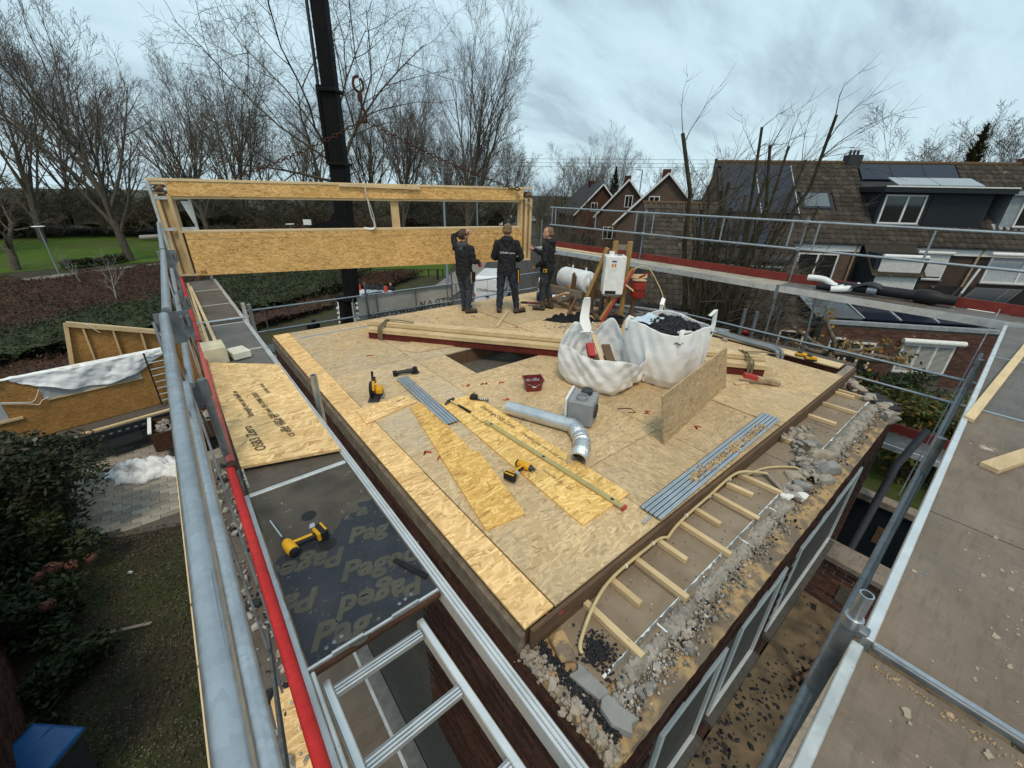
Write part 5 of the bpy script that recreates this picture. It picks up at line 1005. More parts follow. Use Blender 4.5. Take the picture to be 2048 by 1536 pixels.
pb(.30,PLEN-.235,6.50,7.235,.182,.2).build('back_sheet', m_osb_wall, pan); pb(.24,PLEN-.235,7.83,8.055,.182,.2).build('back_sheet', m_osb_wall, pan)
pb(.30,PLEN-.235,7.125,7.129,-.0015,0).build('sheet_joint', m_mortard, pan)
pb(0,PLEN,8.057,8.10,-.012,.2).build('top_plate', m_pine, pan, bevel=.003); pb(0,.24,8.005,8.055,0,.2).build('top_block', m_pine, pan); pb(.24,PLEN-.235,7.236,7.272,-.004,.2).build('sill_plate', m_pine, pan, bevel=.002)
pb(0,.30,6.50,6.535,0,.2).build('bottom_plate', m_pine, pan); pb(PLEN-.235,PLEN,6.50,6.535,0,.2).build('bottom_plate', m_pine, pan); pb(.26,PLEN-.235,7.79,7.829,.02,.18).build('lintel_plate', m_pine, pan)
for s0, s1, d0, d1, zt in ((.0,.09,0,.2,7.86),(.10,.19,.09,.2,7.86),(.21,.265,0,.2,7.86),(PLEN-.06,PLEN,0,.2,7.86),(PLEN-.115,-.0,.06,.2,7.86),(PLEN-.18,PLEN-.125,0,.2,7.86),(PLEN-.285,PLEN-.235,0.0,.2,7.829)):
    if s1 <= 0: s1 = PLEN-.07
    pb(s0, s1, 6.535, zt, d0, d1).build('stud', m_pine_z, pan, bevel=.003)
MB().beam(PL+pe*3.98-pn*.10+V(0,0,7.27), PL+pe*3.98-pn*.10+V(0,0,7.83), .045, .16, tuple(pe)).build('mullion', m_pine_z, pan, bevel=.002)
for s0 in (.02, PLEN-.20):
    MB().ico(PL+pe*(s0+.10)-pn*.06+V(0,0,7.945), .5, 3, .18, (.20,.14,.11), 2).build('insulation', plain('wood_fibre', (.16,.10,.06), .95, bump=60), pan, smooth=30); pb(s0,s0+.17,7.865,7.885,0,.2).build('nailer', m_plank, pan)
MB().beam(PL+pe*2.95+pn*.03+V(0,0,8.06), PL+pe*4.5+pn*.03+V(0,0,8.03), .03, .05).build('loose_lath', m_pine, pan)
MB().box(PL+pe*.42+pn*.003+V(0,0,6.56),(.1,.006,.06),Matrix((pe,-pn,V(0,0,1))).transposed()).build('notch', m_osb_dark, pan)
sl_t = thing('lifting_sling', 'white lifting sling looped through the panel opening', 'sling', PL+pe*3.45+V(0,0,8))
c = PL+pe*3.42; MB().tube([c+pn*.03+V(0,0,8.05), c+pn*.035+V(0,0,8.105), c-pn*.1+V(0,0,8.112), c-pn*.22+V(0,0,8.1)], .03, 8, flat=(1,.2)).tube(spline([c+pn*.035+V(0,0,8.09), c+pn*.05+pe*.02+V(0,0,7.9), c+pn*.05+pe*.06+V(0,0,7.55), c+pn*.03+pe*.10+V(0,0,7.29), c-pn*.03-pe*.10+V(0,0,7.28)]), .03, 8, flat=(1,.22)).tube(spline([c+pn*.03+V(0,0,7.95), c+pn*.06+pe*.09+V(0,0,7.6), c+pn*.03+pe*.13+V(0,0,7.29)]), .022, 8, flat=(1,.22)).build('webbing', m_twinecol, sl_t, smooth=True)
sl_t = thing('lifting_sling', 'white lifting sling round the right end of the panel', 'sling', PR+V(0,0,7.8)); c = PL+pe*(PLEN-.45)
MB().tube(spline([c+pn*.06+V(0,0,8.02), c+pe*.25+pn*.05+V(0,0,7.84), c+pe*.44+pn*.03+V(0,0,7.70), c+pe*.46-pn*.1+V(0,0,7.66)]), .022, 8, flat=(1,.35)).build('webbing', m_twinecol, sl_t, smooth=True)
def chain(name, label, a, b, sag, pitch=.075, r=.008):
    a, b = Vector(a), Vector(b); L_ = (b-a).length; n = int(L_/pitch); t = thing(name, label, 'chain', b)
    me = None
    for k in range(n):
        q = (k+.5)/n; p = a.lerp(b, q)-V(0,0,sag*math.sin(q*math.pi)); d = (b-a)/L_ - V(0,0,sag*math.pi*math.cos(q*math.pi)/L_); d.normalize()
        if me is None:
            pts = [V(math.cos(x)*.028, math.sin(x)*.048, 0) for x in [2*math.pi*i/10 for i in range(11)]]; bb = MB().tube(pts, r, 5, caps=False); me = bpy.data.meshes.new('chain_link'); me.from_pydata(bb.v, [], bb.f); me.update(); me.materials.append(m_rust)
        o = bpy.data.objects.new('chain_link', me); COL.objects.link(o); o.parent = t
        s_ = d.cross(V(0,0,1)).normalized(); u = s_.cross(d); 
        if k % 2: s_, u = u, -s_
        m4 = Matrix((s_, d, u)).transposed().to_4x4(); m4.translation = p-b; o.matrix_local = m4
    return t
hk = V(3.42,8.60,9.46)
t = thing('crane_hook', 'rusty crane hook hanging on a steel cable', 'hook', hk)
MB().tube([(3.43,8.60,9.98),(3.44,8.62,10.8),(3.9,9.6,16),(4.6,11.5,24)], .010, 8).build('cable', m_dark, t); MB().lathe((3.43,8.60,9.82), [(.025,0),(.03,.05),(.018,.10),(.018,.17)], 12).build('ferrule', m_zinc, t, smooth=True)
MB().tube(spline([(3.43,8.6,9.80),(3.36,8.6,9.77),(3.33,8.6,9.68),(3.36,8.6,9.60),(3.43,8.6,9.57),(3.50,8.6,9.62),(3.51,8.6,9.70),(3.47,8.6,9.78)]), .024, 8).build('hook_ring', m_rust, t, smooth=True); MB().lathe((3.43,8.6,9.42), [(.03,0),(.045,.04),(.045,.10),(.03,.15)], 12).build('swivel', m_rust, t, smooth=True)
MB().tube(spline([(3.43,8.6,9.44),(3.46,8.6,9.33),(3.50,8.6,9.22),(3.49,8.6,9.12),(3.43,8.6,9.12),(3.42,8.6,9.2)]), .022, 8).build('hook', m_rust, t, smooth=True)
chain('lifting_chain', 'rusty lifting chain from the hook to the left of the panel', (3.44,8.6,9.14), (1.25,9.33,8.13), .06); chain('lifting_chain', 'rusty lifting chain from the hook to the right of the panel', (3.47,8.6,9.14), (6.42,7.80,8.06), .07)
tag(MB().tube(spline([(6.40,7.78,8.07),(6.44,7.72,8.03),(6.48,7.70,8.06),(6.46,7.76,8.10),(6.41,7.78,8.08)]), .014, 8).build('sling_hook', m_rust, smooth=True), 'rusty clevis joining chain and right sling', 'hook')

# ---------------------------------------------------------------- workers
def remesh(b, name, m, parent, vox=.011, smooth_it=4, wr=0.0, seed=0):
    me = bpy.data.meshes.new('tmp'); me.from_pydata([tuple(p) for p in b.v], [], b.f); o = bpy.data.objects.new('tmp', me); COL.objects.link(o)
    md = o.modifiers.new('r','REMESH'); md.mode = 'VOXEL'; md.voxel_size = vox
    md = o.modifiers.new('s','SMOOTH'); md.iterations = smooth_it; md.factor = .5
    if wr:
        tx = bpy.data.textures.new('folds','CLOUDS'); tx.noise_scale = .07; tx.noise_depth = 3; md = o.modifiers.new('d','DISPLACE'); md.texture = tx; md.strength = wr; md.mid_level = .5; md.texture_coords = 'LOCAL'
    dg = bpy.context.evaluated_depsgraph_get(); out = bpy.data.meshes.new_from_object(o.evaluated_get(dg)); bpy.data.objects.remove(o)
    out.name = name; out.materials.clear(); return link(name, out, m, parent, ORG[parent], smooth=80)
def cap(b, pts, rr, n=14, flat=None):
    pts = [Vector(p) for p in pts]; d0 = (pts[0]-pts[1]).normalized(); d1 = (pts[-1]-pts[-2]).normalized()
    P = [pts[0]+d0*rr[0]*.75, pts[0]+d0*rr[0]*.4]+pts+[pts[-1]+d1*rr[-1]*.4, pts[-1]+d1*rr[-1]*.75]; b.tube(P, [rr[0]*.35, rr[0]*.85]+list(rr)+[rr[-1]*.85, rr[-1]*.35], n, flat=flat)
def loft(b, secs, n=20):   # secs: (centre, rx, ry)
    vs = []
    for c, rx, ry in secs:
        for k in range(n):
            a = 2*math.pi*k/n; vs.append((c[0]+rx*math.cos(a), c[1]+ry*math.sin(a), c[2]))
    m = len(secs); b.add(vs, [(i*n+k, i*n+(k+1)%n, (i+1)*n+(k+1)%n, (i+1)*n+k) for i in range(m-1) for k in range(n)]+[tuple(reversed(range(n))), tuple((m-1)*n+k for k in range(n))])
def hand(b, w, d, up_, s=1.0):      # wrist, pointing direction, back-of-hand direction
    w = Vector(w); d = Vector(d).normalized(); n = Vector(up_); n = (n-d*n.dot(d)).normalized(); x = d.cross(n)*s
    cap(b, [w, w+d*.045, w+d*.085], [.026,.036,.034], 10, flat=(1,.6))
    for k, (o, l) in enumerate(((-.030,.062),(-.010,.075),(.010,.070),(.029,.055))):
        p = w+d*.088+x*o; cap(b, [p, p+d*l*.5-n*.006, p+d*l*.85-n*.022], [.0095,.009,.008], 8)
    p = w+d*.03-x*.034; cap(b, [p, p-x*.026+d*.03-n*.01, p-x*.030+d*.06-n*.022], [.012,.011,.009], 8)
def person(label, loc, rz, pose, k=1.0, hair=m_hair, hood=m_jacket, trous=m_jean, tall_boots=False, logo=False, head_yaw=0, head_pitch=0, band=False):
    t = local('person', label, 'person'); G = pose; b = MB()
    HP = V(0,.015,1.635); hm = Euler((head_pitch,0,head_yaw)).to_matrix()
    def H(x, y, z): return HP + hm @ V(x,y,z)
    # the body: one continuous surface
    loft(b, [((0,0,.86),.13,.10),((0,0,.95),.155,.115),((0,.0,1.08),.14,.10),((0,.0,1.25),.16,.115),((0,-.005,1.40),.165,.10),((0,-.005,1.47),.10,.07)])
    cap(b, [(0,-.01,1.44),(0,.0,1.56)], [.062,.058]);
    for q, r_ in ((H(0,.005,.035),.088),(H(0,.02,-.01),.082),(H(0,.045,-.055),.058),(H(0,-.02,.03),.088),(H(0,.03,.05),.08)): b.ico(q, r_, 1, 0, (1,1,1), 3)
    cap(b, [H(0,.095,.01), H(0,.115,-.022)], [.010,.016], 8); cap(b, [H(-.02,.088,-.055), H(.02,.088,-.055)], [.012,.012], 8)
    for s in (-1,1): cap(b, [H(s*.086,-.005,.02), H(s*.088,-.008,-.03)], [.018,.012], 8); b.ico(H(s*.03,.086,.018), .014, 1, 0, (1,.6,.6), 2)
    for s in (-1,1):
        sd = 'L' if s < 0 else 'R'; sh, el, wr_ = V(s*.185,-.005,1.415), Vector(G['elbow'+sd]), Vector(G['wrist'+sd])
        cap(b, [(s*.10,0,1.43), sh, sh.lerp(el,.5), el, el.lerp(wr_,.3), wr_], [.06,.058,.047,.040,.040,.027]); hand(b, wr_, (wr_-el) if 'hand'+sd not in G else G['hand'+sd], G.get('back'+sd, (0,0,1)), s)
        hp, kn, an = V(s*.085,0,.93), Vector(G['knee'+sd]), Vector(G['ankle'+sd]); toe = Vector(G['toe'+sd])
        cap(b, [hp, hp.lerp(kn,.5), kn, kn.lerp(an,.35), an], [.085,.078,.056,.055,.04]); cap(b, [an, an.lerp(toe,.5)+V(0,0,-.02), toe], [.04,.042,.032])
    remesh(b, 'body', m_skin, t, .0085, 2)
    # jacket
    b = MB(); loft(b, [((0,0,.84),.190,.155),((0,0,.90),.195,.160),((0,.0,1.02),.178,.148),((0,-.005,1.18),.195,.150),((0,-.012,1.33),.205,.145),((0,-.012,1.43),.175,.115),((0,-.008,1.50),.088,.085),((0,-.004,1.545),.074,.078)])
    for s in (-1,1):
        sd = 'L' if s < 0 else 'R'; sh, el, wr_ = V(s*.190,-.008,1.40), Vector(G['elbow'+sd]), Vector(G['wrist'+sd]); cap(b, [(s*.11,-.005,1.41), sh, sh.lerp(el,.5), el, el.lerp(wr_,.4), wr_.lerp(el,.08)], [.085,.082,.070,.062,.057,.046])
    remesh(b, 'jacket', m_jacket, t, .011, 4, .045)
    b = MB(); cap(b, [(-.085,-.02,1.50),(-.08,-.085,1.485),(0,-.115,1.47),(.08,-.085,1.485),(.085,-.02,1.50),(.05,.05,1.475)], [.038,.05,.055,.05,.038,.026]); cap(b, [(0,-.10,1.46),(0,-.135,1.39)], [.085,.05], flat=(1,.6)); remesh(b, 'hood', hood, t, .011, 4, .012)
    b = MB(); loft(b, [((0,0,.80),.165,.135),((0,0,.92),.175,.14),((0,0,1.0),.165,.135)])
    for s in (-1,1):
        sd = 'L' if s < 0 else 'R'; hp, kn, an = V(s*.09,0,.90), Vector(G['knee'+sd]), Vector(G['ankle'+sd]); e = .25 if tall_boots else .03
        cap(b, [hp, hp.lerp(kn,.5), kn, kn.lerp(an,.4), an.lerp(kn,e)], [.108,.096,.076,.072,.064])
    remesh(b, 'trousers', trous, t, .011, 3, .040)
    for s in (-1,1):
        sd = 'L' if s < 0 else 'R'; an, kn, toe = Vector(G['ankle'+sd]), Vector(G['knee'+sd]), Vector(G['toe'+sd]); b = MB(); top = an.lerp(kn, .33 if tall_boots else .12); hl = an+(an-toe)*V(1,1,0).length*0+V(0,0,-.03); d = (toe-an); d.z = 0; d.normalize()
        cap(b, [top, an+V(0,0,.0)], [.066 if tall_boots else .058, .058]); cap(b, [an-d*.045+V(0,0,-.045), an+d*.06+V(0,0,-.04), toe+V(0,0,.008)], [.047,.050,.044])
        z0 = min(an.z, toe.z)-.09; o = remesh(b, 'boot', m_boot, t, .010, 3, .006); p = an-d*.06; q = toe+d*.03; MB().beam((p.x,p.y,an.z-.092),(q.x,q.y,toe.z-.038),.088,.022).build('sole', m_vanblk, t, bevel=.006)
    b = MB(); b.ico(H(0,-.016,.052), .096, 2, .03, (1,1,.92), 3); b.ico(H(0,-.05,.0), .078, 3, .03, (1.1,.7,1.1), 3); b.ico(H(0,.045,.095), .055, 4, .05, (1.2,.8,.6), 2); remesh(b, 'hair', hair, t, .009, 1, .008)
    if band:
        MB().tube([H(.105*math.cos(a), -.01+.112*math.sin(a), .045+.012*math.sin(a)) for a in [2*math.pi*i/20 for i in range(21)]], .014, 8, caps=False, flat=(1,.7)).build('headband', m_black, t, smooth=True); MB().ico(H(.06,.085,.06), .036, 1, .05, (1.2,.7,.8), 2).build('red_ear_pad', m_redmk, t, smooth=True)
    if logo:
        text_mesh('print', 'STRAK', .052, m_enamel, t, frame((-.055,-.178,1.245),(1,.06,0),(0,0,1)), ext=.001); text_mesh('print', 'bouwgroep', .038, m_enamel, t, frame((.075,-.172,1.243),(1,-.08,0),(0,0,1)), ext=.001)
    return put(t, loc, rz, sc=k)
stand = dict(kneeL=(-.10,.02,.50), ankleL=(-.11,-.01,.10), toeL=(-.145,.17,.05), kneeR=(.10,.02,.50), ankleR=(.12,-.01,.10), toeR=(.17,.16,.05))
p1 = dict(stand, elbowL=(-.30,.10,1.62), wristL=(-.10,.30,1.74), handL=(.9,.3,-.1), backL=(0,0,1), elbowR=(.25,-.02,1.14), wristR=(.22,.26,1.10), handR=(-.2,1,-.2), kneeL=(-.06,.05,.50), ankleL=(-.07,.09,.10), toeL=(.0,.27,.05), ankleR=(.10,-.05,.10), toeR=(.24,.07,.05))
p2 = dict(stand, elbowL=(-.27,.02,1.13), wristL=(-.14,.24,1.08), elbowR=(.30,-.01,1.13), wristR=(.17,.22,1.05), kneeR=(.17,.02,.50), ankleR=(.22,-.02,.10), toeR=(.38,.09,.05), kneeL=(-.13,.02,.5), ankleL=(-.15,0,.10), toeL=(-.17,.19,.05))
p3 = dict(stand, elbowR=(.26,.14,1.15), wristR=(.20,.40,1.28), handR=(0,1,.2), backR=(1,0,0), elbowL=(-.25,-.02,1.12), wristL=(-.12,.22,.96), kneeL=(-.11,.05,.50), ankleL=(-.14,.03,.10), toeL=(-.17,.22,.05), ankleR=(.10,-.10,.10), toeR=(.13,.09,.05))
w1 = person('worker in a dark hoodie with red ear defenders, arm on the panel', (4.76,7.40,T), R(-62), p1, .955, m_hair, m_hood, grunge('slate_work_trousers', (.028,.034,.046), (.055,.062,.078), .9, 0, 12, bump=.3, bscale=90), head_yaw=R(-25), head_pitch=R(8), band=True)
w2 = person('worker in a black jacket seen from behind, middle of the three', (5.47,6.86,T), R(-40), p2, 1.03, m_hairl, m_jacket, m_jean, logo=True, head_pitch=R(8))
w3 = person('worker in a black jacket and tall boots facing the panel end', (6.38,6.58,T), R(28), p3, .985, m_hairl, m_jacket, grunge('washed_black_jeans', (.024,.026,.032), (.05,.052,.06), .9, 0, 9, bump=.3, bscale=90), tall_boots=True, head_yaw=R(12), head_pitch=R(6))
def gear(par, items):
    for nm, bld, m in items: bld.build(nm, m, par, smooth=True)
gear(w1, [('tool_pouch', MB().box((.17,.06,.80),(.12,.10,.20),(0,0,.4)), m_cloth), ('hammer_handle', MB().tube([(.19,-.04,.92),(.20,-.05,.68)], .013, 8), m_plank), ('ear_defenders', MB().ico((.20,.36,1.02),.055,1,.05,(1,.8,1),2), m_redmk)])
gear(w2, [('tool_pouch', MB().box((.21,.0,.80),(.10,.12,.24),(0,0,.2)), m_cloth), ('pouch_tool', MB().tube([(.24,-.06,.90),(.245,-.07,.66)], .010, 8), m_yellow), ('knee_pocket', MB().box((.17,-.07,.42),(.10,.03,.24)), m_black)])
gear(w3, [('tape_measure', MB().box((-.20,-.02,.90),(.05,.07,.07)), m_yellow), ('tape_face', MB().box((-.228,-.02,.90),(.006,.04,.04)), m_black)])
text_mesh('print', 'STRAK', .04, m_enamel, w3, frame((-.02,-.175,1.24),(1,0,0),(0,0,1)), ext=.001)

# ---------------------------------------------------------------- crane truck and van
ct = thing('crane_truck', 'white truck with a tall black telescopic crane beyond the back rail', 'truck', (6.6,20.6,0)); cd = V(.70,.714,0).normalized(); cs = V(cd.y,-cd.x,0)
def cbx(o, f0, f1, s0, s1, z0, z1): # box in truck frame
    m3 = Matrix((cs, cd, V(0,0,1))).transposed(); return MB().box(Vector(o)+cd*((f0+f1)/2)+cs*((s0+s1)/2)+V(0,0,(z0+z1)/2), (s1-s0, f1-f0, z1-z0), m3)
O = V(6.05,20.1,0)
cbx(O,-.9,6.4,-1.0,1.0,.85,1.1).build('chassis', m_black, ct); cbx(O,-.6,.9,-1.15,1.15,.5,1.3).build('crane_base', m_craneblk, ct)
cb = cbx(O,1.35,3.5,-1.15,1.15,1.0,2.92).build('cab', m_white, ct, bevel=.10); cbx(O,1.33,1.345,-.9,.9,1.9,2.6).build('rear_window', m_glass, cb)
for k in range(5): cbx(O,1.0,1.33,-1.0,1.0,1.4+k*.25,1.5+k*.25).build('slat', m_whitep, cb)
cbx(O,1.4,3.0,-.75,.0,2.93,3.0).build('roof_pod', m_white, cb, bevel=.02); cbx(O,2.0,2.4,-.2,.8,2.925,2.95).build('roof_hatch', m_black, cb); MB().tube([O+cd*1.5+cs*.2+V(0,0,3.05), O+cd*2.4+cs*.9+V(0,0,3.05)], .05, 8).build('air_horn', m_black, cb)
for s_ in (-.55,.95): MB().lathe(O+cd*2.9+cs*s_+V(0,0,2.92), [(.11,0),(.11,.28),(.08,.34)], 14).build('beacon', plain('amber_beacon_%d' % int(s_*10), (.55,.06,.02), .3), cb, smooth=True)
for k in range(4): MB().lathe(O+cd*3.2+cs*(-.25+k*.32)+V(0,0,3.1), [(.02,-.05),(.14,-.02),(.15,.03),(.02,.04)], 16, -cd).build('roof_lamp', m_dark, cb, smooth=True)
for f in (0.1,2.2,5.0):
    for s_ in (-1.1,1.1): w = MB().lathe(O+cd*f+cs*s_+V(0,0,.5), [(.28,-.15),(.48,-.14),(.5,-.1),(.5,.1),(.48,.14),(.28,.15)], 22, cs).build('wheel', m_vanblk, ct, smooth=True); MB().lathe(O+cd*f+cs*s_+V(0,0,.5), [(.27,-.155),(.1,-.1),(.1,.1),(.27,.155)], 16, cs).build('rim', m_galv, w)
col = MB().beam((6.02,20.0,1.2),(6.12,19.85,3.3),.62,.62,(0,1,0)).build('crane_column', m_craneblk, ct, bevel=.03); MB().box((6.05,19.6,3.32),(.95,.35,.35),(0,0,-.75)).build('knuckle', m_craneblk, ct, bevel=.08)
for k in (-.16,.16): MB().tube([(6.05+k,19.55-k,1.9),(6.05+k,19.5-k,3.2)], .075, 14).build('ram', m_aluclean, ct, smooth=True)
bt = lambda z: V(6.28+(z-4)*.008+.22*min(1,max(0,(z-4)/4)), 19.55-(z-4)*.03, z)
for z0, z1, w, nm in ((3.3,5.2,.6,'lower_boom'),(5.2,8.9,.64,'main_boom'),(8.88,11.4,.58,'boom_section'),(11.38,15,.54,'boom_section'),(14.98,24,.5,'boom_section')): MB().beam(bt(z0), bt(z1), w*.85, w, (cs.x,cs.y,0)).build(nm, m_craneblk, ct, bevel=.05)
for z in (6.1,8.9,11.4,15): MB().beam(bt(z-.06), bt(z+.06), .74, .74, (cs.x,cs.y,0)).build('boom_collar', m_craneblk, ct, bevel=.02)
MB().tube([bt(8.9)-cs*.46, bt(11.6)-cs*.46], .12, 12).build('side_ram', m_craneblk, ct, smooth=True); MB().tube([bt(11.6)-cs*.48, bt(20)-cs*.46], .06, 10).build('side_rod', m_dark, ct, smooth=True); MB().tube([bt(5.2)-cs*.42, bt(9)-cs*.42], .05, 8).build('hose', m_black, ct, smooth=True)
MB().extr([bt(6.3)-cs*.3-cd*.1, bt(7.3)-cs*.3-cd*.1, bt(6.75)-cs*.65-cd*.1, bt(6.5)-cs*1.6-cd*.1, bt(6.3)-cs*1.6-cd*.1], cd*.2).build('boom_bracket', m_craneblk, ct); MB().box(bt(6.62)-cs*1.75,(.34,.06,.22),(0,0,-.7)).build('work_lamp', m_whitep, ct)
cbx(O,-1.5,-.9,-1.2,-.9,.5,2.3).build('control_box', m_craneblk, ct); cbx(O,-1.55,-1.5,-1.15,-.95,.9,1.3).build('warning_plate', plain('orange_plate', (.5,.25,.02), .5), ct); MB().tube([O-cd*1.2-cs*1.0+V(0,0,.0), O-cd*1.2-cs*1.0+V(0,0,2.5)], .09, 10).build('stabiliser', m_black, ct)
wk = person('distant worker in dark clothes beside the truck cab', (12.3,29.2,0), R(150), dict(stand, elbowL=(-.27,.02,1.13), wristL=(-.2,.2,1.0), elbowR=(.27,.02,1.13), wristR=(.2,.2,1.0)), 1.0)
vn = thing('delivery_van', 'white panel van with dark lettering parked on the road', 'van', (17.2,23.7,0)); vd = V(.72,.695,0).normalized(); vs_ = V(vd.y,-vd.x,0); VO = V(17.15,23.7,0)
def vx(f, s_, z): return VO+vd*f+vs_*s_+V(0,0,z)
prof = [(0,.45),(0.02,1.5),(.10,2.42),(.35,2.55),(3.6,2.55),(4.0,2.45),(4.7,1.65),(5.5,1.35),(5.7,.95),(5.7,.45)]
b = MB(); vs2 = []
for s_, ins in ((-1.0,0),(1.0,0)):
    for f, z in prof: vs2.append(vx(f, s_*(1-.10*max(0,(z-1.3))/1.25), z))
n = len(prof); b.add(vs2, [tuple(range(n)), tuple(reversed(range(n,2*n)))]+[(i,n+i,n+(i+1)%n,(i+1)%n) for i in range(n)]); bd = b.build('body', m_white, vn, bevel=.06)
MB().add([vx(4.03,-.82,2.40),vx(4.03,.82,2.40),vx(4.66,.92,1.70),vx(4.66,-.92,1.70)], [(0,1,2,3)]).build('windscreen', m_glass, vn, solid=.03)
MB().add([vx(3.3,-.93,2.2),vx(3.9,-.93,2.2),vx(4.5,-.99,1.65),vx(3.3,-.99,1.65)], [(0,1,2,3)]).build('side_window', m_glass, vn, solid=.03); MB().add([vx(3.3,.93,2.2),vx(3.9,.93,2.2),vx(4.5,.99,1.65),vx(3.3,.99,1.65)], [(0,1,2,3)]).build('side_window', m_glass, vn, solid=.03)
MB().beam(vx(-.012,0,.6), vx(.05,0,2.3), .012, .012).build('door_gap', m_dark, vn); MB().beam(vx(-.02,-.15,1.15), vx(-.02,.15,1.15), .05, .06).build('rear_handle', m_black, vn); MB().beam(vx(-.03,-.95,.55), vx(-.03,.95,.55), .1, .18).build('bumper', m_dark, vn)
for s_ in (-.93,.93): MB().beam(vx(-.01,s_,.95), vx(.0,s_,1.35), .1, .04).build('tail_lamp', m_redmk, vn)
for f in (1.0,4.7):
    for s_ in (-.95,.95): MB().lathe(vx(f,s_,.35), [(.2,-.12),(.34,-.11),(.35,0),(.34,.11),(.2,.12)], 20, vs_).build('wheel', m_vanblk, vn, smooth=True)
text_mesh('print', 'STRAK', .26, m_dark, vn, frame(vx(-.02,-.40,1.62),vs_,(0,0,1)), ext=.004); text_mesh('print', 'bouwgroep', .22, m_dark, vn, frame(vx(-.02,.45,1.60),vs_,(0,0,1)), ext=.004); text_mesh('print', 'STRAK bouwgroep', .4, m_dark, vn, frame(vx(1.9,1.012,1.25),vd,(0,0,1)), ext=.004)
# ---------------------------------------------------------------- terrace across the gardens
HW, hd, hn = V(26.6,8.4,0), V(.655,-.756,0).normalized(), V(-.756,-.655,0).normalized(); KS = .877
HM = Matrix((hd, -hn, V(0,0,1))).transposed()
def hp(s, off, z): return HW+hd*s+hn*off+V(0,0,z)
def hb(s0, s1, o0, o1, z0, z1, b=None):
    return (b or MB()).box(hp((s0+s1)/2,(o0+o1)/2,(z0+z1)/2), (s1-s0, abs(o1-o0), z1-z0), HM)
def window(par, s0, s1, z0, z1, off, nm='window', mull=(.5,), m=m_frame, glass=m_glass, fw_=.07, blind=0):
    b = MB()
    for a in ((s0,s1,z0,z0+fw_),(s0,s1,z1-fw_,z1),(s0,s0+fw_,z0+fw_,z1-fw_),(s1-fw_,s1,z0+fw_,z1-fw_)): hb(a[0],a[1],off-.04,off+.05,a[2],a[3],b)
    for q in mull: c = s0+(s1-s0)*q; hb(c-fw_*.6,c+fw_*.6,off-.04,off+.045,z0+fw_,z1-fw_,b)
    w = b.build(nm, m, par); hb(s0+fw_,s1-fw_,off-.02,off-.005,z0+fw_,z1-fw_).build('pane', glass, w)
    if blind:
        n = int((z1-z0)*blind/.06)
        b = MB()
        for k in range(n): hb(s0+fw_*.7,s1-fw_*.7,off+.052,off+.062+.006*(k%2),z1-fw_-(k+1)*.06+.006,z1-fw_-k*.06,b)
        b.build('shutter_slats', m_blind, w); MB().tube([hp(s0-.05,off+.10,z1+.06),hp(s1+.05,off+.10,z1+.06)], .10, 12).build('shutter_box', m_frame, w, smooth=True)
    hb(s0-.05,s1+.05,off-.02,off+.10,z0-.05,z0-.004).build('sill', m_stone, w); return w
def tile_mesh(w=.33, l=.40):
    n = 5; vs = []
    for j, y in enumerate((0, -l)):
        for i in range(n+1): u = i/n; vs.append((u*w-w/2, y, .026*math.sin(u*2*math.pi)+.018*(1-j*0)+(.030 if j else 0)))
    for i in range(n+1): u = i/n; vs.append((u*w-w/2, -l, .026*math.sin(u*2*math.pi)-.030))
    fs = [(j*(n+1)+i, j*(n+1)+i+1, (j+1)*(n+1)+i+1, (j+1)*(n+1)+i) for j in range(2) for i in range(n)]
    me = bpy.data.meshes.new('roof_tile'); me.from_pydata(vs, [], [tuple(reversed(f)) for f in fs]); me.update(); me.materials.append(m_tile); return me
TILE = tile_mesh()
def tile_field(par, s0, s1, o0, o1, n_ind, skip=None):
    """pantiles on the common slope between offsets o0 (upper) and o1 (lower)"""
    sl = math.sqrt(1+KS*KS); ex = .335; dirv = (hn - V(0,0,KS)).normalized(); nor = hd.cross(-dirv); nor = nor if nor.z > 0 else -nor; rot = Matrix((hd, -dirv, nor)).transposed(); cells = []
    rows = int((o1-o0)*sl/ex)+1
    for r in range(rows):
        for c in range(int((s1-s0)/.315)+1):
            s_, off = s0+c*.315+.16, o0+r*ex/sl
            if s_ > s1: continue
            if skip and skip(s_, off+.12): continue
            cells.append(hp(s_, off, 6-KS*off+.03))
    cells.sort(key=lambda p: (p-V(0,0,8)).length); rest = MB(); tv = [v.co.copy() for v in TILE.vertices]; tf = [tuple(p.vertices) for p in TILE.polygons]
    for k, p in enumerate(cells):
        e = rot @ Euler((random.uniform(-.02,.02),random.uniform(-.02,.02),random.uniform(-.025,.025))).to_matrix()
        if k < n_ind:
            o = bpy.data.objects.new('roof_tile', TILE); COL.objects.link(o); o.parent = par; m4 = e.to_4x4(); m4.translation = p-ORG[par]; o.matrix_local = m4
        else: rest.add([p+e@v for v in tv], tf)
    if rest.v: tag(rest.build('tiling', m_tile, par), kind='stuff')
def slope(s0, s1, o0, o1, dz0=-.02, th=.12):
    return MB().hexa([hp(s0,o0,6-KS*o0+dz0-th),hp(s1,o0,6-KS*o0+dz0-th),hp(s1,o1,6-KS*o1+dz0-th),hp(s0,o1,6-KS*o1+dz0-th),hp(s0,o0,6-KS*o0+dz0),hp(s1,o0,6-KS*o0+dz0),hp(s1,o1,6-KS*o1+dz0),hp(s0,o1,6-KS*o1+dz0)])
def roofbox(s0,s1,o0,o1,lift,th=.05):  # a slab lying on the slope
    return MB().hexa([hp(s,o,6-KS*o+lift+q) for q in (0,th) for s,o in ((s0,o1),(s1,o1),(s1,o0),(s0,o0))])
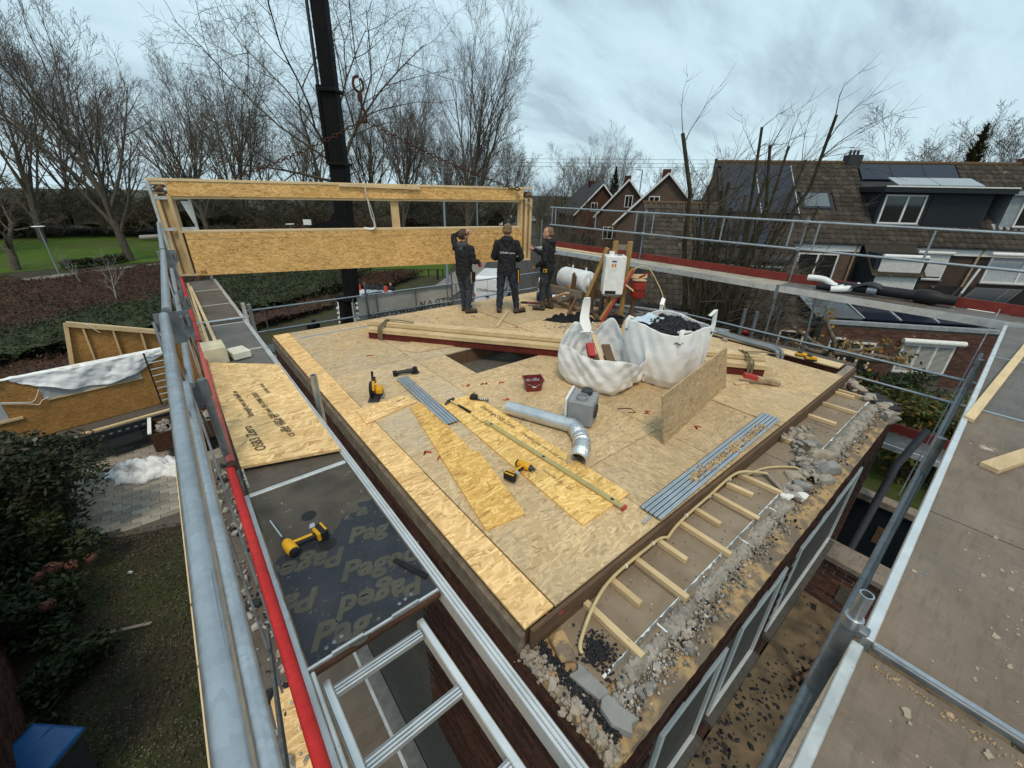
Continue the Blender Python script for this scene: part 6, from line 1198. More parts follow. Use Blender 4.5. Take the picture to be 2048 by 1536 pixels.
# house with catslide roof
h1 = thing('terraced_house', 'brick end house with long sloping tiled roof and solar panels', 'house', hp(-2,0,0))
slope(-8,-.05,-1.75,3.6).build('lower_roof', m_tileg, h1); slope(-3.64,3.3,-4.4,0.12).build('upper_roof', m_tileg, h1)
hb(-8,-.05,-8,3.3,0,2.7).build('wall', m_brickh, h1); hb(-3.6,3.3,-8.5,-.02,0,5.85).build('wall', m_brickh, h1)
MB().extr([hp(-3.62,0,5.8),hp(-3.62,-4.4,9.7),hp(-3.62,-8.8,5.8)], hd*.2).build('gable', m_brickh, h1); MB().extr([hp(-7.98,3.3,2.7),hp(-7.98,-1.75,7.3),hp(-7.98,-8,2.7)], hd*.2).build('gable', m_brickh, h1)
sk1 = lambda s, o: (-3.55 < s < .35 and -4.1 < o < -1.2) or (.6 < s < 2.2 and -2.5 < o < -1.5)
tile_field(h1, -3.64, 3.3, -4.35, .10, 170, sk1)
tile_field(h1, -7.95, -.05, -1.7, 3.5, 130, lambda s, o: (s > -3.64 and o < .15) or (-5.0 < s < -1.2 and -.9 < o < .7) or (-4.9 < s < -1.0 and .75 < o < 2.6))
MB().tube([hp(-3.64,-4.42,9.9),hp(3.3,-4.42,9.9)], .11, 10).build('ridge', m_orange, h1, smooth=True); MB().tube([hp(-8,-1.78,7.58),hp(-3.64,-1.78,7.58)], .11, 10).build('ridge', m_orange, h1, smooth=True)
for a in ((-3.5,-1.57),(-1.53,.38)):
    p = roofbox(a[0],a[1],-4.05,-1.24,.10,.05).build('solar_panel', m_solar, h1)
    for q in (-3.35,-2.65,-1.95): roofbox(a[0],a[1],q,q+.015,.151,.004).build('cell_line', m_dark, p)
    roofbox(a[1]-.012,a[1]+.03,-4.05,-1.24,.10,.056).build('panel_rail', m_alu, p)
for a in ((-4.95,-3.1),(-3.06,-1.2)): roofbox(a[0],a[1],-.88,.64,.10,.05).build('solar_panel', m_solar, h1)
sky_ = roofbox(.62,2.15,-2.48,-1.55,.05,.10).build('skylight', m_anth, h1); roofbox(.75,2.02,-2.40,-1.65,.152,.01).build('pane', m_glassb, sky_)
hb(-4.9,-1.0,.7,2.35,2.9,5.05).build('dormer', m_anth, h1); window(h1,-4.7,-1.15,3.7,4.85,2.38,mull=(.33,.66)); hb(-5.0,-.9,.5,2.65,5.06,5.2).build('dormer_roof', m_bitumen, h1)
window(h1,.42,2.42,3.95,5.3,.0); window(h1,-6.5,-3.5,1.1,2.3,3.32,mull=(.4,.7)); hb(-8.05,0,3.45,3.65,2.72,2.86).build('gutter', m_dark, h1); hb(0,3.3,.08,.24,5.78,5.92).build('gutter', m_dark, h1); hb(0,3.3,-.02,.10,5.45,5.77).build('fascia', m_frame, h1)
MB().tube([hp(3.15,.1,5.8),hp(3.1,.1,5.4),hp(3.05,.06,0)], .05, 8).build('downpipe', m_plank, h1, smooth=True)
hb(3.35,4.1,-4.7,-4.1,9.4,10.3).build('chimney', m_bitumen, h1)
sb1 = MB(); 
for k in range(3): sb1.tube([hp(3.5+k*.2,-4.4,10.3),hp(3.5+k*.2,-4.4,10.55)], .07, 8)
sb1.build('chimney_pots', m_dark, h1)
# middle house
h2 = thing('terraced_house', 'brick middle house with anthracite dormer under its tiled roof', 'house', hp(6,0,0))
slope(3.3,9.3,-4.4,.12).build('roof', m_tileg, h2); hb(3.3,9.3,-8.5,-.02,0,5.85).build('wall', m_brickh, h2)
tile_field(h2, 3.3, 9.3, -4.35, .10, 200, lambda s, o: (4.0 < s < 8.9 and o < -.95)); MB().tube([hp(3.3,-4.42,9.9),hp(9.3,-4.42,9.9)], .11, 10).build('ridge', m_orange, h2, smooth=True)
hb(3.95,8.95,-3.4,-.85,6.55,8.35).build('dormer', m_anth, h2); hb(3.75,9.6,-4.0,-.45,8.36,8.62).build('dormer_roof', m_anth, h2); hb(3.75,9.6,-.46,-.42,8.60,8.66).build('roof_trim', m_whitep, h2)
window(h2,4.1,6.0,6.85,8.25,-.82,mull=(.55,)); b = MB()
for k in range(22): hb(6.25,8.75,-.84,-.815+.006*(k%2),6.75+k*.066,6.75+k*.066+.058,b)
b.build('dark_shutter', m_anth, h2)
for a in ((4.0,5.55),(5.58,7.2),(7.22,8.85)): roofbox(a[0],a[1],-4.2,-3.3,.10,.05).build('solar_panel', m_solar, h2)
for a in ((4.7,6.6),(6.64,8.6)): MB().hexa([hp(s,o,z+q) for q in (0,.05) for s,o,z in ((a[0],-1.2,8.68),(a[1],-1.2,8.68),(a[1],-2.3,9.05),(a[0],-2.3,9.05))]).build('flat_solar_panel', plain('grey_solar_back_%d' % int(a[0]), (.26,.29,.31), .25), h2)
hb(3.3,9.3,.08,.24,5.78,5.92).build('gutter', m_dark, h2); hb(5.7,9.3,-.02,.10,5.45,5.77).build('fascia', m_frame, h2)
hb(3.4,5.7,.02,1.5,3.7,5.55).build('bay', m_anth, h2); window(h2,3.62,5.5,3.85,5.4,1.52,mull=(),blind=.96); window(h2,6.05,7.6,4.2,5.5,.0,mull=(),blind=.85)
for r in range(6):
    for k in range(9): MB().box(hp(5.75+.0*r,.2+.0*k,0),(.01,.01,.01)) 
roofbox(3.3,5.72,.12,1.75,.04,.05).build('bay_roof', m_tile, h2)
window(h2,8.2,9.2,4.2,5.5,.0,mull=(),glass=m_glass) if False else None
# right house
h3 = thing('terraced_house', 'brick house at the right edge with white dormer', 'house', hp(13,0,0))
slope(9.3,22,-4.4,.12).build('roof', m_tileg, h3); hb(9.3,22,-8.5,-.02,0,5.85).build('wall', m_brickh, h3); tile_field(h3, 9.3, 17, -4.35, .10, 120, lambda s, o: (9.5 < s < 15 and -3.0 < o < -1.0))
MB().tube([hp(9.3,-4.42,9.9),hp(22,-4.42,9.9)], .11, 10).build('ridge', m_orange, h3, smooth=True)
hb(9.75,15,-3.1,-.85,6.6,8.3).build('dormer', m_zincroof, h3); hb(9.6,15.2,-3.2,-.6,8.31,8.5).build('dormer_roof', m_zincroof, h3); window(h3,10.3,14.5,6.85,8.2,-.82,mull=(.3,.62)); roofbox(9.5,15.2,-1.0,-.75,.04,.05).build('lead_flashing', m_zincroof, h3)
window(h3,9.45,11.6,4.15,5.5,.0,mull=(.72,),glass=m_curtain); MB().tube([hp(9.1,.35,5.62),hp(12,.35,5.62)], .10, 12).build('awning_case', m_frame, h3, smooth=True)
hb(9.3,22,.08,.24,5.78,5.92).build('gutter', m_dark, h3); hb(9.3,22,-.02,.10,5.45,5.77).build('fascia', m_frame, h3); MB().tube([hp(8.95,.1,5.8),hp(8.8,.1,5.4),hp(8.6,.08,3.0)], .05, 8).build('downpipe', m_plank, h3, smooth=True); MB().tube([hp(8.0,1.0,3.2),hp(8.4,1.0,5.0)], .05, 8).build('white_pipe', m_frame, h3, smooth=True)
hb(12.2,13.2,-4.8,-4.2,9.4,10.2).build('chimney', m_brickr, h3)
# flat roofed extensions with brick fronts
ex = thing('garden_extension', 'flat roofed brick extension with parapet and white garden doors', 'extension', hp(3,5,0))
hb(-.1,12,.3,5.45,0,2.85).build('wall', m_mortard, ex); hb(-.1,12,.2,5.3,2.86,2.93).build('roof_felt', m_bitumen, ex)
brick_field(ex, hp(-.1,5.45,0), hd, hn, 12.1, 2.8, m_brickr, 160, L=.22, H=.06, J=.014, keep=lambda p: p.z > .2 and not any(a < (p-HW).dot(hd) < b and p.z < c for a, b, c in ((.35,1.05,2.3),(1.2,2.3,2.2),(3.2,5.5,2.2))))
hb(-.15,12.1,5.3,5.52,2.86,3.02).build('parapet_cap', m_zincroof, ex)
window(ex,.38,1.02,.15,2.25,5.48,'door',()); window(ex,1.2,2.3,.2,2.1,5.48,'door',(.5,)); w = window(ex,3.35,5.4,.85,2.2,5.48,mull=(.33,.66))
b = MB()
for k in range(22): hb(3.4,5.35,5.52,5.54,.95+k*.055,.95+k*.055+.02,b)
b.build('blind_slats', m_blind, w); MB().tube([hp(3.2,5.62,2.35),hp(5.6,5.62,2.35)], .12, 14).build('shutter_box', m_frame, w, smooth=True)
MB().hexa([hp(s,o,z+q) for q in (0,.05) for s,o,z in ((-.3,5.1,3.05),(1.6,5.1,3.05),(1.2,2.0,3.9),(-.5,2.0,3.9))]).build('roof_light', m_glassb, ex); MB().hexa([hp(s,o,z+q) for q in (0,.06) for s,o,z in ((1.8,5.0,3.02),(6.5,5.0,3.02),(6.5,2.0,3.8),(1.5,2.0,3.8))]).build('dark_roof_slab', m_solar, ex)
for k in range(4): MB().beam(hp(1.7+k*1.5,5.02,3.09), hp(1.5+k*1.55,2.0,3.88), .06, .05).build('glazing_bar', m_alu, ex)
MB().hexa([hp(s,o,z+q) for q in (0,.05) for s,o,z in ((7,3.4,3.0),(12,3.4,3.0),(12,.3,3.9),(7,.3,3.9))]).build('conservatory_roof', m_glass, ex)
hb(6.6,7.3,3.6,4.2,2.95,3.5).build('heat_pump', m_whitep, ex)
e2 = thing('lean_to', 'brick lean-to with white windows below the catslide roof', 'extension', hp(-3,4,0)); hb(-5,-.2,3.35,4.9,0,2.6).build('wall', m_mortard, e2); brick_field(e2, hp(-5,4.92,0), hd, hn, 4.8, 2.55, m_brickr, 60, L=.22, H=.06, J=.014, keep=lambda p: p.z > 1); hb(-5.1,-.1,3.3,5.0,2.6,2.72).build('roof_felt', m_bitumen, e2)
window(e2,-4.2,-2.2,.9,2.2,4.95,mull=(.5,)); window(e2,-1.6,-.5,.2,2.3,4.95,'door',())

# ---------------------------------------------------------------- gable houses farther off
def gable_house(label, apex, width, rz, zr, ze, depth, win, m=m_brickh):
    t = local('gable_house', label, 'house'); w = width/2
    MB().extr([(-w,0,0),(w,0,0),(w,0,ze),(0,0,zr),(-w,0,ze)], (0,depth,0)).build('wall', m, t)
    for s in (-1,1):
        MB().hexa([(s*(w+.4),-.35,ze-.45),(s*(w+.4),depth,ze-.45),(0,depth,zr),(0,-.35,zr),(s*(w+.4),-.35,ze-.30),(s*(w+.4),depth,ze-.30),(0,depth,zr+.16),(0,-.35,zr+.16)]).build('roof', m_tileg, t); MB().beam((s*(w+.42),-.37,ze-.42),(0,-.37,zr+.05),.05,.17,(0,0,1)).build('verge_board', m_frame, t)
    for x, z, ww, hh in win:
        o = MB().bb(x-ww/2,x+ww/2,-.08,-.02,z,z+hh).build('window', m_frame, t); MB().bb(x-ww/2+.08,x-.03,-.10,-.081,z+.08,z+hh-.08).bb(x+.03,x+ww/2-.08,-.10,-.081,z+.08,z+hh-.08).build('pane', m_glass, o)
    MB().bb(-.5,.3,4.2,5.0,zr-.6,zr+.6).build('chimney', m_brickd, t); return put(t, apex, rz)
gable_house('brown brick gable house with white verge behind the pollarded tree', (38.3,23.9,0), 8.4, R(-56), 9.8, 5.6, 9, [(-1.0,6.4,1.0,1.5),(2.2,3,1.2,1.4)])
gable_house('smaller brick gable house left of the bigger gable', (43.6,32.2,0), 6.6, R(-52), 9.5, 5.8, 9, [(.2,6.6,.9,1.3),(-1.8,3,1.2,1.4)])
gable_house('farthest grey gable with slate roof beyond the back rail', (52,43,0), 7.5, R(-30), 9.2, 5.4, 9, [(-1,5.6,1,1.2)], m_brickd)
gable_house('low white house far across the park', (-36,150,0), 9, R(20), 7, 3.6, 16, [(-2,1.2,1.6,1.2),(2,1.2,1.6,1.2)], m_whitep)
# ---------------------------------------------------------------- neighbouring low level right of the house
ly = thing('side_yard', 'sunken side yard with debris covered slab below the near wall', 'yard', (4,-.4,2.9))
MB().bb(-.2,5.85,-1.6,.42,2.75,2.9).build('slab', grunge('debris_slab', (.075,.06,.045), (.19,.145,.09), .95, 0, 3.5, speck=(5,.60,(.025,.025,.025)), bump=.5), ly); MB().bb(1.2,5.8,-.22,-.10,2.9,3.02).build('slab_kerb', m_mortar, ly)
MB().bb(5.87,6.15,-1.6,.42,1.2,3.62).build('low_wall', m_mortar, ly); brick_field(ly, (5.868,.42,2.9), (0,-1,0), (-1,0,0), 2.0, .72, m_brickr, 90, L=.20); MB().bb(5.80,6.20,-1.6,.43,3.63,3.70).build('coping', m_greyw, ly); MB().box((5.85,.02,3.2),(.012,.16,.26)).build('putlog_patch', m_mortard, ly)
MB().bb(6.2,8.3,-1.6,.42,1.9,2.2).build('moss_floor', grunge('moss', (.02,.022,.010), (.05,.05,.02), .95, 0, 4), ly); MB().bb(8.3,8.42,-1.6,.9,1.0,3.3).build('dark_panel', plain('slate_blue_panel', (.012,.016,.024), .5), ly); MB().bb(8.24,8.46,-1.7,.95,3.31,3.42).build('panel_cap', m_greyw, ly); MB().box((8.295,-.02,2.75),(.01,.18,.34)).build('panel_opening', m_oldx, ly)
tag(MB().tube([(7.3,.24,2.3),(8.25,.22,3.9),(8.3,.22,4.1),(8.9,.10,4.6)], .055, 12).build('downpipe', plain('grey_downpipe', (.05,.055,.065), .45), smooth=True), 'grey downpipe with elbow behind the platform edge', 'pipe'); tag(MB().tube([(6.6,.33,2.75),(7.2,-.4,2.75)], .045, 12).build('drain_pipe', plain('grey_downpipe_2', (.05,.055,.065), .45), smooth=True), 'short grey drain pipe at the foot of the downpipe', 'pipe')
b = MB(); r3 = random.Random(31)
cl = [(r3.uniform(2.2,5.8), r3.uniform(-.1,.4)) for _ in range(9)]
for i in range(420):
    q = cl[i%9]; b.ico((q[0]+r3.gauss(0,.22), q[1]+r3.gauss(0,.10), 2.905), abs(r3.gauss(0,.016))+.003, i, .4, (1,.8,.4))
tag(b.build('felt_debris', m_tar, ly), kind='stuff'); tag(MB().tube([(4.4,.05,2.95),(4.9,-.2,3.05)], .03, 8).build('wood_scrap', m_oldx), 'brown stick lying on the debris slab', 'timber')
# ---------------------------------------------------------------- trees
def grow(seed, H, r0, fork, n1, ang1, lv, nchild, lenf, angf, crook, trop, lean=(0,0), twig_r=.012, cut=False, ks=(0.30,1.0)):
    """returns (wood, twigs): recursive tapered branching"""
    rnd = random.Random(seed); wood = MB(); tw = [[], []]
    def branch(p, d, L_, r, level):
        n = (7,6,5,4,3)[min(level,4)]; sides = (9,7,5,4,3)[min(level,4)]; pts = [p.copy()]; rr = [r]; dirs = [d.copy()]; q = p.copy()
        for i in range(n):
            d = (d + V(rnd.gauss(0,crook),rnd.gauss(0,crook),rnd.gauss(0,crook)*.6) + V(0,0,trop[min(level,len(trop)-1)])).normalized(); q = q + d*(L_/n); pts.append(q.copy()); dirs.append(d.copy()); rr.append(max(r*(1-.80*(i+1)/n), twig_r*.55) if not (cut and level == 1) else r*(1-.35*(i+1)/n))
        if level <= 2: wood.tube(pts, rr, sides, caps=(level <= 1))
        else:
            mb = tw; u = d.orthogonal().normalized(); w = d.cross(u); base = len(mb[0])
            for k, pt in enumerate(pts):
                for a in range(3): c = 2.094*a; mb[0].append(tuple(pt+(u*math.cos(c)+w*math.sin(c))*rr[k]))
            for k in range(len(pts)-1):
                for a in range(3): mb[1].append((base+k*3+a, base+k*3+(a+1)%3, base+k*3+3+(a+1)%3, base+k*3+3+a))
        if level >= lv: return
        nc = nchild[min(level,len(nchild)-1)]; lo = fork if level == 0 else ks[0]
        for c in range(nc):
            t = lo + (1-lo)*((c+rnd.uniform(.1,.9))/nc); f = t*n; i = min(int(f), n-1); pp = pts[i].lerp(pts[i+1], f-i); dd = dirs[i+1]
            a = R(rnd.gauss(angf[min(level,len(angf)-1)], 9)); az = c*2.4+rnd.uniform(-.6,.6)+seed; ort = dd.orthogonal().normalized(); ort = Matrix.Rotation(az, 3, dd) @ ort
            nd = (dd*math.cos(a)+ort*math.sin(a)).normalized(); l = L_*lenf[min(level,len(lenf)-1)]*rnd.uniform(.65,1.15)*(1.15-.45*t if level else 1.0)
            branch(pp, nd, l, rr[i]*(.66 if level else .62)*rnd.uniform(.75,1), level+1)
    branch(V(0,0,-.2), V(lean[0],lean[1],1).normalized(), H*(.55 if n1 else .85), r0, 0)
    return wood, tw
def tree_proto(name, label, cat, params, mw=m_bark, mt=m_twig):
    t = local(name, label, cat); w, tw = grow(**params); w.build('trunk', mw, t, smooth=60); b = MB(); b.v, b.f = tw; b.build('crown', mt, t); return t
UP = dict(H=24, r0=.42, fork=.18, n1=1, ang1=20, lv=4, nchild=(14,8,8,6), lenf=(1.0,.46,.45,.52), angf=(25,27,32,36), crook=.07, trop=(.05,.06,.05,.04), twig_r=.017)
tA = tree_proto('park_tree', 'tall bare tree on the lawn, nearest behind the panel left end', 'tree', dict(UP, seed=11, lean=(.03,0)))
tB = tree_proto('park_tree', 'tall bare multi stemmed tree right of the crane boom', 'tree', dict(UP, seed=23, H=26, fork=.14, nchild=(15,8,8,6), angf=(21,27,32,36)))
tC = tree_proto('park_tree', 'large crooked bare tree with curling twigs behind the crane boom', 'tree', dict(UP, seed=5, H=27, r0=.52, fork=.30, nchild=(9,8,8,6), lenf=(1.05,.55,.48,.5), angf=(34,40,44,48), crook=.16, trop=(.03,.03,.0,-.02)))
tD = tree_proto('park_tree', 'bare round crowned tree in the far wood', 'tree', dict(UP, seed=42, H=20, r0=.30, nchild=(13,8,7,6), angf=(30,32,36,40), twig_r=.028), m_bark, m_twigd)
tE = tree_proto('park_tree', 'small bare tree with low fork at the left edge of the lawn', 'tree', dict(UP, seed=77, H=9, r0=.42, fork=.25, nchild=(6,5,5,4), lenf=(.9,.5,.45,.5), angf=(44,40,40,40), crook=.1))
put(tA, (-3.35,65,0), R(40), sc=1.05); put(tB, (34.5,53.5,0), R(10), sc=1.04); put(tC, (16.0,54.2,0), R(70), sc=1.05); put(tE, (-12.0,63.5,0), R(20))
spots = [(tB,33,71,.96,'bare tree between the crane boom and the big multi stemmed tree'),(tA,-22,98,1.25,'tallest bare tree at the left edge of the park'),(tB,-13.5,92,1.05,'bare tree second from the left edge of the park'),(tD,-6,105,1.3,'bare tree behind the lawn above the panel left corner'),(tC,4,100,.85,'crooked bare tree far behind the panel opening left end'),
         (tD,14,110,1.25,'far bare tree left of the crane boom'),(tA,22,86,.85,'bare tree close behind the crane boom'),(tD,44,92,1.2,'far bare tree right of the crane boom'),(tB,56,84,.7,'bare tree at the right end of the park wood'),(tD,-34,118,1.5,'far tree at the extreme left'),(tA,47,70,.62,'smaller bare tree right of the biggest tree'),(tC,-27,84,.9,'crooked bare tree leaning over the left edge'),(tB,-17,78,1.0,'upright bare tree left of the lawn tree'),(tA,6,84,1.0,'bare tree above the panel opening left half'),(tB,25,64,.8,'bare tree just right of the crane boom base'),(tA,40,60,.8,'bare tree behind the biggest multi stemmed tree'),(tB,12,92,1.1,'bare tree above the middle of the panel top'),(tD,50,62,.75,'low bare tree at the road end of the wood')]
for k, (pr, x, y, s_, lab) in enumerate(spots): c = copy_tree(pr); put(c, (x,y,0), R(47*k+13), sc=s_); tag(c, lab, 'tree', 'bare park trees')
for k in range(14):
    x = -58+k*11.0+random.uniform(-3,3); y = 126-abs(x)*.10+random.uniform(-8,8); c = copy_tree(tD if k % 2 else tA); put(c, (x,y,0), R(61*k), sc=random.uniform(.85,1.2)); tag(c, 'bare tree in the distant row closing the park', 'tree', 'distant park trees')
tD2 = tD; put(tD, (60,100,0), 0, sc=.9); tag(tD, group='bare park trees')
sm = tree_proto('garden_tree', 'slim bare birch rising from the brown hedge', 'tree', dict(UP, seed=8, H=5.5, r0=.06, fork=.35, nchild=(8,5,4,0), lv=3, lenf=(.55,.5,.5,.5), angf=(35,34,36,38), twig_r=.008), m_birch, m_birch); put(sm, (-3.74,41.6,0), 0, sc=.85)
for x, y, s_, lab in ((-6.2,50.5,.7,'thin dark sapling left of the birch'),(9.5,51,.8,'pale sapling behind the panel opening'),): c = copy_tree(sm); put(c, (x,y,0), 2, sc=s_); tag(c, lab, 'tree')
# pollarded tree beside the far walkway: many sawn stems and sweeping shoots
t = thing('pollarded_tree', 'heavily cut back multi stemmed tree behind the far walkway', 'tree', (14.8,6.45,0)); r3 = random.Random(21); w = MB(); b = MB()
for k in range(44):
    a = r3.uniform(0,6.28); ln = r3.uniform(7.4,10.0) if k < 18 else r3.uniform(4,8); sp = r3.uniform(.3,2.4); p = [V(14.8+.3*math.cos(a),6.45+.3*math.sin(a),-.1)]
    for i in range(1,7): q = i/6; p.append(V(14.8+math.cos(a)*(.3+sp*q**1.3)+r3.gauss(0,.10), 6.45+math.sin(a)*(.3+sp*q**1.3)+r3.gauss(0,.10), ln*q))
    r0 = r3.uniform(.035,.09) if k > 6 else r3.uniform(.10,.13); w.tube(p, [r0*(1-.55*i/6) for i in range(7)], 8)
    for j in range(18):
        q = r3.uniform(.25,1); i = min(int(q*6),5); s0 = p[i].lerp(p[i+1],q*6-i); L_ = r3.uniform(.6,2.6); d = V(r3.gauss(.30,.5),r3.gauss(-.30,.5),r3.uniform(.3,1.2)).normalized(); pts = [s0]
        for m_ in range(5): d = (d+V(.05,-.05,-.08)+V(r3.gauss(0,.09),r3.gauss(0,.09),r3.gauss(0,.07))).normalized(); pts.append(pts[-1]+d*L_/5)
        b.tube(pts, [.016,.012,.009,.006,.004,.0025], 4, caps=False)
        for e_ in range(6):
            u = r3.uniform(.3,1); i2 = min(int(u*5),4); s1 = pts[i2].lerp(pts[i2+1],u*5-i2); d2 = (d+V(r3.gauss(0,.4),r3.gauss(0,.4),r3.gauss(.1,.3))).normalized(); b.tube([s1, s1+d2*.3, s1+d2*.55+V(0,0,.06)], [.005,.004,.0025], 3, caps=False)
w.build('trunk', m_barkg, t, smooth=60); b.build('crown', m_twig, t)
# shrubs with thin upright whips behind the back right corner
def whip_bush(label, loc, h, n, sp, seed, leaves=0, mleaf=None, name='bare_shrub', mt=m_twig):
    r3 = random.Random(seed); t = thing(name, label, 'shrub', loc); b = MB(); lf = [[],[]]; o = Vector(loc)
    for k in range(n):
        a = r3.uniform(0,6.28); e = r3.uniform(.1,1); L_ = h*r3.uniform(.6,1.05); d = V(math.cos(a)*sp*e, math.sin(a)*sp*e, 1).normalized(); pts = [o+V(r3.gauss(0,.15),r3.gauss(0,.15),0)]
        for i in range(5): d = (d+V(r3.gauss(0,.10),r3.gauss(0,.10),.04)).normalized(); pts.append(pts[-1]+d*L_/5)
        b.tube(pts, [.03,.024,.018,.013,.009,.004], 4, caps=False)
        for j in range(7):
            u = r3.uniform(.25,1); i = min(int(u*5),4); s1 = pts[i].lerp(pts[i+1],u*5-i); d2 = (d+V(r3.gauss(0,.6),r3.gauss(0,.6),r3.uniform(0,.6))).normalized(); l2 = h*.14*r3.uniform(.4,1.2); b.tube([s1, s1+d2*l2*.5, s1+d2*l2+V(0,0,.05)], [.009,.006,.003], 3, caps=False)
            for _ in range(leaves): c = s1+d2*l2*r3.random()+V(r3.gauss(0,.05),r3.gauss(0,.05),r3.gauss(0,.05)); e1 = V(r3.gauss(0,1),r3.gauss(0,1),r3.gauss(0,1)).normalized()*.05; e2 = e1.orthogonal().normalized()*.03; bs = len(lf[0]); lf[0] += [tuple(c-e1),tuple(c+e2),tuple(c+e1),tuple(c-e2)]; lf[1].append((bs,bs+1,bs+2,bs+3))
    b.build('branches', mt, t)
    if lf[0]: q = MB(); q.v, q.f = lf; q.build('leaves', mleaf, t)
    return t
whip_bush('tall bare shrub with upright whips behind the back right corner', (15.5,15.5,0), 8.6, 40, .45, 3); whip_bush('lower bare shrub beyond the right worker', (12.8,12.6,0), 6.2, 44, .6, 4); whip_bush('bare shrub tangled beneath the far guard rail', (14.8,10.8,0), 6.4, 44, .55, 6); whip_bush('small shrub with orange leaves beyond the guard rail', (19.5,15.5,0), 5.6, 26, .4, 9, 7, m_autumn, 'autumn_shrub'); whip_bush('bare shrub between the far walkway and the lean-to', (15.2,5.4,0), 5.0, 34, .7, 14)
whip_bush('dense bare shrub mass left of the gable houses', (30,30,0), 8.5, 60, .6, 15); whip_bush('bare shrub in front of the smaller gable house', (27,24,0), 7.5, 50, .6, 16); whip_bush('bare shrub by the far road bend', (36,36,0), 8.5, 60, .55, 18)
# conifers and bare crowns above the terrace ridge
def conifer(label, loc, h, r, seed, m=m_hedgeg):
    r3 = random.Random(seed); t = thing('conifer', label, 'tree', loc); o = Vector(loc); MB().tube([o, o+V(0,0,h)], [.2,.03], 8).build('trunk', m_bark, t); v, f = [], []
    for k in range(3200):
        q = r3.random()**.7; z = h*(.05+.95*(1-q)) if False else h*(1-q); rr = r*(q**.85)*r3.uniform(.55,1.08)*(1+.18*math.sin(z*2.1+seed)); a = r3.uniform(0,6.28); c = o+V(math.cos(a)*rr, math.sin(a)*rr, z+r3.gauss(0,.12)); e1 = V(math.cos(a)*.28, math.sin(a)*.28, r3.uniform(.0,.35)); e2 = V(-math.sin(a),math.cos(a),r3.gauss(0,.3))*.11; bs = len(v); v += [tuple(c-e1*.4-e2),tuple(c-e1*.4+e2),tuple(c+e1)]; f.append((bs,bs+1,bs+2))
    b = MB(); b.v, b.f = v, f; b.build('crown', m, t); return t
conifer('brown green conifer behind the anthracite dormer roof', (43,4.6,0), 12.4, 2.0, 3, leafy('rusty_conifer', [(.05,.04,.015),(.075,.06,.02),(.04,.045,.015)])); conifer('dark conifer beside the far grey gable', (70,55,0), 12.6, 2.4, 5)
for k, (x, y, s_, lab) in enumerate(((46,7.5,.62,'bare crown behind the terrace, left of the conifer'),(47,2.4,.66,'bare crown behind the terrace, right of the conifer'),(50,-.5,.64,'bare crown behind the terrace near the right edge'),(49,4.5,.6,'bare crown directly behind the conifer'),(74,60,.66,'round bare tree left of the dark conifer'),(62,40,.6,'bare tree behind the larger gable'),(66,36,.62,'bare tree right of the larger gable'),(58,52,.6,'bare tree behind the far road'))): c = copy_tree(tD); put(c, (x,y,0), R(77*k), sc=s_); tag(c, lab, 'tree', 'bare trees behind the houses')
# plane tree with trained arms in the neighbour garden
t = thing('trained_tree', 'pruned tree with gnarled spreading arms in the neighbour garden', 'tree', (19.2,3.6,0)); r3 = random.Random(17); w = MB(); lf = MB(); o = V(19.2,3.6,0); w.tube([o, o+V(.05,0,1.2), o+V(0,.1,2.6)], [.2,.17,.16], 10)
for k in range(9):
    a = [0.2,.9,1.7,2.6,3.3,4.0,4.7,5.4,5.9][k]; d = V(math.cos(a),math.sin(a),.12); L_ = r3.uniform(1.6,2.9); pts = [o+V(0,.1,2.5)]
    for i in range(6): d = (d+V(r3.gauss(0,.22),r3.gauss(0,.22),r3.gauss(0,.13))).normalized(); pts.append(pts[-1]+d*L_/6)
    w.tube(pts, [.13,.11,.095,.08,.075,.07,.085], 8)
    for e_ in pts[2:]:
        for _ in range(3): u = V(r3.gauss(0,.5),r3.gauss(0,.5),1).normalized(); w.tube([e_, e_+u*.25], [.015,.005], 4)
        for _ in range(5 if e_ is not pts[-1] else 24): c = e_+V(r3.gauss(0,.22),r3.gauss(0,.22),r3.gauss(.15,.15)); e1 = V(r3.gauss(0,1),r3.gauss(0,1),r3.gauss(0,1)).normalized()*.08; e2 = e1.orthogonal().normalized()*.06; lf.add([c-e1,c+e2,c+e1,c-e2], [(0,1,2,3)])
w.build('trunk', grunge('gnarled_bark', (.12,.10,.075), (.20,.17,.13), .9, 0, 5, bump=.5), t, smooth=60); lf.build('leaves', leafy('turning_leaf', [(.10,.11,.02),(.30,.15,.03),(.16,.09,.03)]), t)

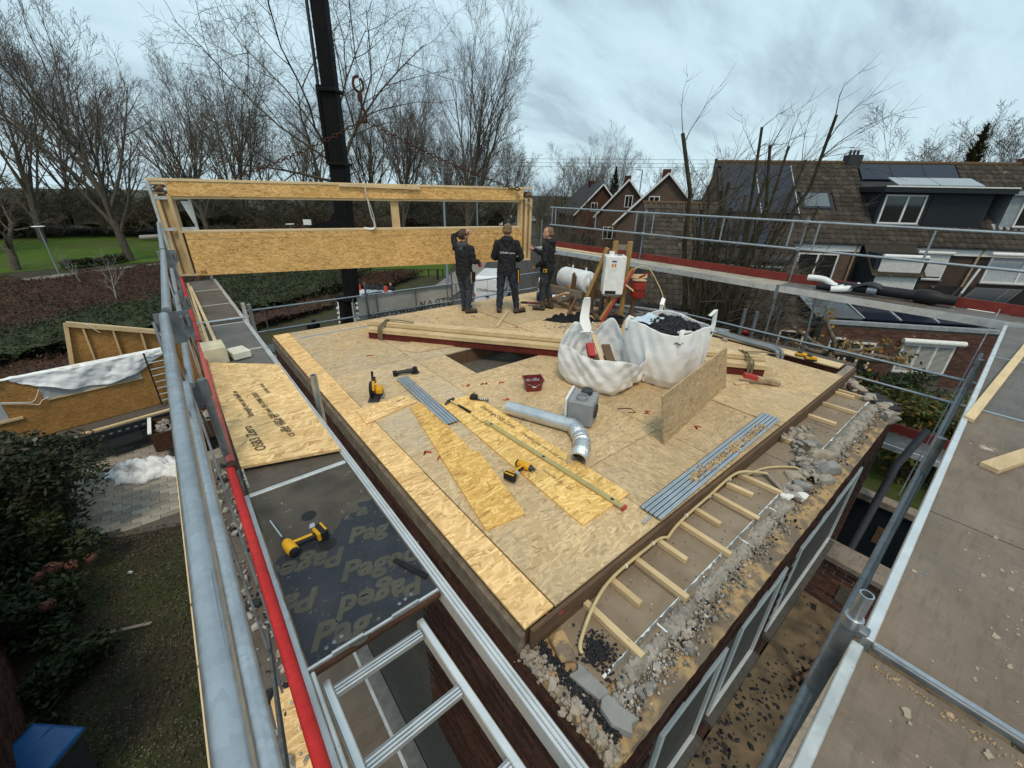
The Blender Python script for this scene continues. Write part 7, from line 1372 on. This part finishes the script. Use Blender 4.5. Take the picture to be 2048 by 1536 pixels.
# ---------------------------------------------------------------- hedges, thickets, shrubs
def in_poly(x, y, P):
    c = False; j = len(P)-1
    for i in range(len(P)):
        if (P[i][1] > y) != (P[j][1] > y) and x < (P[j][0]-P[i][0])*(y-P[i][1])/(P[j][1]-P[i][1])+P[i][0]: c = not c
        j = i
    return c
def bed(name, label, P, h, n, m, size, seed, kind=None, cat='hedge', lump=.35, z0=0.0, asp=.5, upr=0.0, heart=.55):
    rs = np.random.RandomState(seed); xs = [p[0] for p in P]; ys = [p[1] for p in P]; v = []; f = []; k = 0
    fq = 1.0 if h < 2 else .28
    hgt = lambda x, y: h*(1-lump*.5+lump*.5*(math.sin(x*.9*fq+seed)*math.sin(y*.8*fq)+.6*math.sin(x*2.3*fq+1)*math.sin(y*2.1*fq+seed)))
    while k < n:
        x, y = rs.uniform(min(xs),max(xs)), rs.uniform(min(ys),max(ys))
        if not in_poly(x, y, P): k += .2; continue
        H_ = hgt(x, y); z = z0+H_*(rs.uniform(.05,1)**.45)*rs.uniform(.85,1.12); a, b_ = rs.uniform(0,6.28), rs.uniform(-.9,.9)*(1-upr)+1.2*upr; s_ = size*rs.uniform(.6,1.4); e1 = np.array([math.cos(a)*math.cos(b_), math.sin(a)*math.cos(b_), math.sin(b_)])*s_; q = rs.normal(size=3); e2 = np.cross(e1, q); e2 = e2/(np.linalg.norm(e2)+1e-6)*s_*asp; c = np.array([x,y,z]); bs = len(v); v += [tuple(c-e1),tuple(c+e2),tuple(c+e1),tuple(c-e2)]; f.append((bs,bs+1,bs+2,bs+3)); k += 1
    t = thing(name, label, cat, (P[0][0],P[0][1],0)); b = MB(); b.v, b.f = v, f; b.build('leaves', m, t)
    # dark twiggy heart: a lumpy skin under the leaves
    st = .5 if h < 2 else 2.0; b = MB(); nx, ny = max(2,int((max(xs)-min(xs))/st)), max(2,int((max(ys)-min(ys))/st)); g = {}
    for j in range(ny+1):
        for i in range(nx+1):
            x, y = min(xs)+(max(xs)-min(xs))*i/nx, min(ys)+(max(ys)-min(ys))*j/ny
            if in_poly(x, y, P): g[i,j] = len(b.v); b.v.append((x, y, z0+hgt(x, y)*heart*rs.uniform(.75,1.1)))
    for j in range(ny):
        for i in range(nx):
            q = [(i,j),(i+1,j),(i+1,j+1),(i,j+1)]
            if all(c in g for c in q): b.f.append(tuple(g[c] for c in q))
    if b.f and heart > 0: b.build('heart', m, t, smooth=80)
    return t
bed('brown_hedge', 'wide bed of brown leafless bushes beyond the green hedge', [(-14,29.5),(-14,53),(0,57),(9,53),(11,47),(3,42.5),(-1,37.5)], 1.0, 48000, m_hedgeb, .10, 3, asp=.28, upr=.4, heart=.7, lump=.75)
bed('evergreen_hedge', 'dark green evergreen hedge along the pavement', [(-14,26),(-14,29.5),(-1,37.5),(3,42.5),(12,46.5),(16,41.5),(9,33.5),(0,29)], 1.5, 46000, m_hedgeg, .085, 5, heart=.8)
bed('brown_hedge', 'narrow low brown hedge strip in front of the green hedge', [(-14,23.5),(-14,26.5),(0,29),(9,33.5),(9.3,31),(0,26.2)], .8, 14000, m_hedgeb, .08, 7, asp=.3, upr=.4, heart=.75)
bed('brown_hedge', 'reddish brown hedge bed at the road bend', [(13.5,34),(11,36),(16,41),(20,38.5)], .9, 9000, m_hedgeb, .09, 9, asp=.3, upr=.4, heart=.75)
bed('low_thicket', 'dark thicket strip along the near edge of the lawn', [(-8.5,60.8),(-8.5,62.4),(-3.8,65.2),(-3.6,63.4)], .9, 4000, m_hedgeg, .12, 11, heart=.7)
tag(bed('undergrowth', 'dense brown undergrowth beneath the park trees', [(-70,112),(-40,100),(-8,96),(0,88),(22,84),(40,64),(58,66),(56,82),(30,100),(5,112),(-40,135)], 8.5, 80000, leafy('thicket', [(.055,.044,.028),(.08,.062,.04),(.085,.076,.045),(.06,.064,.034)]), .95, 13, cat='undergrowth', lump=.85, asp=.05, upr=.45, heart=.55), kind='stuff')
tag(bed('undergrowth', 'reddish undergrowth behind the panel opening', [(2,66),(10,72),(24,62),(30,56),(27,50),(22,47),(14,58)], 4.0, 32000, leafy('red_thicket', [(.075,.040,.026),(.10,.052,.034),(.07,.05,.032)]), .42, 15, cat='undergrowth', lump=.6, asp=.08, upr=.4, heart=.6), kind='stuff')
tag(bed('far_greenery', 'mixed low greenery between the road and the gable houses', [(26,18),(24,24),(32,34),(44,44),(56,48),(60,40),(44,28),(36,16)], 3.4, 26000, leafy('dull_green', [(.03,.028,.014),(.045,.045,.02),(.055,.04,.025)]), .30, 19, cat='greenery', lump=.7, asp=.14, upr=.3, heart=.6), kind='stuff')
tag(bed('undergrowth', 'brown thicket beyond the far road and the gable houses', [(46,44),(58,58),(72,76),(108,120),(150,130),(150,80),(110,48),(70,34),(56,36)], 7.5, 42000, bpy.data.materials['thicket'], .60, 23, cat='undergrowth', lump=.8, asp=.07, upr=.45, heart=.6), kind='stuff')
tag(bed('undergrowth', 'grey brown thicket closing the end of the far road', [(62,84),(104,128),(112,122),(170,200),(60,200),(30,110)], 9.0, 26000, bpy.data.materials['thicket'], .85, 27, cat='undergrowth', lump=.8, asp=.06, upr=.45, heart=.6), kind='stuff')
for k, (x, y, s_, lab) in enumerate(((64,58,.62,'bare tree over the far road, left of the gables'),(72,70,.75,'taller bare tree over the far road'),(86,66,.7,'bare tree far behind the grey gable'),(56,60,.5,'small bare tree where the road bends away'))): c = copy_tree(tD if k % 2 else tB); put(c, (x,y,0), R(50*k), sc=s_); tag(c, lab, 'tree', 'bare trees behind the houses')
def shrub(name, label, loc, rad, h, n, m, size, seed, cat='shrub'):
    rs = random.Random(seed); t = thing(name, label, cat, loc); o = Vector(loc); v, f = [], []
    cl = [(rs.gauss(0,.5)*rad, rs.gauss(0,.5)*rad, h*rs.uniform(.25,.95), rad*rs.uniform(.25,.5)) for _ in range(26)]
    for k in range(n):
        cx, cy, cz, cr = cl[rs.randrange(26)]; d = V(rs.gauss(0,1),rs.gauss(0,1),rs.gauss(.3,1)).normalized(); c = o+V(cx,cy,cz)+d*cr*rs.uniform(.6,1.05); c.z = max(c.z, .05)
        e1 = (V(rs.gauss(0,1),rs.gauss(0,1),rs.gauss(0,.5)).normalized()+d*.4)*size*rs.uniform(.6,1.3); e2 = e1.cross(d+V(rs.gauss(0,.4),rs.gauss(0,.4),rs.gauss(0,.4))).normalized()*size*.45; bs = len(v); v += [tuple(c-e1),tuple(c+e2),tuple(c+e1),tuple(c-e2)]; f.append((bs,bs+1,bs+2,bs+3))
    b = MB(); b.v, b.f = v, f; b.build('leaves', m, t); w = MB()
    for cx, cy, cz, cr in cl: w.tube([o+V(rs.gauss(0,.05),rs.gauss(0,.05),0), o+V(cx*.5,cy*.5,cz*.6), o+V(cx,cy,cz)], [.03,.02,.006], 5)
    w.build('stems', m_bark, t); return t
shrub('garden_shrub', 'big dark evergreen shrub at the left edge', (-4.8,13.8,0), 1.55, 2.9, 16000, m_shrub, .075, 3); shrub('garden_shrub', 'lower shrub between the big evergreen and the brick wall', (-4.2,11.6,0), 1.1, 1.5, 6500, m_shrubd, .07, 5); shrub('garden_shrub', 'rounded shrub beside the paved drive', (-4.0,13.0,0), .6, 1.3, 2600, m_shrub, .06, 6); shrub('hydrangea', 'hydrangea with faded brown flower heads by the brick wall', (-3.7,9.6,0), .75, 1.0, 3600, m_shrubd, .07, 7); shrub('garden_shrub', 'low green plant behind the blue lidded bin', (-3.2,8.2,0), .6, .55, 2200, m_shrubd, .07, 9)
hy = [o for o in COL.objects if o.name.startswith('hydrangea')][0]
for k in range(11):
    x, y, z = -3.55+random.gauss(0,.30), 9.75+random.gauss(0,.35), 1.0+random.gauss(0,.14); b = MB()
    for i in range(60): d = V(random.gauss(0,1),random.gauss(0,1),random.gauss(.2,.8)).normalized(); c = V(x,y,z)+d*.10; e1 = d.orthogonal().normalized()*.03; e2 = e1.cross(d); b.add([c-e1,c+e2,c+e1,c-e2], [(0,1,2,3)])
    b.build('flower_head', m_hydr, hy)
shrub('ivy_shrub', 'green and orange ivy at the right garden fence', (16.5,.3,0), 1.6, 2.4, 4200, leafy('ivy', [(.035,.06,.012),(.06,.09,.02),(.20,.10,.02)]), .10, 21); shrub('garden_shrub', 'dark shrub below the trained tree', (20.3,1.6,0), 1.3, 1.8, 3500, m_shrubd, .10, 22)
fn = thing('garden_fence', 'mossy upright board fence in the neighbour garden', 'fence', (18,1,0))
for k in range(46): MB().beam((21.0-k*.155,3.0-k*.115,.05),(21.0-k*.155,3.0-k*.115,1.85+.05*math.sin(k*2.1)),.15,.03,(.6,-.8,0)).build('fence_board', grunge('mossy_board', (.035,.035,.016), (.06,.055,.03), .95, 0, 6) if k == 0 else bpy.data.materials['mossy_board'], fn)
rk = thing('wooden_rack', 'small orange wooden shelf rack by the garden fence', 'rack', (17.6,3.2,0))
for x in (17.2,18.0):
    for y in (2.9,3.5): MB().beam((x,y,0),(x,y,1.7),.06,.06,(0,1,0)).build('leg', m_orangew, rk)
for z in (.5,1.1,1.68):
    for k in range(4): MB().beam((17.15,2.92+k*.18,z),(18.05,2.92+k*.18,z),.14,.03).build('shelf_slat', m_orangew, rk)
sheet('garden_grass', [(9.8,-4),(22,-6),(22,1.5),(9.8,1.5)], .016, grunge('moss_grass', (.030,.045,.010), (.055,.07,.02), .95, 0, 1.5, 'World', speck=(9,.66,(.12,.08,.03)), bump=.5))
# ---------------------------------------------------------------- left garden: drive, wall, bin, litter
pv = tag(MB().prism([(-3.9,12.4),(1.05,10.6),(1.05,17.6),(-3.9,18.4)], .0, .02).build('driveway', m_mortard), kind='structure')
pm = MB().box((0,0,0),(.388,.188,.05)); pme = bpy.data.meshes.new('paver'); pme.from_pydata(pm.v, [], pm.f); pme.update(); pme.materials.append(m_pave); cnt = 0
for r in range(34):
    for c in range(14):
        x, y = -3.7+c*.4+(.2 if r % 2 else 0), 12.2+r*.2
        if cnt >= 300 or x > .9 or y < 12.9-(x+3.9)*.36-.3: continue
        o = bpy.data.objects.new('paver', pme); COL.objects.link(o); o.parent = pv; o.location = (x, y, .02+random.uniform(-.004,.004)); o.rotation_euler = (random.gauss(0,.008),random.gauss(0,.008),random.gauss(0,.01)); cnt += 1
gw = thing('garden_wall', 'dark brick wall in the lower left corner', 'wall', (-4,9.5,0)); wa, wb = V(-4.9,12.3,0), V(-3.05,5.4,0); wd = (wb-wa).normalized(); wn = V(-wd.y,wd.x,0)
MB().extr([wa, wb, wb-wn*.25, wa-wn*.25], (0,0,3.2)).build('core', m_mortard, gw); brick_field(gw, wa, wd, wn, (wb-wa).length, 3.1, m_brickd, 200, near=(-1.5,7,2))
bn = local('wheelie_bin', 'dark wheelie bin with bright blue lid', 'bin')
MB().hexa([(-.22,-.26,.06),(.22,-.26,.06),(.22,.26,.06),(-.22,.26,.06),(-.28,-.33,1.0),(.28,-.33,1.0),(.28,.33,1.0),(-.28,.33,1.0)]).build('body', m_dark, bn, bevel=.03); l = MB().grid(lambda u, v: ((u-.5)*.60, (v-.5)*.74, 1.03+.05*math.sin(u*math.pi)**.5*math.sin(v*math.pi)**.5), 14, 14).build('lid', m_bluebin, bn, smooth=True, solid=.02); MB().bb(-.31,.31,-.38,.38,.985,1.025).build('lid_rim', m_dark, bn, bevel=.012); MB().beam((-.28,.05,1.083),(.28,.05,1.083),.012,.006).build('lid_rib', m_bluebin, l); MB().tube([(-.26,.37,.97),(.26,.37,.97)], .02, 10).build('handle', m_dark, bn, smooth=True)
for s_ in (-.24,.24): MB().lathe((s_,.28,.10), [(.04,-.03),(.10,-.025),(.10,.025),(.04,.03)], 16, (1,0,0)).build('wheel', m_vanblk, bn, smooth=True)
put(bn, (-3.08,6.14,0), R(48), sc=1.05)
tag(tag(bed('ground_cover', 'low weeds and leaf litter on the garden soil', [(-4.2,12.2),(-3.2,6.0),(-.7,5.0),(-.6,11.2),(-3.6,12.6)], .10, 9000, leafy('litter', [(.05,.055,.02),(.08,.075,.045),(.11,.095,.065),(.03,.04,.012)]), .026, 30, cat='ground cover', heart=-1), kind='stuff'))
tag(MB().beam((-2.95,8.93,.06),(-2.12,8.60,.06),.06,.025).build('timber_offcut', m_greyw), 'thin batten lying in the garden', 'timber'); tag(MB().ico((-2.48,10.42,.04),.10,4,.3,(1,.6,.3),1).build('litter_scrap', m_film), 'small white scrap in the garden', 'litter')
def film_heap(name, label, fn, nu, nv, m=m_film, sol=.006): return tag(MB().grid(fn, nu, nv).build(name, m, smooth=70, solid=sol), label, 'plastic sheet')
rs = random.Random(2)
def heap(u, v):
    x, y = (u-.5)*1.7, (v-.5)*1.1; e = max(0,math.sin(u*math.pi))*max(0,math.sin(v*math.pi)); return (-2.15+x+.12*math.sin(v*8), 14.75+y-x*.35+.10*math.sin(u*11), .05+.55*e**.6*(.75+.25*math.sin(u*23+v*9)*math.sin(v*17))+rs.uniform(-.02,.02))
t = film_heap('plastic_heap', 'heap of white printed plastic wrapping on the paved drive', heap, 60, 44); crumple(t, .14, .20)
# ---------------------------------------------------------------- flatbed truck with wall panels
ft = thing('flatbed_truck', 'flatbed lorry carrying strand board panels on the drive', 'truck', (-3,17.2,0)); fe = V(.98,.16,0).normalized(); fs_ = V(-fe.y,fe.x,0)
def fp(a, b, z): return V(-4.0,16.05,0)+fe*a+fs_*b+V(0,0,z)
FM = Matrix((fe, fs_, V(0,0,1))).transposed()
def fb(a0,a1,b0,b1,z0,z1): return MB().box(fp((a0+a1)/2,(b0+b1)/2,(z0+z1)/2),(a1-a0,b1-b0,z1-z0),FM)
fb(-.1,6.5,.0,2.4,.98,1.08).build('bed', m_mortard, ft); fb(-.1,6.5,-.05,0,.86,1.10).build('bed_edge', m_anth, ft)
for k in range(30): fb(.0+k*.2,.08+k*.2,-.056,-.05,.93,.98).build('lashing_slot', m_galv, ft)
fb(0,6,.4,2.0,.6,.97).build('chassis', m_black, ft); fb(.9,1.9,.0,.5,.45,.85).build('side_box', m_dark, ft)
for a in (2.6,3.7,5.4):
    w = MB().lathe(fp(a,.2,.48), [(.26,-.14),(.46,-.13),(.48,-.08),(.48,.08),(.46,.13),(.26,.14)], 22, fs_).build('wheel', m_vanblk, ft, smooth=True); MB().lathe(fp(a,.2,.48), [(.25,-.1),(.08,-.15),(.08,.1),(.25,.14)], 16, fs_).build('rim', m_redtank, w)
tag(fb(.4,4.2,.12,.22,1.085,1.13).build('timber_batten', m_pine), 'long pale batten along the edge of the lorry bed', 'timber')
pn2 = thing('wall_panel', 'golden strand board panel with window standing on the lorry bed', 'wall panel', fp(1,1,1.1))
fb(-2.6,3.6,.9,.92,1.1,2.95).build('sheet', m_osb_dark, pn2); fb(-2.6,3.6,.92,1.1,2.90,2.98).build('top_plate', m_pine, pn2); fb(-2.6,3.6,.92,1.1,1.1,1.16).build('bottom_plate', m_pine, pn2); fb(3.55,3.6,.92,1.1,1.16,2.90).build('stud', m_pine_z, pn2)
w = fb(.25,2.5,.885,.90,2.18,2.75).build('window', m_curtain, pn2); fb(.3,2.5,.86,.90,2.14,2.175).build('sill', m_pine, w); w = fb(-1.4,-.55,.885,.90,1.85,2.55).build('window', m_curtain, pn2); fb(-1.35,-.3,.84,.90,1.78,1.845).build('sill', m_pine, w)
def drape(u, v):
    a = -.55+u*4.0; dp = .08+.70*max(0,math.sin((u-.10)*math.pi/.86))**.8*(1 if .10 < u < .96 else 0); return fp(a+.06*math.sin(v*7), .86-.06*math.sin(u*17+v*3)*v-.05*v+(1-v)*.12*(v < .05), 3.02-dp*v+.03*math.sin(u*31)*v)
film_heap('plastic_cover', 'white plastic cover draped over the lorry panel', drape, 90, 26); crumple([o for o in COL.objects if o.name.startswith('plastic_cover')][0], .10, .22) 
tag(MB().tube(spline([fp(-.55,.84,2.4),fp(-.2,.82,2.28),fp(.05,.82,2.24),fp(.25,.84,2.55)]), .012, 6).tube(spline([fp(-.55,.84,2.36),fp(-.1,.82,2.2),fp(.1,.82,2.1),fp(.2,.82,2.2),fp(.35,.84,2.25)]), .012, 6).build('tie_cord', m_twinecol, smooth=True), 'white cord tied across the lorry panel', 'cord')
gp = thing('framed_gable', 'open framed triangular gable panel behind the plastic covered one', 'wall panel', fp(.5,2.0,1.1)); A_, B_, C_ = fp(1.35,2.1,4.0), fp(4.6,1.7,2.95), fp(.75,1.9,1.1)
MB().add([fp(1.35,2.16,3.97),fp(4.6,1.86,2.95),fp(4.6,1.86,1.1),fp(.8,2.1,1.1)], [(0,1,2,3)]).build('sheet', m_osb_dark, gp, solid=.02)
MB().beam(A_, B_, .16, .14).build('top_rail', m_pine, gp); MB().beam(A_+V(0,0,.02), C_, .10, .12, tuple(fs_)).build('end_stud', m_pine_z, gp); 
for q in (.10,.30,.50,.70,.9): MB().beam(A_.lerp(B_,q), V(A_.lerp(B_,q).x-.12,A_.lerp(B_,q).y,1.1), .05, .12, tuple(fs_)).build('stud', m_pine_z, gp)
MB().tube(spline([A_.lerp(B_,.12)-fs_*.1+V(0,0,.09), A_.lerp(B_,.15)-fs_*.12, A_.lerp(B_,.2)-fs_*.1-V(0,0,.18)]), .02, 6, flat=(1,.4)).build('strap', m_twinecol, gp, smooth=True)
lad = thing('ladder', 'black and silver ladder leaning on the lorry panel', 'ladder', fp(2.8,.7,1.1))
for a in (2.75,3.25): MB().beam(fp(a-.05,.62,1.15), fp(a,.84,2.98), .04, .06).build('rail', m_black, lad)
for k in range(8): MB().tube([fp(2.72,.65+k*.025,1.3+k*.22), fp(3.24,.65+k*.025,1.3+k*.22)], .02, 8).build('rung', m_aluclean, lad)
skp = thing('rubble_trailer', 'rusty open trailer filled with broken brick rubble', 'trailer', (-1.2,15.9,0)); MB().bb(-1.75,.6,14.9,14.95,.55,1.15).bb(-1.75,.6,16.0,16.05,.55,1.15).bb(-1.80,-1.75,14.9,16.05,.55,1.2).bb(.6,.65,14.9,16.05,.55,1.15).bb(-1.75,.6,14.95,16.0,.5,.6).build('sides', m_rust, skp); MB().bb(-1.82,-1.73,14.88,16.07,1.2,1.24).build('top_rail', m_whitep, skp)
b = MB()
for i in range(260): b.box((random.uniform(-1.65,.5),random.uniform(15.0,15.95),.85+random.uniform(-.2,.25)),(.2,.1,.07),(random.uniform(0,3),random.uniform(0,3),random.uniform(0,3)))
tag(b.build('rubble', grunge('rubble', (.22,.19,.16), (.34,.31,.27), .95, 0, 8, island=.4), skp), kind='stuff'); 
for s_ in (15.05,15.85): MB().lathe((-.6,s_,.33), [(.2,-.08),(.32,-.07),(.33,.07),(.2,.08)], 18, (0,1,0)).build('wheel', m_vanblk, skp, smooth=True)
# debris shelf of the lower scaffold outside the left rails
sd = thing('scaffold_lift', 'lower outer scaffold boards littered with roofing rubble', 'scaffold', (-.4,3,4.4)); MB().bb(-.64,-.07,-.3,6.5,4.36,4.40).build('deck_board', m_deck, sd); MB().bb(-.665,-.648,-.3,6.5,4.40,4.46).build('toe_board', m_pine_y, sd); MB().beam((-.40,1.0,4.42),(-.36,6.0,4.42),.10,.03).build('pine_board', m_pine_y, sd); MB().bb(-.26,-.10,1.2,2.6,4.402,4.42).build('osb_strip', m_osb_pale, sd)
b = MB(); c = MB()
for i in range(520): (b if i % 3 else c).ico((random.uniform(-.6,-.10), random.uniform(.6,6.2), 4.415), abs(random.gauss(0,.026))+.006, i, .35, (1,.8,.5))
tag(b.build('roofing_rubble', m_conc, sd), kind='stuff'); tag(c.build('tar_scraps', m_tar, sd), kind='stuff')
for y in (0.6,3.2,5.8): tube(sd, (-.62,y,0), (-.62,y,4.36), TR, m_galvd, 'post'); tube(sd, (-.62,y,4.33), (.05,y,4.33), TR, m_galvd, 'cross_tube')
# ---------------------------------------------------------------- lamps, poles, cars, park rails
def lamp(label, loc, h):
    t = thing('street_lamp', label, 'street lamp', loc, group='park lamps'); o = Vector(loc); MB().tube([o, o+V(0,0,h)], [.07,.045], 12).build('pole', m_galv, t, smooth=True); MB().lathe(o+V(0,0,h-.02), [(.05,0),(.10,.04),(.42,.09),(.45,.12),(.42,.15),(.05,.17)], 20).build('lamp_head', m_whitep, t, smooth=True)
lamp('grey street lamp with disc head at the left lawn edge', (-8.54,58.7,0), 4.2); lamp('grey street lamp with disc head beside the crane boom', (11.5,53.2,0), 4.2); lamp('grey street lamp far down the road', (40,46,0), 4.5)
for i, (x, y, h) in enumerate(((16.4,27.9,9.5),(30.9,44.7,9.6),(52,36.5,11))): t = thing('lamp_post', ['tall blue grey post behind the left worker','tall blue grey post beyond the middle worker','tall lamp post left of the gable houses'][i], 'lamp post', (x,y,0)); MB().tube([(x,y,0),(x,y,2.2),(x,y,2.3),(x,y,h)], [.13,.12,.09,.07], 12).build('pole', plain('post_paint_%d' % i, (.20,.25,.30), .5, .2), t, smooth=True); MB().beam((x,y,h-.05),(x-.9,y+.5,h+.05),.12,.06).build('arm', m_galvd, t)
cp = local('parked_car', 'car', 'car')
prof = [(-2.1,.35),(-2.15,.8),(-1.9,.95),(-1.3,1.02),(-.8,1.42),(.7,1.45),(1.4,1.0),(2.05,.85),(2.1,.35)]; b = MB(); n = len(prof); b.add([(-.85*(1-.18*(z > 1.2)),y,z) for y, z in prof]+[(.85*(1-.18*(z > 1.2)),y,z) for y, z in prof], [tuple(range(n)), tuple(reversed(range(n,2*n)))]+[(i,n+i,n+(i+1)%n,(i+1)%n) for i in range(n)]); b.build('body', m_white, cp, bevel=.06)
MB().add([(-.72,-1.27,1.06),(.72,-1.27,1.06),(.66,-.83,1.39),(-.66,-.83,1.39)], [(0,1,2,3)]).add([(-.72,1.33,1.06),(-.66,.73,1.42),(.66,.73,1.42),(.72,1.33,1.06)], [(0,1,2,3)]).build('windscreens', m_glass, cp, solid=.04); MB().bb(-.80,.80,-.7,.9,1.05,1.34).build('side_glass', m_glass, cp)
for x in (-.8,.8):
    for y in (-1.3,1.3): MB().lathe((x,y,.32), [(.16,-.1),(.31,-.09),(.32,.09),(.16,.1)], 16, (1,0,0)).build('wheel', m_vanblk, cp, smooth=True)
cars = [((66,86),'silver white car nearest on the far road'),((76,96),'second parked car along the far road'),((82,104),'third parked car along the far road'),((90,112),'farthest parked car beyond the trees'),((86,96),'car on the opposite side of the far road'),((100,118),'light car at the very end of the road'),((73,101),'car half hidden behind the tree trunk')]
for i, (p, lab) in enumerate(cars):
    c = cp if i == 0 else copy_tree(cp); put(c, (p[0],p[1],.03), R(-38)); tag(c, lab, 'car', 'cars along the far road')
    if i % 3: c.children[0].data = c.children[0].data.copy(); c.children[0].data.materials[0] = plain('car_paint_%d' % i, ((.05,.06,.08),(.22,.23,.25),(.10,.10,.11))[i % 3], .25)
rl = thing('park_rail', 'low wooden knee rail along the far side of the lawn', 'fence', (0,90,0))
for k in range(16): x = -30+k*3.0; y = 118-k*2.0; MB().beam((x,y,0),(x,y,.8),.14,.14,(0,1,0)).build('rail_post', m_greyw, rl)
for k in range(15): x = -30+k*3.0; y = 118-k*2.0; MB().beam((x,y,.62),(x+3,y-2,.62),.06,.14).build('rail', m_greyw, rl)
r2 = thing('low_rail', 'dark low rail along the lawn near the road', 'fence', (18,40,0))
for k in range(9): x, y = 12+k*1.2, 44.4-k*.85; MB().beam((x,y,0),(x,y,.7),.08,.08,(0,1,0)).build('rail_post', m_black, r2)
for k in range(8): x, y = 12+k*1.2, 44.4-k*.85; MB().beam((x,y,.62),(x+1.2,y-.85,.62),.05,.06).build('rail', m_black, r2)
bo = MB().tube([(20.3,36.4,0),(20.3,36.4,1.0)], .10, 12).build('bollard', m_black, smooth=True); tag(bo, 'black bollard at the pavement corner', 'bollard')
fl = thing('fallen_log', 'pale fallen trunk lying across the lawn edge', 'log', (-1,88,0)); MB().tube([(-2.5,88,.5),(1,87,.7),(4,86.4,.9),(7,85.8,1.3)], [.38,.34,.25,.12], 10).build('log', m_birch, fl, smooth=True); MB().tube([(2,86.8,.8),(4.5,87.5,1.9)], [.15,.06], 8).build('side_branch', m_birch, fl, smooth=True)
for i, z in enumerate((26,28.5,31)): tag(MB().tube([(-40+i*3,420,z),(150,330,z-1.5),(420,60,z+1)], .10, 5).build('power_line', m_dark), ['lowest overhead line on the horizon','middle overhead line on the horizon','highest overhead line on the horizon'][i], 'power line')
tag(MB().tube([(9.3,3.32,5.3),(9.36,3.32,5.36)], .09, 12).build('red_helmet', m_redmk, smooth=True), 'small red round object behind the filled bag', 'helmet')
